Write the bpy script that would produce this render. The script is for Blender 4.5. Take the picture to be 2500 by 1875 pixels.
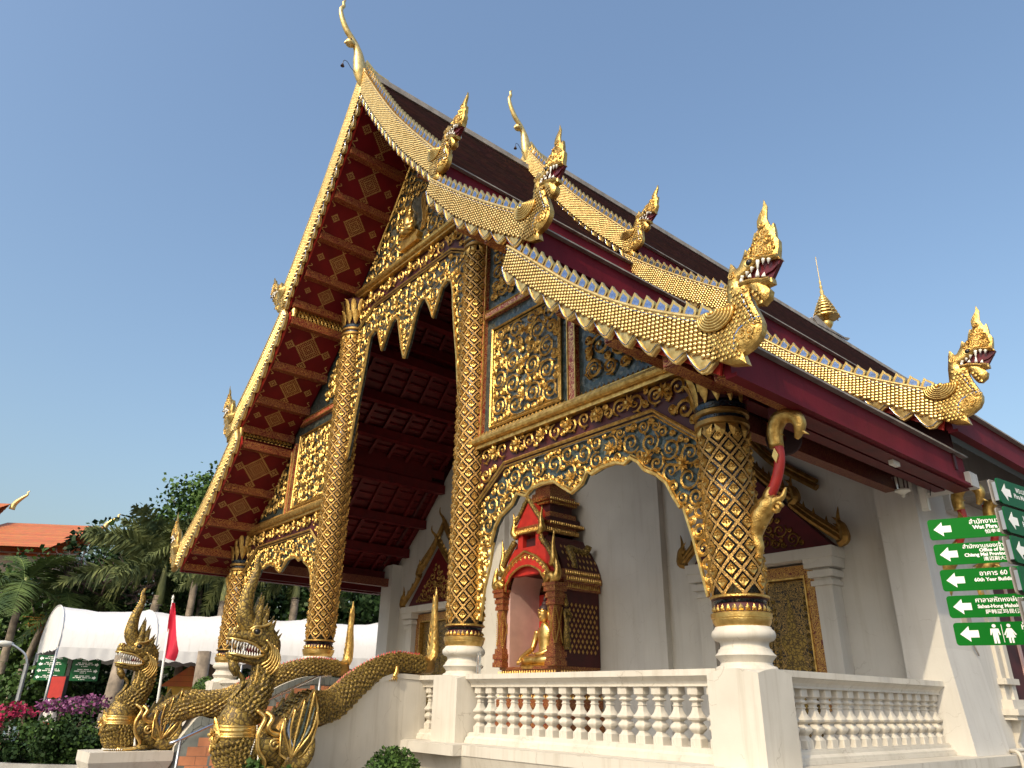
import bpy, math, random
import numpy as np
from mathutils import Vector, Matrix
from mathutils.geometry import delaunay_2d_cdt, tessellate_polygon

# ---------------------------------------------------------------- scene, camera, light
S = bpy.context.scene
for o in list(bpy.data.objects): bpy.data.objects.remove(o)
COL = S.collection
S.render.resolution_x, S.render.resolution_y = 1024, 768
cam_d = bpy.data.cameras.new('camera'); cam = bpy.data.objects.new('camera', cam_d); COL.objects.link(cam)
S.camera = cam
CAM = Vector((4.4079, -6.7188, 1.6037)); YAW, PITCH, ROLL = -0.8791, 0.4106, 0.0188
_f = Vector((math.sin(YAW)*math.cos(PITCH), math.cos(YAW)*math.cos(PITCH), math.sin(PITCH)))
_r = Vector((math.cos(YAW), -math.sin(YAW), 0)); _u = _r.cross(_f)
_r2 = _r*math.cos(ROLL)+_u*math.sin(ROLL); _u2 = -_r*math.sin(ROLL)+_u*math.cos(ROLL)
cam.matrix_world = Matrix(((_r2.x,_u2.x,-_f.x,CAM.x),(_r2.y,_u2.y,-_f.y,CAM.y),(_r2.z,_u2.z,-_f.z,CAM.z),(0,0,0,1)))
cam_d.sensor_width = 36; cam_d.lens = 1780.99/2500*36; cam_d.clip_start = .05; cam_d.clip_end = 3000

SUN = Vector((.38, -1.0, .88)).normalized()          # towards the sun
elev = math.asin(SUN.z)
world = bpy.data.worlds.new('World'); S.world = world; world.use_nodes = True
wn = world.node_tree; bg = wn.nodes['Background']
sky = wn.nodes.new('ShaderNodeTexSky'); sky.sky_type = 'NISHITA'; sky.sun_disc = False
sky.sun_elevation = elev; sky.sun_rotation = math.atan2(SUN.x, SUN.y)
sky.altitude = 300; sky.air_density = 1.7; sky.dust_density = 6.0; sky.ozone_density = 4.5
hs = wn.nodes.new('ShaderNodeHueSaturation'); hs.inputs['Saturation'].default_value = .98; wn.links.new(sky.outputs[0], hs.inputs['Color']); wn.links.new(hs.outputs[0], bg.inputs[0]); bg.inputs[1].default_value = .15
sl = bpy.data.lights.new('sun', 'SUN'); sl.energy = 2.0; sl.angle = math.radians(.6); sl.color = (1, .84, .58)
so = bpy.data.objects.new('sun', sl); COL.objects.link(so); so.location = (10, -30, 30)
so.rotation_euler = (-SUN).to_track_quat('-Z', 'Y').to_euler()
S.view_settings.view_transform = 'Standard'; S.view_settings.look = 'None'
S.view_settings.exposure = 0.5; S.view_settings.gamma = 1
S.cycles.max_bounces = 6

XC = -7.035           # centre line of the temple front
pi = math.pi
R = random.Random(7)

# ---------------------------------------------------------------- camera rays: a pixel of the 2500 px photo gives a direction
def pix_dir(px, py):
    F = 1780.99
    return (_r2*((px-1250)/F) - _u2*((py-937.5)/F) + _f)
def at_dist(px, py, d):
    q = pix_dir(px, py); q = q/math.hypot(q.x, q.y); return CAM+q*d
def at_z(px, py, z):
    q = pix_dir(px, py); return CAM+q*((z-CAM.z)/q.z)

# ---------------------------------------------------------------- helpers
class MB:
    def __init__(s): s.v = []; s.f = []; s.m = []
    def add(s, vs, fs, mi=0):
        o = len(s.v); s.v.extend(vs); s.f.extend([tuple(i+o for i in f) for f in fs]); s.m.extend([mi]*len(fs)); return s
    def box(s, x0, x1, y0, y1, z0, z1, mi=0):
        return s.add([(x0,y0,z0),(x1,y0,z0),(x1,y1,z0),(x0,y1,z0),(x0,y0,z1),(x1,y0,z1),(x1,y1,z1),(x0,y1,z1)],
            [(0,3,2,1),(4,5,6,7),(0,1,5,4),(1,2,6,5),(2,3,7,6),(3,0,4,7)], mi)
    def bar(s, a, b, w, h, mi=0, up=(0,0,1)):
        a = Vector(a); b = Vector(b); d = (b-a).normalized(); x = d.cross(Vector(up))
        if x.length < 1e-4: x = Vector((1,0,0))
        x.normalize(); y = x.cross(d); x = x*w/2; y = y*h/2
        vs = [tuple(p+i*x+j*y) for p in (a,b) for i,j in ((-1,-1),(1,-1),(1,1),(-1,1))]
        return s.add(vs, [(0,3,2,1),(4,5,6,7),(0,1,5,4),(1,2,6,5),(2,3,7,6),(3,0,4,7)], mi)
    def tube(s, pts, r, n=6, mi=0, sq=None, up=None, cap=True):
        """sweep; r number/list; sq = (a,b) squash of the two cross axes"""
        P = [Vector(p) for p in pts]; k = len(P)
        rr = [r]*k if isinstance(r, (int,float)) else r
        upv = Vector(up) if up else None; vs = []; prev = None
        for i in range(k):
            d = (P[min(i+1,k-1)]-P[max(i-1,0)])
            if d.length < 1e-9: d = Vector((0,0,1))
            d.normalize()
            if upv is not None: x = d.cross(upv)
            elif prev is None: x = d.cross(Vector((0,0,1)) if abs(d.z) < .9 else Vector((1,0,0)))
            else: x = prev-d*prev.dot(d)
            if x.length < 1e-6: x = d.orthogonal()
            x.normalize(); y = x.cross(d); prev = x
            q = rr[i]; qx, qy = (q, q) if not isinstance(q, tuple) else q
            if sq: qx *= sq[0]; qy *= sq[1]
            for j in range(n):
                a = 2*pi*j/n; vs.append(tuple(P[i]+x*(math.cos(a)*qx)+y*(math.sin(a)*qy)))
        fs = [(i*n+j, i*n+(j+1)%n, (i+1)*n+(j+1)%n, (i+1)*n+j) for i in range(k-1) for j in range(n)]
        if cap: fs += [tuple(range(n))[::-1], tuple((k-1)*n+j for j in range(n))]
        return s.add(vs, fs, mi)
    def lathe(s, prof, n=16, c=(0,0,0), rot=0, mi=0, sx=1, sy=1, a0=0, a1=None):
        full = a1 is None; m = n if full else n+1; A1 = 2*pi if full else a1
        vs = [(c[0]+r*math.cos(a0+rot+(A1-a0)*j/n)*sx, c[1]+r*math.sin(a0+rot+(A1-a0)*j/n)*sy, c[2]+z) for r,z in prof for j in range(m)]
        k = len(prof); fs = []
        for i in range(k-1):
            for j in range(n):
                j2 = (j+1)%m if full else j+1
                fs.append((i*m+j, i*m+j2, (i+1)*m+j2, (i+1)*m+j))
        if full:
            if prof[0][0] > 1e-4: fs.append(tuple(range(m))[::-1])
            if prof[-1][0] > 1e-4: fs.append(tuple((k-1)*m+j for j in range(m)))
        return s.add(vs, fs, mi)
    def ball(s, c, r, n=8, mi=0, sc=(1,1,1)):
        h = n//2
        prof = [(max(1e-5,math.sin(pi*i/h)), -math.cos(pi*i/h)) for i in range(h+1)]
        o = len(s.v); s.lathe([(a*r,b*r) for a,b in prof], n, (0,0,0), 0, mi)
        for i in range(o, len(s.v)):
            x,y,z = s.v[i]; s.v[i] = (c[0]+x*sc[0], c[1]+y*sc[1], c[2]+z*sc[2])
        return s
    def cone(s, a, b, r, n=6, mi=0, bend=None):
        a = Vector(a); b = Vector(b); m = (a+b)/2+(Vector(bend) if bend else Vector())
        return s.tube([a, (a+m)/2*.5+(a+m)/4, m, b], [r, r*.85, r*.6, r*.05], n, mi)
    def prism(s, poly, fn, h0, h1, mi=0, back=True):
        """poly (a,b) list, fn(a,b,h) -> xyz"""
        n = len(poly); tri = tessellate_polygon([[Vector((a,b,0)) for a,b in poly]])
        vs = [fn(a,b,h0) for a,b in poly]+[fn(a,b,h1) for a,b in poly]
        fs = [tuple(i+n for i in t) for t in tri]
        if back: fs += [tuple(t)[::-1] for t in tri]
        fs += [(i,(i+1)%n,(i+1)%n+n,i+n) for i in range(n)]
        return s.add(vs, fs, mi)
    def pillow(s, poly, fn, h0, bulge, w, step, mi=0, two=False, rnd=None):
        """cushion-like relief over a polygon: rises from h0 at the edge by bulge within w"""
        P = resample(poly, step); n = len(P); A = np.array(P)
        lo = A.min(0); hi = A.max(0); rg = random.Random(3)
        cand = [(x+rg.uniform(-.2,.2)*step, y+rg.uniform(-.2,.2)*step) for x in np.arange(lo[0], hi[0], step) for y in np.arange(lo[1], hi[1], step)]
        pts = list(P)
        if cand:
            C = np.array(cand); d = poly_dist(C, A); pts += [tuple(c) for c,dd in zip(cand, d) if dd > step*.45]
        res = delaunay_2d_cdt([Vector(q) for q in pts], [], [list(range(n))], 1, 1e-5)
        V = np.array([tuple(q) for q in res[0]]); d = np.maximum(poly_dist(V, A), 0)
        t = np.minimum(d/w, 1); H = bulge*np.sqrt(np.maximum(0, 1-(1-t)**2))
        fs = [tuple(f) for f in res[2]]
        vs = [fn(a,b,h0+h) for (a,b),h in zip(V,H)]
        s.add(vs, fs, mi)
        if two: s.add([fn(a,b,-h0-h) for (a,b),h in zip(V,H)], [f[::-1] for f in fs], mi)
        s.add([fn(a,b,h0) for a,b in P]+[fn(a,b,-h0 if two else 0) for a,b in P], [(i,i+n,(i+1)%n+n,(i+1)%n) for i in range(n)], mi)
        return s
    def mesh(s, name, mats, smooth=False, uv=None):
        me = bpy.data.meshes.new(name); me.from_pydata(s.v, [], s.f)
        for m in (mats if isinstance(mats, (list,tuple)) else [mats]): me.materials.append(MAT[m] if isinstance(m, str) else m)
        if len(me.materials) > 1: me.polygons.foreach_set('material_index', s.m)
        if smooth is True: me.polygons.foreach_set('use_smooth', [True]*len(me.polygons))
        elif smooth:
            me.polygons.foreach_set('use_smooth', [True]*len(me.polygons)); me.set_sharp_from_angle(angle=math.radians(smooth))
        me.update(); return me
    def build(s, name, mats, parent=None, smooth=False, loc=None, **kw):
        o = bpy.data.objects.new(name, s.mesh(name, mats, smooth)); COL.objects.link(o)
        o.parent = parent
        if loc: o.location = loc
        for k,v in kw.items(): o[k] = v
        return o
def obj(name, me, parent=None, loc=(0,0,0), rot=(0,0,0), sc=(1,1,1), **kw):
    o = bpy.data.objects.new(name, me); COL.objects.link(o); o.parent = parent
    o.location = loc; o.rotation_euler = rot; o.scale = sc
    for k,v in kw.items(): o[k] = v
    return o
def thing(name, label, cat, loc=(0,0,0), rz=0, group=None):
    o = bpy.data.objects.new(name, None); COL.objects.link(o); o.location = loc; o.rotation_euler = (0,0,rz)
    o.empty_display_size = .2; return tag(o, label, cat, group)
def tag(o, label, cat, group=None):
    o['label'] = label; o['category'] = cat
    if group: o['group'] = group
    return o
def copy_tree(o, parent=None):
    c = o.copy(); COL.objects.link(c); c.parent = parent
    for ch in [q for q in bpy.data.objects if q.parent == o]: copy_tree(ch, c)
    return c
KIDS = {}
def mirror_part(o, loc=None, mir=True, sx=1):
    """a copy of a part with its sub-parts, mirrored over the centre line of the temple"""
    c = o.copy(); COL.objects.link(c); c.parent = o.parent
    if mir: c.scale = (-o.scale.x, o.scale.y, o.scale.z); c.location.x = -o.location.x
    if loc: c.location = c.location+Vector(loc)
    c.scale.x *= sx
    for ch in o.children:
        d = ch.copy(); COL.objects.link(d); d.parent = c
    return c
def resample(poly, step, closed=True):
    out = []; n = len(poly)
    for i in range(n if closed else n-1):
        a = poly[i]; b = poly[(i+1)%n]; L = math.hypot(b[0]-a[0], b[1]-a[1]); k = max(1, int(round(L/step)))
        out += [(a[0]+(b[0]-a[0])*j/k, a[1]+(b[1]-a[1])*j/k) for j in range(k)]
    if not closed: out.append(tuple(poly[-1]))
    return out
def poly_dist(C, A):
    """signed distance of points C to polygon A (positive inside)"""
    B = np.roll(A, -1, 0); d = np.full(len(C), 1e9); ins = np.zeros(len(C), bool)
    for a, b in zip(A, B):
        ab = b-a; L = (ab**2).sum()
        if L < 1e-12: continue
        t = np.clip(((C-a)@ab)/L, 0, 1); d = np.minimum(d, np.hypot(*(C-a-t[:,None]*ab).T))
        cr = (a[1] > C[:,1]) != (b[1] > C[:,1])
        with np.errstate(divide='ignore', invalid='ignore'):
            xi = (b[0]-a[0])*(C[:,1]-a[1])/(b[1]-a[1])+a[0]
        ins ^= cr & (C[:,0] < xi)
    return np.where(ins, d, -d)
def smooth_curve(pts, k=6, closed=False):
    """Catmull-Rom"""
    P = [Vector(p) for p in pts]; n = len(P); out = []
    for i in range(n if closed else n-1):
        a = P[(i-1)%n] if (closed or i) else P[0]; b = P[i]; c = P[(i+1)%n]; d = P[(i+2)%n] if (closed or i+2 < n) else P[-1]
        for j in range(k):
            t = j/k; out.append(tuple(.5*((2*b)+(c-a)*t+(2*a-5*b+4*c-d)*t*t+(3*b-a-3*c+d)*t**3)))
    if not closed: out.append(tuple(P[-1]))
    return out
def lerp_list(xs, ys, x):
    return float(np.interp(x, xs, ys))
FR = lambda a,b,h: (a, -h, b)                       # facade relief: u, z, height towards -y

def scrollfill(mb, poly, fn, rmin, rmax, th, seed=1, h=.02, lobes=4, cell=None, mi=0, beads=True, turns=1.25):
    """carved vine scrolls packed into a polygon"""
    rg = random.Random(seed); A = np.array(poly); lo = A.min(0); hi = A.max(0); cell = cell or rmin*.35
    xs = np.arange(lo[0], hi[0], cell); ys = np.arange(lo[1], hi[1], cell)
    C = np.array([(x,y) for x in xs for y in ys])+np.array([(rg.uniform(-.4,.4)*cell, rg.uniform(-.4,.4)*cell) for _ in range(len(xs)*len(ys))])
    d = poly_dist(C, A); keep = d > rmin*.8; C = C[keep]; d = d[keep]; D0 = d.copy(); circ = []
    while len(C):
        w = np.minimum(d, rmax); i = int(np.argmax(w+np.array([rg.random()*.15*rmax for _ in range(len(w))])*(w > rmin))); r = w[i]
        if r < rmin: break
        c = C[i]; circ.append((c[0],c[1],r)); d = np.minimum(d, np.hypot(*(C-c).T)-r*.96)
    for (cx,cy,r) in circ:
        a0 = rg.uniform(0, 2*pi); sg = rg.choice((-1,1)); T = turns*rg.uniform(.9,1.15); k = max(12, int(T*13)); R0 = r*.93
        q = []; rr = []
        for j in range(k+1):
            t = j/k; a = a0+sg*2*pi*T*t; ra = R0*(1-t)**.75+r*.16*t
            q.append(fn(cx+ra*math.cos(a), cy+ra*math.sin(a), h+.35*th*math.sin(pi*t))); rr.append(th*(.55+.6*math.sin(pi*min(1,t*1.05+.08))))
        mb.tube(q, rr, 4, mi, cap=False)
        if beads:
            c = fn(cx, cy, h+th*.6); mb.ball(c, r*.14+th*.25, 6, mi)
        # leaves off the outer turn
        for j in range(lobes):
            t = (j+.4)/lobes*.62; a = a0+sg*2*pi*T*t; ra = R0*(1-t)**.75
            b = a+sg*.9; L = r*rg.uniform(.3,.55); x0 = cx+ra*math.cos(a); y0 = cy+ra*math.sin(a)
            ex, ey = x0+L*math.cos(b), y0+L*math.sin(b); nx, ny = -math.sin(b)*th*1.1, math.cos(b)*th*1.1
            mx, my = x0+(ex-x0)*.45, y0+(ey-y0)*.45
            mb.add([fn(x0,y0,h), fn(mx+nx,my+ny,h*.7), fn(ex,ey,h*.8), fn(mx-nx,my-ny,h*.7), fn(mx,my,h+th*1.1)], [(0,4,1),(1,4,2),(2,4,3),(3,4,0)], mi)
    return circ
def edge_tube(mb, pts, fn, h, r, mi=0, n=5, closed=False):
    P = [fn(a,b,h) for a,b in pts]
    if closed: P = P+[P[0], P[1]]
    mb.tube(P, r, n, mi)
def flower(mb, cx, cy, r, fn, h, mi=0, petals=8):
    for k in range(petals):
        a = 2*pi*k/petals; b = pi/petals*.8
        mb.add([fn(cx,cy,h+r*.12), fn(cx+r*.6*math.cos(a-b),cy+r*.6*math.sin(a-b),h+r*.1), fn(cx+r*math.cos(a),cy+r*math.sin(a),h+r*.3), fn(cx+r*.6*math.cos(a+b),cy+r*.6*math.sin(a+b),h+r*.1), fn(cx+r*.55*math.cos(a),cy+r*.55*math.sin(a),h+r*.32)],
            [(0,1,4),(1,2,4),(2,3,4),(3,0,4)], mi)
    mb.ball(fn(cx,cy,h+r*.22), r*.3, 6, mi)
# ---------------------------------------------------------------- materials
MAT = {}
def new_mat(name):
    m = bpy.data.materials.new(name); m.use_nodes = True; MAT[name] = m
    nt = m.node_tree; return m, nt, nt.nodes['Principled BSDF']
def mat(name, col, rough=.6, metal=0, var=.12, scale=6, bump=0, bscale=40, col2=None, spec=.5, detail=6, coord='Object', trans=0, alpha=1, sub=None, bdist=.01):
    m, nt, b = new_mat(name); N = nt.nodes; L = nt.links
    tc = N.new('ShaderNodeTexCoord'); no = N.new('ShaderNodeTexNoise'); no.inputs['Scale'].default_value = scale; no.inputs['Detail'].default_value = detail
    L.new(tc.outputs[coord], no.inputs['Vector'])
    cr = N.new('ShaderNodeValToRGB'); L.new(no.outputs[0], cr.inputs[0])
    c2 = col2 or tuple(max(0, c*(1-var*1.6)) for c in col); c1 = col if col2 else tuple(min(1, c*(1+var)) for c in col)
    cr.color_ramp.elements[0].position = .32; cr.color_ramp.elements[1].position = .68
    cr.color_ramp.elements[0].color = (*c2,1); cr.color_ramp.elements[1].color = (*c1,1)
    L.new(cr.outputs[0], b.inputs['Base Color']); b.inputs['Roughness'].default_value = rough; b.inputs['Metallic'].default_value = metal
    b.inputs['Specular IOR Level'].default_value = spec
    if bump:
        n2 = N.new('ShaderNodeTexNoise'); n2.inputs['Scale'].default_value = bscale; n2.inputs['Detail'].default_value = 4; L.new(tc.outputs[coord], n2.inputs['Vector'])
        bp = N.new('ShaderNodeBump'); bp.inputs['Strength'].default_value = bump; bp.inputs['Distance'].default_value = bdist; L.new(n2.outputs[0], bp.inputs['Height']); L.new(bp.outputs[0], b.inputs['Normal'])
    if trans: b.inputs['Transmission Weight'].default_value = trans
    if alpha < 1: b.inputs['Alpha'].default_value = alpha
    return m
def carve(name, col, colB, metal, rough, scale, strength, dist=.02, thr=.5, red=None):
    """gilded carving: gold cells in fine relief, base colour darkened in the crevices between them"""
    m, nt, b = new_mat(name); N = nt.nodes; L = nt.links
    tc = N.new('ShaderNodeTexCoord'); vo = N.new('ShaderNodeTexVoronoi'); vo.feature = 'DISTANCE_TO_EDGE'; vo.inputs['Scale'].default_value = scale
    no = N.new('ShaderNodeTexNoise'); no.inputs['Scale'].default_value = scale*.45; L.new(tc.outputs['Object'], no.inputs['Vector'])
    mx = N.new('ShaderNodeMixRGB'); mx.inputs[0].default_value = .12; L.new(tc.outputs['Object'], mx.inputs[1]); L.new(no.outputs['Color'], mx.inputs[2]); L.new(mx.outputs[0], vo.inputs['Vector'])
    cr = N.new('ShaderNodeValToRGB'); cr.color_ramp.elements[0].position = .04; cr.color_ramp.elements[1].position = .16
    cr.color_ramp.elements[0].color = (*colB,1); cr.color_ramp.elements[1].color = (*col,1)  # darker colour painted along the cell edges
    L.new(vo.outputs['Distance'], cr.inputs[0]); L.new(cr.outputs[0], b.inputs['Base Color'])
    mr = N.new('ShaderNodeMapRange'); mr.inputs[1].default_value = .03; mr.inputs[2].default_value = .15; mr.inputs[3].default_value = metal*.25; mr.inputs[4].default_value = metal
    L.new(vo.outputs['Distance'], mr.inputs[0]); L.new(mr.outputs[0], b.inputs['Metallic'])
    b.inputs['Roughness'].default_value = rough
    bp = N.new('ShaderNodeBump'); bp.inputs['Strength'].default_value = strength; bp.inputs['Distance'].default_value = dist
    L.new(vo.outputs['Distance'], bp.inputs['Height']); L.new(bp.outputs[0], b.inputs['Normal'])
    return m
def tiles(name, cols, scale, rough, metal, bumpd=.006, stretch=(1,1,1), grout=(.02,.02,.02)):
    """small glass mosaic pieces of mixed colours"""
    m, nt, b = new_mat(name); N = nt.nodes; L = nt.links
    tc = N.new('ShaderNodeTexCoord'); mp = N.new('ShaderNodeMapping'); mp.inputs['Scale'].default_value = stretch; L.new(tc.outputs['Object'], mp.inputs[0])
    vo = N.new('ShaderNodeTexVoronoi'); vo.inputs['Scale'].default_value = scale; L.new(mp.outputs[0], vo.inputs['Vector'])
    ve = N.new('ShaderNodeTexVoronoi'); ve.feature = 'DISTANCE_TO_EDGE'; ve.inputs['Scale'].default_value = scale; L.new(mp.outputs[0], ve.inputs['Vector'])
    sp = N.new('ShaderNodeSeparateColor'); L.new(vo.outputs['Color'], sp.inputs[0])
    cr = N.new('ShaderNodeValToRGB'); cr.color_ramp.interpolation = 'LINEAR'
    while len(cr.color_ramp.elements) < len(cols): cr.color_ramp.elements.new(.5)
    for i,c in enumerate(cols): cr.color_ramp.elements[i].position = i/(len(cols)-1); cr.color_ramp.elements[i].color = (*c,1)
    L.new(sp.outputs[0], cr.inputs[0])
    ed = N.new('ShaderNodeMath'); ed.operation = 'GREATER_THAN'; ed.inputs[1].default_value = .03; L.new(ve.outputs['Distance'], ed.inputs[0])
    mx = N.new('ShaderNodeMixRGB'); mx.inputs[1].default_value = (*grout,1); L.new(ed.outputs[0], mx.inputs[0]); L.new(cr.outputs[0], mx.inputs[2]); L.new(mx.outputs[0], b.inputs['Base Color'])
    b.inputs['Roughness'].default_value = rough; b.inputs['Metallic'].default_value = metal
    # every piece is tilted a little
    vm = N.new('ShaderNodeVectorMath'); vm.operation = 'SUBTRACT'; vm.inputs[1].default_value = (.5,.5,.5); L.new(vo.outputs['Color'], vm.inputs[0])
    vs = N.new('ShaderNodeVectorMath'); vs.operation = 'SCALE'; vs.inputs['Scale'].default_value = .22; L.new(vm.outputs[0], vs.inputs[0])
    ge = N.new('ShaderNodeNewGeometry'); va = N.new('ShaderNodeVectorMath'); va.operation = 'ADD'; L.new(ge.outputs['Normal'], va.inputs[0]); L.new(vs.outputs[0], va.inputs[1])
    nn = N.new('ShaderNodeVectorMath'); nn.operation = 'NORMALIZE'; L.new(va.outputs[0], nn.inputs[0]); L.new(nn.outputs[0], b.inputs['Normal'])
    return m
mat('gold', (.80,.54,.17), .36, .9, .14, 14, .5, 60, (.42,.24,.06), bdist=.014)
mat('gold_bright', (.84,.60,.22), .32, .9, .1, 10, .35, 60, (.56,.34,.09), bdist=.010)
mat('gold_pale', (.84,.63,.27), .38, .72, .14, 14, .3, 50, (.58,.39,.13), bdist=.01)
carve('gold_old', (.33,.225,.055), (.075,.045,.010), .6, .52, 20, .6, .016)
mat('gold_dark', (.42,.25,.07), .45, .75, .25, 10, .4, 50, (.22,.12,.03))
mat('gold_paint', (.64,.40,.15), .5, .35, .2, 12, .2, 50, (.42,.24,.08))
carve('gold_carved', (.80,.55,.18), (.26,.14,.035), .88, .36, 15, .45, .02)
carve('gold_carved_old', (.66,.46,.12), (.10,.06,.015), .85, .4, 30, .9, .018)
carve('lattice_gold', (.66,.40,.12), (.20,.10,.025), .8, .42, 42, .8, .012)
mat('white', (.63,.59,.515), .75, 0, .05, 2.2, .18, 60, (.55,.51,.44), bdist=.004)
mat('white_wall', (.62,.60,.56), .85, 0, .05, 1.1, .12, 30, (.54,.52,.485))
mat('concrete', (.36,.35,.33), .9, 0, .15, 3, .3, 40)
mat('red', (.12,.007,.009), .5, 0, .2, 5, .1, 30, (.075,.004,.006), spec=.3)
mat('red_bright', (.50,.03,.02), .45, 0, .2, 6, .1, 30, (.34,.02,.015))
mat('red_fascia', (.15,.010,.018), .6, 0, .2, 1.5, .15, 30, (.10,.007,.013), spec=.12)
mat('soffit_red', (.17,.006,.010), .55, 0, .25, 2.5, .15, 20, (.11,.004,.007), spec=.2)
mat('maroon_dark', (.06,.006,.008), .6, 0, .2, 5)
mat('tooth', (.80,.78,.72), .35, 0, .05)
mat('black', (.012,.012,.014), .35, 0, .1)
mat('mouth_red', (.11,.006,.010), .35, 0, .2)
mat('mirror_blue', (.36,.44,.60), .16, .85, .3, 30, 0, 40, (.16,.22,.36))
mat('steel', (.62,.63,.65), .25, 1.0, .05)
mat('steel_dull', (.45,.46,.47), .42, .9, .1)
def weather(name, amount, crack=.5):
    # rain streaks, patches of grime and hairline cracks on painted plaster
    m = MAT[name]; nt = m.node_tree; N = nt.nodes; L = nt.links; b = N['Principled BSDF']; src = b.inputs['Base Color'].links[0].from_socket
    tc = N.new('ShaderNodeTexCoord'); mp = N.new('ShaderNodeMapping'); mp.inputs['Scale'].default_value = (5,5,.35); L.new(tc.outputs['Object'], mp.inputs[0])
    n1 = N.new('ShaderNodeTexNoise'); n1.inputs['Scale'].default_value = 1.6; n1.inputs['Detail'].default_value = 8; n1.inputs['Roughness'].default_value = .7; L.new(mp.outputs[0], n1.inputs['Vector'])
    r1 = N.new('ShaderNodeValToRGB'); r1.color_ramp.elements[0].position = .5; r1.color_ramp.elements[1].position = .78; r1.color_ramp.elements[0].color = (0,0,0,1); r1.color_ramp.elements[1].color = (1,1,1,1); L.new(n1.outputs[0], r1.inputs[0])
    ma = N.new('ShaderNodeMath'); ma.operation = 'MULTIPLY'; ma.inputs[1].default_value = amount; L.new(r1.outputs[0], ma.inputs[0])
    mx = N.new('ShaderNodeMixRGB'); mx.blend_type = 'MULTIPLY'; mx.inputs[2].default_value = (.60,.55,.47,1); L.new(ma.outputs[0], mx.inputs[0]); L.new(src, mx.inputs[1])
    n2 = N.new('ShaderNodeTexNoise'); n2.inputs['Scale'].default_value = 3; n2.inputs['Detail'].default_value = 5; L.new(tc.outputs['Object'], n2.inputs['Vector'])
    ad = N.new('ShaderNodeMixRGB'); ad.inputs[0].default_value = .25; L.new(tc.outputs['Object'], ad.inputs[1]); L.new(n2.outputs['Color'], ad.inputs[2])
    vo = N.new('ShaderNodeTexVoronoi'); vo.feature = 'DISTANCE_TO_EDGE'; vo.inputs['Scale'].default_value = 1.7; L.new(ad.outputs[0], vo.inputs['Vector'])
    lt = N.new('ShaderNodeMath'); lt.operation = 'LESS_THAN'; lt.inputs[1].default_value = .0045; L.new(vo.outputs['Distance'], lt.inputs[0])
    gt = N.new('ShaderNodeMath'); gt.operation = 'GREATER_THAN'; gt.inputs[1].default_value = .53; L.new(n2.outputs[0], gt.inputs[0])
    mu = N.new('ShaderNodeMath'); mu.operation = 'MULTIPLY'; L.new(lt.outputs[0], mu.inputs[0]); L.new(gt.outputs[0], mu.inputs[1])
    m3 = N.new('ShaderNodeMath'); m3.operation = 'MULTIPLY'; m3.inputs[1].default_value = crack; L.new(mu.outputs[0], m3.inputs[0])
    m2 = N.new('ShaderNodeMixRGB'); m2.blend_type = 'MULTIPLY'; m2.inputs[2].default_value = (.45,.40,.34,1); L.new(m3.outputs[0], m2.inputs[0]); L.new(mx.outputs[0], m2.inputs[1]); L.new(m2.outputs[0], b.inputs['Base Color'])
tiles('mosaic', [(.04,.045,.04),(.11,.12,.10),(.05,.08,.08),(.16,.16,.13),(.07,.075,.065),(.13,.13,.10),(.20,.20,.17)], 20, .3, .25)
tiles('mosaic_teal', [(.02,.04,.04),(.06,.09,.08),(.03,.05,.055),(.11,.12,.10),(.04,.065,.06),(.09,.09,.065)], 18, .3, .2)
tiles('mosaic_dark', [(.010,.016,.03),(.02,.03,.05),(.012,.012,.012),(.02,.05,.08),(.015,.015,.02)], 60, .22, .4)
# red beams stencilled with gold
def stencil(name, red, gold, scale, thr):
    m, nt, b = new_mat(name); N = nt.nodes; L = nt.links
    tc = N.new('ShaderNodeTexCoord'); no = N.new('ShaderNodeTexNoise'); no.inputs['Scale'].default_value = scale; no.inputs['Detail'].default_value = 1; no.inputs['Distortion'].default_value = 1.6
    L.new(tc.outputs['Object'], no.inputs['Vector'])
    wv = N.new('ShaderNodeMath'); wv.operation = 'SINE'; ml = N.new('ShaderNodeMath'); ml.operation = 'MULTIPLY'; ml.inputs[1].default_value = 42; L.new(no.outputs[0], ml.inputs[0]); L.new(ml.outputs[0], wv.inputs[0])
    gt = N.new('ShaderNodeMath'); gt.operation = 'GREATER_THAN'; gt.inputs[1].default_value = thr; L.new(wv.outputs[0], gt.inputs[0])
    mx = N.new('ShaderNodeMixRGB'); mx.inputs[1].default_value = (*red,1); mx.inputs[2].default_value = (*gold,1); L.new(gt.outputs[0], mx.inputs[0]); L.new(mx.outputs[0], b.inputs['Base Color'])
    mm = N.new('ShaderNodeMath'); mm.operation = 'MULTIPLY'; mm.inputs[1].default_value = .6; L.new(gt.outputs[0], mm.inputs[0]); L.new(mm.outputs[0], b.inputs['Metallic'])
    b.inputs['Roughness'].default_value = .42
stencil('beam_stencil', (.15,.010,.010), (.46,.24,.08), 9, .3)
stencil('post_stencil', (.34,.035,.02), (.70,.42,.18), 7, .25)
stencil('beam_dark', (.11,.008,.012), (.30,.15,.07), 16, .3)
stencil('door_lacquer', (.012,.008,.006), (.38,.24,.07), 10, .1)
stencil('frame_lacquer', (.16,.03,.015), (.58,.34,.09), 12, -.05)
stencil('shrine_lacquer', (.16,.010,.008), (.50,.28,.085), 15, .35)
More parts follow.
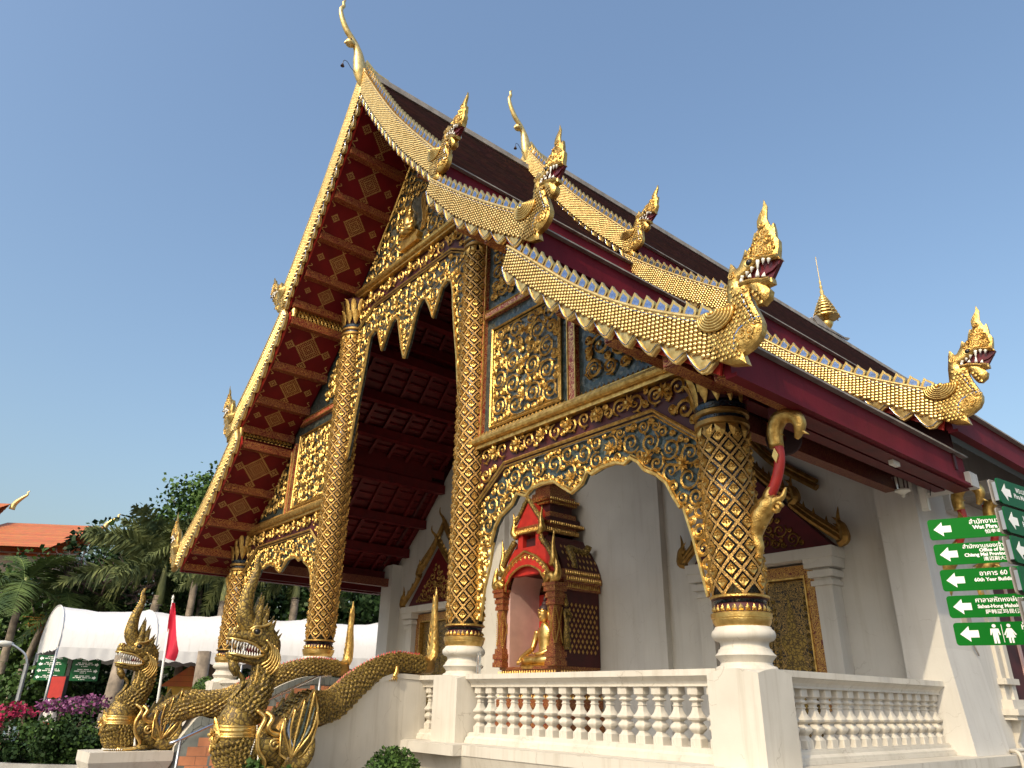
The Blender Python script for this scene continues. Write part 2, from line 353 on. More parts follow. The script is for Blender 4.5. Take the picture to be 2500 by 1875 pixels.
# roof tiles: courses are geometry, joints across them come from the material
def roof_mat(name, c1, c2, sc, rough=.55):
    m, nt, b = new_mat(name); N = nt.nodes; L = nt.links
    tc = N.new('ShaderNodeTexCoord'); br = N.new('ShaderNodeTexBrick')
    sep = N.new('ShaderNodeSeparateXYZ'); L.new(tc.outputs['Object'], sep.inputs[0]); cmb = N.new('ShaderNodeCombineXYZ'); L.new(sep.outputs['Y'], cmb.inputs[0]); L.new(sep.outputs['Z'], cmb.inputs[1]); L.new(cmb.outputs[0], br.inputs['Vector'])
    br.inputs['Color1'].default_value = (*c1,1); br.inputs['Color2'].default_value = (*c2,1); br.inputs['Mortar'].default_value = (c2[0]*.35,c2[1]*.35,c2[2]*.35,1)
    br.inputs['Scale'].default_value = sc; br.inputs['Mortar Size'].default_value = .012; br.inputs['Brick Width'].default_value = .9; br.inputs['Row Height'].default_value = .62
    no = N.new('ShaderNodeTexNoise'); no.inputs['Scale'].default_value = 2.5; L.new(tc.outputs['Object'], no.inputs['Vector'])
    mx = N.new('ShaderNodeMixRGB'); mx.blend_type = 'MULTIPLY'; mx.inputs[0].default_value = .5; L.new(br.outputs[0], mx.inputs[1]); L.new(no.outputs['Color'], mx.inputs[2]); L.new(mx.outputs[0], b.inputs['Base Color'])
    b.inputs['Roughness'].default_value = rough; b.inputs['Specular IOR Level'].default_value = .2
roof_mat('roof_tile', (.100,.036,.028), (.058,.022,.018), 5.5, .8)
roof_mat('roof_orange', (.74,.24,.08), (.62,.18,.06), 3.0, .5)
mat('roof_edge', (.30,.27,.24), .7, 0, .2, 4)
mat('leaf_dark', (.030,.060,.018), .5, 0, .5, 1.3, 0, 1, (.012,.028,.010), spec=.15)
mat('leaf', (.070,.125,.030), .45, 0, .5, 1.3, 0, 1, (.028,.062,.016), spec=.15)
mat('leaf_bright', (.12,.20,.045), .45, 0, .4, 1.5, 0, 1, (.055,.105,.025), spec=.15)
mat('palm_leaf', (.13,.18,.05), .6, 0, .4, 1.2, 0, 1, (.035,.065,.026), spec=.15)
mat('palm_fox', (.20,.225,.08), .6, 0, .4, 1.2, 0, 1, (.04,.06,.028), spec=.15)
mat('bark', (.16,.12,.085), .85, 0, .3, 5, .5, 30)
mat('bark_pale', (.26,.21,.16), .8, 0, .3, 4, .4, 30)
mat('palm_shaft', (.22,.24,.09), .5, 0, .25, 3, .1, 20)
mat('twig', (.10,.065,.06), .8, 0, .3, 6)
mat('petal_pink', (.42,.02,.09), .6, 0, .3, 5)
mat('petal_purple', (.22,.06,.17), .6, 0, .3, 5)
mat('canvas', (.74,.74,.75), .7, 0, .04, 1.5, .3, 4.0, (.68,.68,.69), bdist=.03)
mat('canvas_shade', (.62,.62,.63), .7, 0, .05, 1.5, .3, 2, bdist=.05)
mat('sign_green', (.001,.135,.010), .5, 0, .05, 2, spec=.1)
mat('sign_green_dark', (.002,.085,.025), .45, 0, .05, 2, spec=.2)
mat('sign_white', (.85,.85,.82), .45, 0, .02)
mat('flag_red', (.62,.015,.05), .6, 0, .1, 3, .3, 12)
mat('step_tile', (.40,.16,.075), .45, 0, .2, 2.5, .1, 30)
mat('step_slate', (.12,.13,.12), .5, 0, .25, 4)
mat('paving', (.15,.135,.12), .85, 0, .15, .8, .2, 20)
mat('tar', (.07,.07,.07), .9, 0, .2, 3, .3, 60)
mat('yellow_wall', (.62,.38,.07), .8, 0, .1, 2)
mat('pink_wall', (.55,.36,.33), .8, 0, .08, 3, .15, 30)
mat('orange_cloth', (.48,.09,.012), .75, 0, .2, 6, .3, 14)
mat('plastic_white', (.70,.69,.62), .4, 0, .05)
mat('plastic_clear', (.82,.86,.88), .08, 0, .02, trans=.9)
mat('lamp_glass', (.55,.52,.45), .2, 0, .05, trans=.4)
mat('speaker_grey', (.035,.012,.014), .6, 0, .1)
mat('terracotta', (.40,.14,.08), .7, 0, .15, 4)
mat('glass_dark', (.02,.02,.025), .08, 0, .05)
mat('soil', (.06,.045,.03), .95, 0, .3, 6, .4, 30)
mat('water_blue', (.45,.62,.75), .3, 0, .1)
mat('orange_petal', (.55,.20,.02), .6, 0, .3, 6)
weather('white', .55, .35); weather('white_wall', .35, .2); weather('concrete', .8, .3); weather('red_fascia', .6, .0); weather('canvas', .35, 0)
# ================================================================ ground and temple platform
g = MB().box(-400, 400, -400, 400, -.5, 0); gr = g.build('ground', 'paving'); gr['kind'] = 'structure'

T = thing('temple_hall', 'ornate gilded temple hall with steep dark tiled roofs and golden serpent bargeboards', 'temple', (XC,0,0))
P = lambda mb, name, mats, smooth=False, **kw: mb.build(name, mats, T, smooth, **kw)

pf = MB(); pf.box(-7.45, 7.45, -.42, 30, -.05, .70)
for a,b,y in ((-7.62,-3.1,-.53),(3.1,7.62,-.53)):
    pf.box(a, b, y, .1, .965, 1.085)
for s_ in (-1,1):
    a,b = sorted((s_*1.85, s_*3.09)); pf.box(a, b, -.66, .1, .962, 1.087)
    a,b = sorted((s_*6.55, s_*7.62)); pf.box(a, b, -.60, .1, .963, 1.086)
    a,b = sorted((s_*6.9, s_*7.60)); pf.box(a, b, .1, 30, .966, 1.084)
pf.box(-1.84, 1.84, -.42, .1, .70, 1.083); pf.box(-6.9, 6.9, .1, 8, .70, 1.083)
# sloped moulding under the ledge
for a,b in ((-7.55,-1.9),(1.9,7.55)):
    pf.add([(a,-.42,.70),(b,-.42,.70),(b,-.52,.965),(a,-.52,.965),(a,0,.70),(b,0,.70),(b,0,.965),(a,0,.965)], [(0,1,2,3),(0,3,7,4),(1,5,6,2),(4,7,6,5)])
pf.add([(7.45,-.42,.7),(7.45,30,.7),(7.57,30,.966),(7.57,-.42,.966)], [(0,1,2,3)])
P(pf, 'platform', 'white')

# ---------------------------------------------------------------- roof section curves (half width u, height z)
UP1 = [(0,14.36),(.08,14.22),(.77,13.13),(1.48,12.09),(2.19,11.18),(2.99,10.22),(3.12,10.07)]
LO1 = [(0,13.72),(.46,12.97),(1.09,12.03),(1.8,11.05),(2.5,10.22),(3.0,9.66)]
UP2 = [(2.94,9.62),(3.6,9.01),(4.11,8.57),(4.58,8.19),(5.14,7.76),(5.42,7.56)]
LO2 = [(2.80,9.43),(3.3,8.87),(3.68,8.47),(4.22,8.01),(4.72,7.63),(5.2,7.30)]
UP3 = [(4.93,7.30),(5.46,6.8),(5.98,6.3),(6.44,5.91),(6.86,5.6),(7.34,5.3),(7.82,5.04),(8.0,4.97)]
LO3 = [(4.80,7.02),(5.32,6.52),(5.84,6.07),(6.28,5.69),(6.7,5.38),(7.04,5.13),(7.5,4.83),(7.9,4.55)]
RF1 = [(0,14.22),(.77,12.98),(1.48,11.95),(2.19,11.04),(2.99,10.09),(3.18,9.90)]
RF2 = [(2.94,9.5),(3.6,8.89),(4.11,8.45),(4.58,8.07),(5.14,7.64),(5.30,7.54)]
RF3 = [(4.93,7.18),(5.46,6.68),(5.98,6.19),(6.44,5.8),(6.86,5.5),(7.34,5.19),(7.82,4.92),(8.0,4.85)]
def polylen(p): return sum(math.dist(a,b) for a,b in zip(p,p[1:]))
def offset_poly(p, d):
    out = []
    for i in range(len(p)):
        a = p[max(0,i-1)]; b = p[min(len(p)-1,i+1)]; t = math.dist(a,b); out.append((p[i][0]+(b[1]-a[1])/t*d, p[i][1]-(b[0]-a[0])/t*d))
    return out
def roof_slope(curve, y0, y1, dz=0, step=.125, sec=''):
    c = resample(smooth_curve([(a,b,0) for a,b in curve], 6), 9) if False else [(q[0],q[1]) for q in smooth_curve([(a,b,0) for a,b in curve], 5)]
    n = max(2, int(polylen(c)/step)); L = np.concatenate([[0], np.cumsum([math.dist(a,b) for a,b in zip(c,c[1:])])])
    s = np.linspace(0, L[-1], n+1); U = np.interp(s, L, [q[0] for q in c]); Z = np.interp(s, L, [q[1] for q in c])
    m = MB()
    for i in range(n):
        m.add([(U[i],y0,Z[i]+dz),(U[i],y1,Z[i]+dz),(U[i+1]+.014,y1,Z[i+1]+dz+.036),(U[i+1]+.014,y0,Z[i+1]+dz+.036)], [(0,1,2,3)])
        m.add([(U[i+1]+.014,y0,Z[i+1]+dz+.036),(U[i+1]+.014,y1,Z[i+1]+dz+.036),(U[i+1],y1,Z[i+1]+dz),(U[i+1],y0,Z[i+1]+dz)], [(0,1,2,3)])
    o = P(m, 'roof_slope', 'roof_tile'); mirror_part(o)
    # boarded underside
    q = offset_poly(list(zip(U,Z)), .10); m = MB()
    q = [(max(a,0),b) for a,b in q[::4]+[q[-1]]]
    for (a,b),(a2,b2) in zip(q,q[1:]): m.add([(a,y0,b+dz),(a2,y0,b2+dz),(a2,y1,b2+dz),(a,y1,b+dz)], [(0,1,2,3)])
    o = P(m, 'soffit', 'red'); mirror_part(o)
    # eave fascia with its pale drip edge
    ue, ze = U[-1], Z[-1]+dz; m = MB()
    m.box(ue-.10, ue-.02, y0+.01, y1, ze-.40, ze-.03); m.box(ue-.085, ue+.035, y0+.008, y1-.002, ze-.44, ze-.401)
    o = P(m, 'eave_fascia', 'red_fascia'); mirror_part(o)
    m = MB().box(ue-.06, ue+.05, y0+.02, y1, ze-.028, ze-.004); o = P(m, 'drip_edge', 'roof_edge'); mirror_part(o)
Y_A0, Y_A1 = -1.16, 4.0
roof_slope(RF1, -1.38, Y_A1); roof_slope(RF2, -1.28, Y_A1); roof_slope(RF3, -1.2, 4.35)
DYB, DZB, SXB = 4.78, .57, 1.027
for c,a in ((RF1,3.4),(RF2,3.5),(RF3,3.58)): roof_slope([(u_*SXB,z_) for u_,z_ in c], a, 27, DZB)
for y0_,y1_,dz_,sx_ in ((.0,4.0,0,1),(3.75,27,DZB,SXB)):      # upright boards closing the steps between the roof tiers
    for u_,z0_,z1_ in ((2.93,9.30,10.02),(4.92,7.00,7.72)):
        o = P(MB().box(u_*sx_-.03, u_*sx_+.0, y0_, y1_, z0_+dz_, z1_+dz_), 'tier_board', 'red'); mirror_part(o)
m = MB().box(-.11, .11, -1.45, 3.7, 14.17, 14.31); m.box(-.07, .07, -1.45, 3.7, 14.31, 14.36); P(m, 'ridge_cap', 'roof_edge')
m = MB().box(-.11, .11, 3.35, 27, 14.74, 14.88); m.box(-.07, .07, 3.35, 27, 14.88, 14.93); P(m, 'ridge_cap', 'roof_edge')
# board closing the step between the porch roof and the hall roof
for c,d in ((RF1,0),(RF2,0),(RF3,0)):
    top = [(a,b+DZB-.16) for a,b in c]; bot = [(a,b-.25) for a,b in c][::-1]
    m = MB().prism(top+bot, lambda a,b,h: (a,-h,b), -4.05, -3.97); o = P(m, 'step_board', 'maroon_dark'); mirror_part(o)
for c,d in ((RF1,0),(RF2,0),(RF3,0)):
    top = [(a,b+DZB-.2) for a,b in c]; bot = [(a,b-1.2) for a,b in c][::-1]
    m = MB().prism(top+bot, lambda a,b,h: (a,-h,b), -27, -26.9); o = P(m, 'rear_board', 'maroon_dark'); mirror_part(o)

# ---------------------------------------------------------------- serpent bargeboards
def ylean(z): return -1.28-.035*(z-4.4)
FB = lambda a,b,h: (a, ylean(b)-h, b)
HEAD_B = [(8.10,4.98),(8.13,5.23),(8.16,5.36),(8.17,5.42),(8.20,5.50),(8.25,5.41),(8.28,5.42),(8.33,5.49),(8.37,5.58),(8.41,5.53),(8.44,5.57),(8.46,5.64),(8.49,5.71),(8.53,5.69),(8.525,5.76),(8.53,5.82),(8.56,5.88),(8.61,5.94),(8.63,6.02),(8.655,5.93),(8.64,5.86),(8.63,5.80),(8.645,5.74),(8.665,5.69),(8.695,5.72),(8.70,5.64),(8.695,5.57),(8.72,5.51),(8.71,5.44),(8.69,5.36),(8.71,5.31)]
HEAD_M = [(8.71,5.31),(8.62,5.335),(8.54,5.365),(8.48,5.36),(8.43,5.32),(8.36,5.28),(8.29,5.265),(8.28,5.235),(8.38,5.23),(8.46,5.205),(8.52,5.175),(8.60,5.165)]
HEAD_F = [(8.60,5.165),(8.60,5.11),(8.53,5.11),(8.565,5.05),(8.54,4.98),(8.47,4.94),(8.42,4.96),(8.39,5.03),(8.375,5.10),(8.36,5.14),(8.355,5.08),(8.37,5.0),(8.40,4.91),(8.425,4.83),(8.44,4.76),(8.425,4.69),(8.38,4.62),(8.30,4.57),(8.20,4.54),(8.23,4.42),(8.05,4.47),(7.86,4.60),(7.82,4.80),(7.95,4.96)]
HEAD = HEAD_B[:-1]+HEAD_M+HEAD_F[1:]
fin_m = MB()
FIN = [(-.080,-.02),(.080,-.02),(.084,.05),(.066,.085),(.02,.10),(-.03,.115),(-.075,.138),(-.078,.095),(-.088,.06)]
fin_m.prism(FIN, lambda a,b,h: (a,-h,b), -.02, .02, 0)
fin_m.prism([(a*.62+.004,b*.62+.012) for a,b in FIN], lambda a,b,h: (a,-h,b), -.024, .024, 1)
FIN_ME = fin_m.mesh('crest_fin', ['gold_bright','mirror_blue'])
def along(curve, step):
    c = [(q[0],q[1]) for q in smooth_curve([(a,b,0) for a,b in curve], 8)]
    L = np.concatenate([[0], np.cumsum([math.dist(a,b) for a,b in zip(c,c[1:])])]); n = max(2,int(round(L[-1]/step))); s = np.linspace(0, L[-1], n+1)
    return np.c_[np.interp(s, L, [q[0] for q in c]), np.interp(s, L, [q[1] for q in c])]
def scale_plate(m, c, d, w, l, fn, h, lift):
    """one overlapping scale at c, pointing along d"""
    px, py = -d[1], d[0]; q = []
    for t,wd in ((0,.5),(.5,.5),(.82,.32),(1,0)):
        if wd == 0: q.append((c[0]+d[0]*l*t, c[1]+d[1]*l*t))
        else: q += [(c[0]+d[0]*l*t+px*w*wd, c[1]+d[1]*l*t+py*w*wd), (c[0]+d[0]*l*t-px*w*wd, c[1]+d[1]*l*t-py*w*wd)]
    hs = [h*.6,h*.6,h+lift*.5,h+lift*.5,h+lift*.9,h+lift*.9,h+lift]
    vs = [fn(a,b,z) for (a,b),z in zip(q,hs)]+[fn(c[0]+d[0]*l*.55, c[1]+d[1]*l*.55, h+lift*1.25)]
    m.add(vs, [(0,7,1),(0,2,7),(1,7,3),(2,4,7),(3,7,5),(4,6,7),(5,7,6)])
def bargeboard(up, lo, wav, hx, hz, hs, hr, fstep=.185):
    U = along(up, .05); Lw = along(lo, .05)
    # wavy flame edge along the bottom
    n = len(Lw); low = []
    for i,(a,b) in enumerate(Lw):
        t = i/(n-1); ph = (t*wav)%1; k = .14*(.5-.5*math.cos(pi*ph/.8))**.45 if ph < .8 else .14*(.5+.5*math.cos(pi*(ph-.8)/.2))**1.3
        j0 = max(0,i-1); j1 = min(n-1,i+1); d = Lw[j1]-Lw[j0]; d = d/np.hypot(*d); nr = np.array((d[1],-d[0])); nr = nr if nr[1] < 0 else -nr
        low.append((a+nr[0]*k+d[0]*k*.12, b+nr[1]*k+d[1]*k*.12))
    poly = [tuple(q) for q in U]+low[::-1]
    if up is UP1: poly = [(max(a,.004),b) for a,b in poly]
    m = MB(); m.pillow(poly, FB, .025, .030, .14, .08, 0, two=True)
    for q,h,r,mi in ((U,.075,.022,0),(U-np.array((.02,.035)),.078,.007,1)): edge_tube(m, [tuple(x) for x in q], FB, h, r, mi)
    edge_tube(m, low, FB, .030, .014, 0); edge_tube(m, [(a-.012,b+.030) for a,b in low], FB, .050, .006, 1)
    bo = P(m, 'bargeboard', ['gold_pale','mirror_blue'], 75)
    # red backing board seen between the flame tips
    Uo = along(lo, .25); q = [tuple(x) for x in Uo]; m = MB().prism([(a+.03,b+.10) for a,b in q]+[(a-.02,b-.10) for a,b in q][::-1], FB, -.085, -.05); m.build('backing_board', 'red_bright', bo)
    sc = MB(); w = .062; Ln = along(up, w*.92); n = len(Ln)
    A = np.array(poly)
    for i in range(n-1):
        t = i/(n-1); top = Ln[i]; bt = np.array((np.interp(t*(len(Lw)-1), range(len(Lw)), Lw[:,0]), np.interp(t*(len(Lw)-1), range(len(Lw)), Lw[:,1])))
        d = Ln[min(i+1,n-1)]-Ln[max(i-1,0)]; d = d/np.hypot(*d); W = np.hypot(*(bt-top))+.06; k = max(2,int(W/(w*.8)))
        for j in range(k):
            f = (j+.75+(.5 if i%2 else 0))/(k+.6)
            if f > .98: continue
            c = top+(bt-top)*f*1.02
            scale_plate(sc, c, (d[0],d[1]), w*.98, w*1.3, FB, .052, .032)
    sc.build('scales', 'gold_pale', bo, kind='stuff')
    Fp = along(up, fstep)
    for i in range(1, len(Fp)-1):
        d = Fp[i+1]-Fp[i-1]; ang = math.atan2(d[1], d[0]); a,b = Fp[i]
        obj('crest_fin', FIN_ME, bo, (a-math.sin(ang)*.02, ylean(b), b+.02), (0,-ang,0))
    # serpent head at the eave end
    ca, sa = math.cos(hr), math.sin(hr)
    def H(a, b): x, z = (a-8.15)*hs, (b-4.55)*hs; return (x*ca-z*sa+hx, x*sa+z*ca+hz)
    def FH(a, b, h):
        k = min(1, max(.13, 1-.87*(b-hz-.74*hs)/(.68*hs))); return (a, ylean(b)-h*k*.56, b)
    hp = [H(*q) for q in HEAD]; m = MB(); m.pillow(hp, FH, .07, .07, .10*hs, .042*hs, 0, two=True)
    st = [H(*q) for q in ((8.345,5.10),(8.36,5.0),(8.39,4.91),(8.415,4.83),(8.425,4.76))]
    edge_tube(m, [(a-.015,b) for a,b in st], FH, .10, .028*hs, 0); edge_tube(m, [(a-.05,b) for a,b in st], FH, .13, .009, 1)
    lip = [H(a,b+.022) for a,b in ((8.28,5.26),(8.36,5.285),(8.43,5.325),(8.48,5.365),(8.54,5.37),(8.62,5.34),(8.70,5.315))]
    edge_tube(m, lip, FH, .13, .020*hs); lip2 = [H(a,b-.022) for a,b in ((8.28,5.235),(8.38,5.23),(8.46,5.205),(8.52,5.175),(8.59,5.165))]
    edge_tube(m, lip2, FH, .12, .022*hs)
    for k in range(5):          # gill folds behind the mouth
        arc = [H(8.33-.02*k+.03*math.cos(t)-.05*k*.4, 5.19-.025*k+.05*math.sin(t)) for t in np.linspace(-2.6,-.6,7)]; edge_tube(m, arc, FH, .125, .010*hs)
    band = [H(*q) for q in ((8.12,4.62),(8.14,4.74),(8.20,4.80),(8.30,4.84),(8.42,4.84))]
    for k in range(3): edge_tube(m, [(a+.02*k,b-.03*k) for a,b in band], FH, .135, .010, 1 if k == 1 else 0)
    for (x,z,r) in ((8.50,5.46,.05),(8.56,5.55,.055),(8.60,5.64,.05),(8.46,5.52,.045),(8.55,5.45,.04),(8.64,5.55,.05),(8.62,5.44,.045),(8.66,5.46,.04),(8.58,5.74,.035),(8.24,4.70,.06),(8.33,4.70,.055),(8.22,5.33,.04)):
        c = H(x,z); a0 = R.uniform(0,6); q = []
        for j in range(11): t = j/10; q.append((c[0]+r*hs*(1-.8*t)*math.cos(a0+9*t), c[1]+r*hs*(1-.8*t)*math.sin(a0+9*t)))
        edge_tube(m, q, FH, .135, .012*hs)
    scrollfill(m, [H(*q) for q in ((8.30,5.42),(8.40,5.43),(8.48,5.40),(8.66,5.37),(8.69,5.50),(8.64,5.68),(8.60,5.80),(8.55,5.74),(8.48,5.62),(8.38,5.50))], FH, .016*hs, .045*hs, .0095*hs, 12, .13, cell=.012*hs, lobes=3)
    scrollfill(m, [H(*q) for q in ((8.16,4.62),(8.36,4.64),(8.42,4.74),(8.41,4.80),(8.20,4.76))], FH, .016*hs, .045*hs, .0095*hs, 13, .135, cell=.012*hs, lobes=3)
    HA = np.array(HEAD); MA = np.array([(8.20,5.18),(8.75,5.10),(8.75,6.1),(8.20,5.6)])
    for r_ in range(17):
        for k in range(14):
            a_, b_ = 7.84+.046*k+.023*(r_%2), 5.30-.046*r_; qq = np.array([(a_,b_)])
            if poly_dist(qq, HA)[0] > .018 and poly_dist(qq, MA)[0] < 0 and not (b_ < 4.81 and a_ > 8.17): c = H(a_,b_); scale_plate(m, c, (ca*.45,-.85), .050*hs, .068*hs, FH, .115+.02*min(1,poly_dist(qq,HA)[0]/.06), .028)
    ho = m.build('naga_head', ['gold','mirror_blue'], bo, 45)
    m = MB().prism([H(*q) for q in HEAD_M], FH, -.04, .04); m.build('mouth', 'mouth_red', bo)
    m = MB().prism([H(*q) for q in ((8.42,5.235),(8.52,5.265),(8.62,5.255),(8.685,5.265),(8.62,5.225),(8.52,5.215))], FH, -.03, .075); m.build('tongue', 'mouth_red', bo)
    for sgn in (1,-1):
        for (x,z,l,dn) in ((8.33,5.285,.05,-1),(8.385,5.305,.04,-1),(8.44,5.33,.045,-1),(8.505,5.375,.10,-1),(8.565,5.365,.05,-1),(8.62,5.34,.045,-1),(8.31,5.225,.07,1),(8.40,5.235,.035,1),(8.48,5.205,.085,1),(8.54,5.18,.04,1)):
            a = H(x,z); b = H(x+.015*dn, z+l*dn*1.15); q = MB().cone(FH(a[0],a[1],.125*sgn), FH(b[0],b[1],.12*sgn), .022*hs, 5); q.build('tooth', 'tooth', bo, True)
        c = H(8.415,5.395); q = MB().ball(FH(c[0],c[1],.125*sgn), .033*hs, 10); q.build('eye', 'black', bo, True)
        q = MB(); ring = [H(8.415+.045*math.cos(t),5.395+.04*math.sin(t)) for t in np.linspace(0,2*pi,13)]; edge_tube(q, ring, FH, .125*sgn, .013*hs); q.build('eye_rim', 'gold_bright', bo, True)
    # coiled shell fin where the neck leaves the board
    m = MB(); c0 = H(8.0,5.0)
    for k in range(6):
        r = (.17-.024*k)*hs; arc = [(c0[0]+r*1.15*math.cos(t+hr), c0[1]+r*.95*math.sin(t+hr)) for t in np.linspace(pi*.93, 2*pi*1.02, 14)]
        edge_tube(m, arc, FB, .10+.012*k, .019*hs)
    for k in range(4): a = c0[0]-.14*hs+.05*k*hs; m.ball(FB(a, c0[1]+.03*hs, .09), .035*hs, 6)
    m.build('shell_fin', 'gold_bright', bo, True)
    return bo
boards = [bargeboard(UP1, LO1, 18, 3.08, 9.66, .92, -.27, .175), bargeboard(UP2, LO2, 8.0, 5.46, 7.25, 1.0, -.02, .19), bargeboard(UP3, LO3, 11.0, 8.15, 4.55, .98, 0, .19)]
for b in boards:
    mirror_part(b); mirror_part(b, (0,DYB,DZB), False, SXB); mirror_part(b, (0,DYB,DZB), True, SXB)

# ---------------------------------------------------------------- ridge horns (slender bird-headed finials)
def ridge_horn(dy, dz):
    c = smooth_curve([(0,-1.66,13.84),(0,-1.72,14.05),(0,-1.76,14.25),(0,-1.80,14.5),(0,-1.84,14.7),(0,-1.93,14.89),(0,-2.05,15.03),(0,-2.17,15.15),(0,-2.28,15.33),(0,-2.35,15.50),(0,-2.38,15.66),(0,-2.33,15.80),(0,-2.345,15.90),(0,-2.30,16.0)], 4)
    r = np.interp(np.linspace(0,1,len(c)), [0,.06,.14,.24,.36,.45,.55,.65,.78,.86,.93,1], [.02,.10,.15,.135,.085,.075,.075,.062,.046,.040,.034,.008])
    m = MB().tube([(x,y+dy,z+dz) for x,y,z in c], list(r), 12, up=(1,0,0), sq=(1,.8)); o = P(m, 'ridge_horn', 'gold_pale', True)
    m = MB().ball((0,-2.06+dy,14.86+dz), .115, 12, sc=(.9,1,.8)); m.cone((0,-2.14+dy,14.84+dz),(0,-2.2+dy,14.76+dz),.05); m.build('bird_head', 'gold_pale', o, True)
    for s_ in (-1,1):
        m = MB().ball((s_*.085,-2.09+dy,14.89+dz), .026, 8); m.build('eye', 'black', o, True)
    # stepped tail running back along the ridge
    m = MB(); T0 = [(-1.70,14.28),(-1.64,14.62),(-1.42,14.46),(-1.30,14.42),(-1.05,14.40),(-1.12,14.36),(-.90,14.34),(-.98,14.31),(-.74,14.29),(-.74,14.22),(-1.66,14.10)]
    m.prism(T0, lambda a,b,h: (h,a+dy,b+dz), -.055, .055); m.build('horn_tail', 'gold_pale', o)
    m = MB().tube(smooth_curve([(.02,-1.87+dy,14.12+dz),(.03,-1.98+dy,14.17+dz),(.04,-2.08+dy,14.26+dz),(.05,-2.16+dy,14.24+dz),(.05,-2.18+dy,14.14+dz)],4), .008, 4)
    b = m.build('bell_arm', 'black', o); m = MB().lathe([(.012,.07),(.025,.055),(.03,.02),(.045,0)], 10, (.05,-2.18+dy,14.06+dz)); m.build('wind_bell', 'speaker_grey', o)
ridge_horn(0,0); ridge_horn(DYB+.08, DZB)
# tiered umbrella spire on the ridge
m = MB().lathe([(.10,15.0),(.16,15.05),(.14,15.12),(.24,15.3),(.28,15.5),(.2,15.65),(.14,15.72)], 14, (0,18.6,0)); o = P(m, 'ridge_spire', 'gold_bright', 40)
m = MB()
for k in range(7):
    z = 15.85+.26*k-.008*k*k; r = .62*(1-k/8.2)
    m.lathe([(r*.96,z+.04),(r,z),(r,z-.05),(r*.96,z-.05)], 18, (0,18.6,0)); m.lathe([(r*.28,z+.20),(r*.36,z+.05),(r*.3,z)], 14, (0,18.6,0))
    for j in range(12): a = 2*pi*j/12; m.ball((r*math.cos(a),18.6+r*math.sin(a),z-.1), .045, 6); m.bar((r*math.cos(a),18.6+r*math.sin(a),z),(r*.6*math.cos(a),18.6+r*.6*math.sin(a),z+.12),.02,.02)
m.build('tier_rings', 'gold_bright', o)
m = MB().lathe([(.12,15.7),(.1,16.5),(.07,17.2),(.10,17.5),(.05,17.65),(.08,17.8),(.04,17.95),(.06,18.1),(.02,18.3),(.018,19.7),(.03,19.72),(.004,19.85)], 10, (0,18.6,0)); m.build('spike', 'gold_pale', o)
m = MB(); 
for s_ in (-1,1):
    m.prism([(17.3,15.02),(17.55,15.22),(18.4,15.0),(19.6,15.0),(20.1,15.12),(19.9,14.95),(17.5,14.84)], lambda a,b,h: (h,a,b), .1*s_-.03, .1*s_+.03)
m.build('saddle_plate', 'roof_edge', o)

for q_ in [o]+list(o.children):
    if q_.name.startswith('saddle'): continue
    for v_ in q_.data.vertices: v_.co.z = 14.93+(v_.co.z-14.95)*.70; v_.co.x *= .8; v_.co.y = 18.6+(v_.co.y-18.6)*.8
# ---------------------------------------------------------------- columns
CR = .262
def dia(seed=0):
    m = MB(); w,h = .060,.073
    ring = [(0,h),(w,0),(0,-h),(-w,0)]
    f = lambda a,b,d: (CR+.004+d-a*a*1.6, a, b)
    o1 = [f(a,b,.0) for a,b in ring]; o2 = [f(a*.86,b*.86,.02) for a,b in ring]; o3 = [f(a*.5,b*.5,.016) for a,b in ring]
    vs = o1+o2+o3; fs = [(i,(i+1)%4,(i+1)%4+4,i+4) for i in range(4)]+[(i+4,(i+1)%4+4,(i+1)%4+8,i+8) for i in range(4)]+[(8,9,10,11)]
    m.add(vs, fs)
    for k in range(5):
        a = pi/2+(k-2)*.75; m.ball(f(.030*math.cos(a),.034*math.sin(a)+.002,.024), .014, 4)
    m.ball(f(0,.004,.03), .013, 6, 1); m.ball(f(0,-.05,.022), .012, 4)
    return m.mesh('plaque', ['gold','gold_dark'])
DIA = dia()
BASE = [(.295,1.87),(.30,1.93),(.285,1.955),(.255,1.965),(.245,1.99),(.262,2.02),(.295,2.055),(.262,2.09),(.255,2.115),(.243,2.12),(.232,2.15),(.238,2.18),(.262,2.195),(.285,2.20),(.305,2.225),(.312,2.25),(.303,2.285),(.28,2.305),(.272,2.325)]
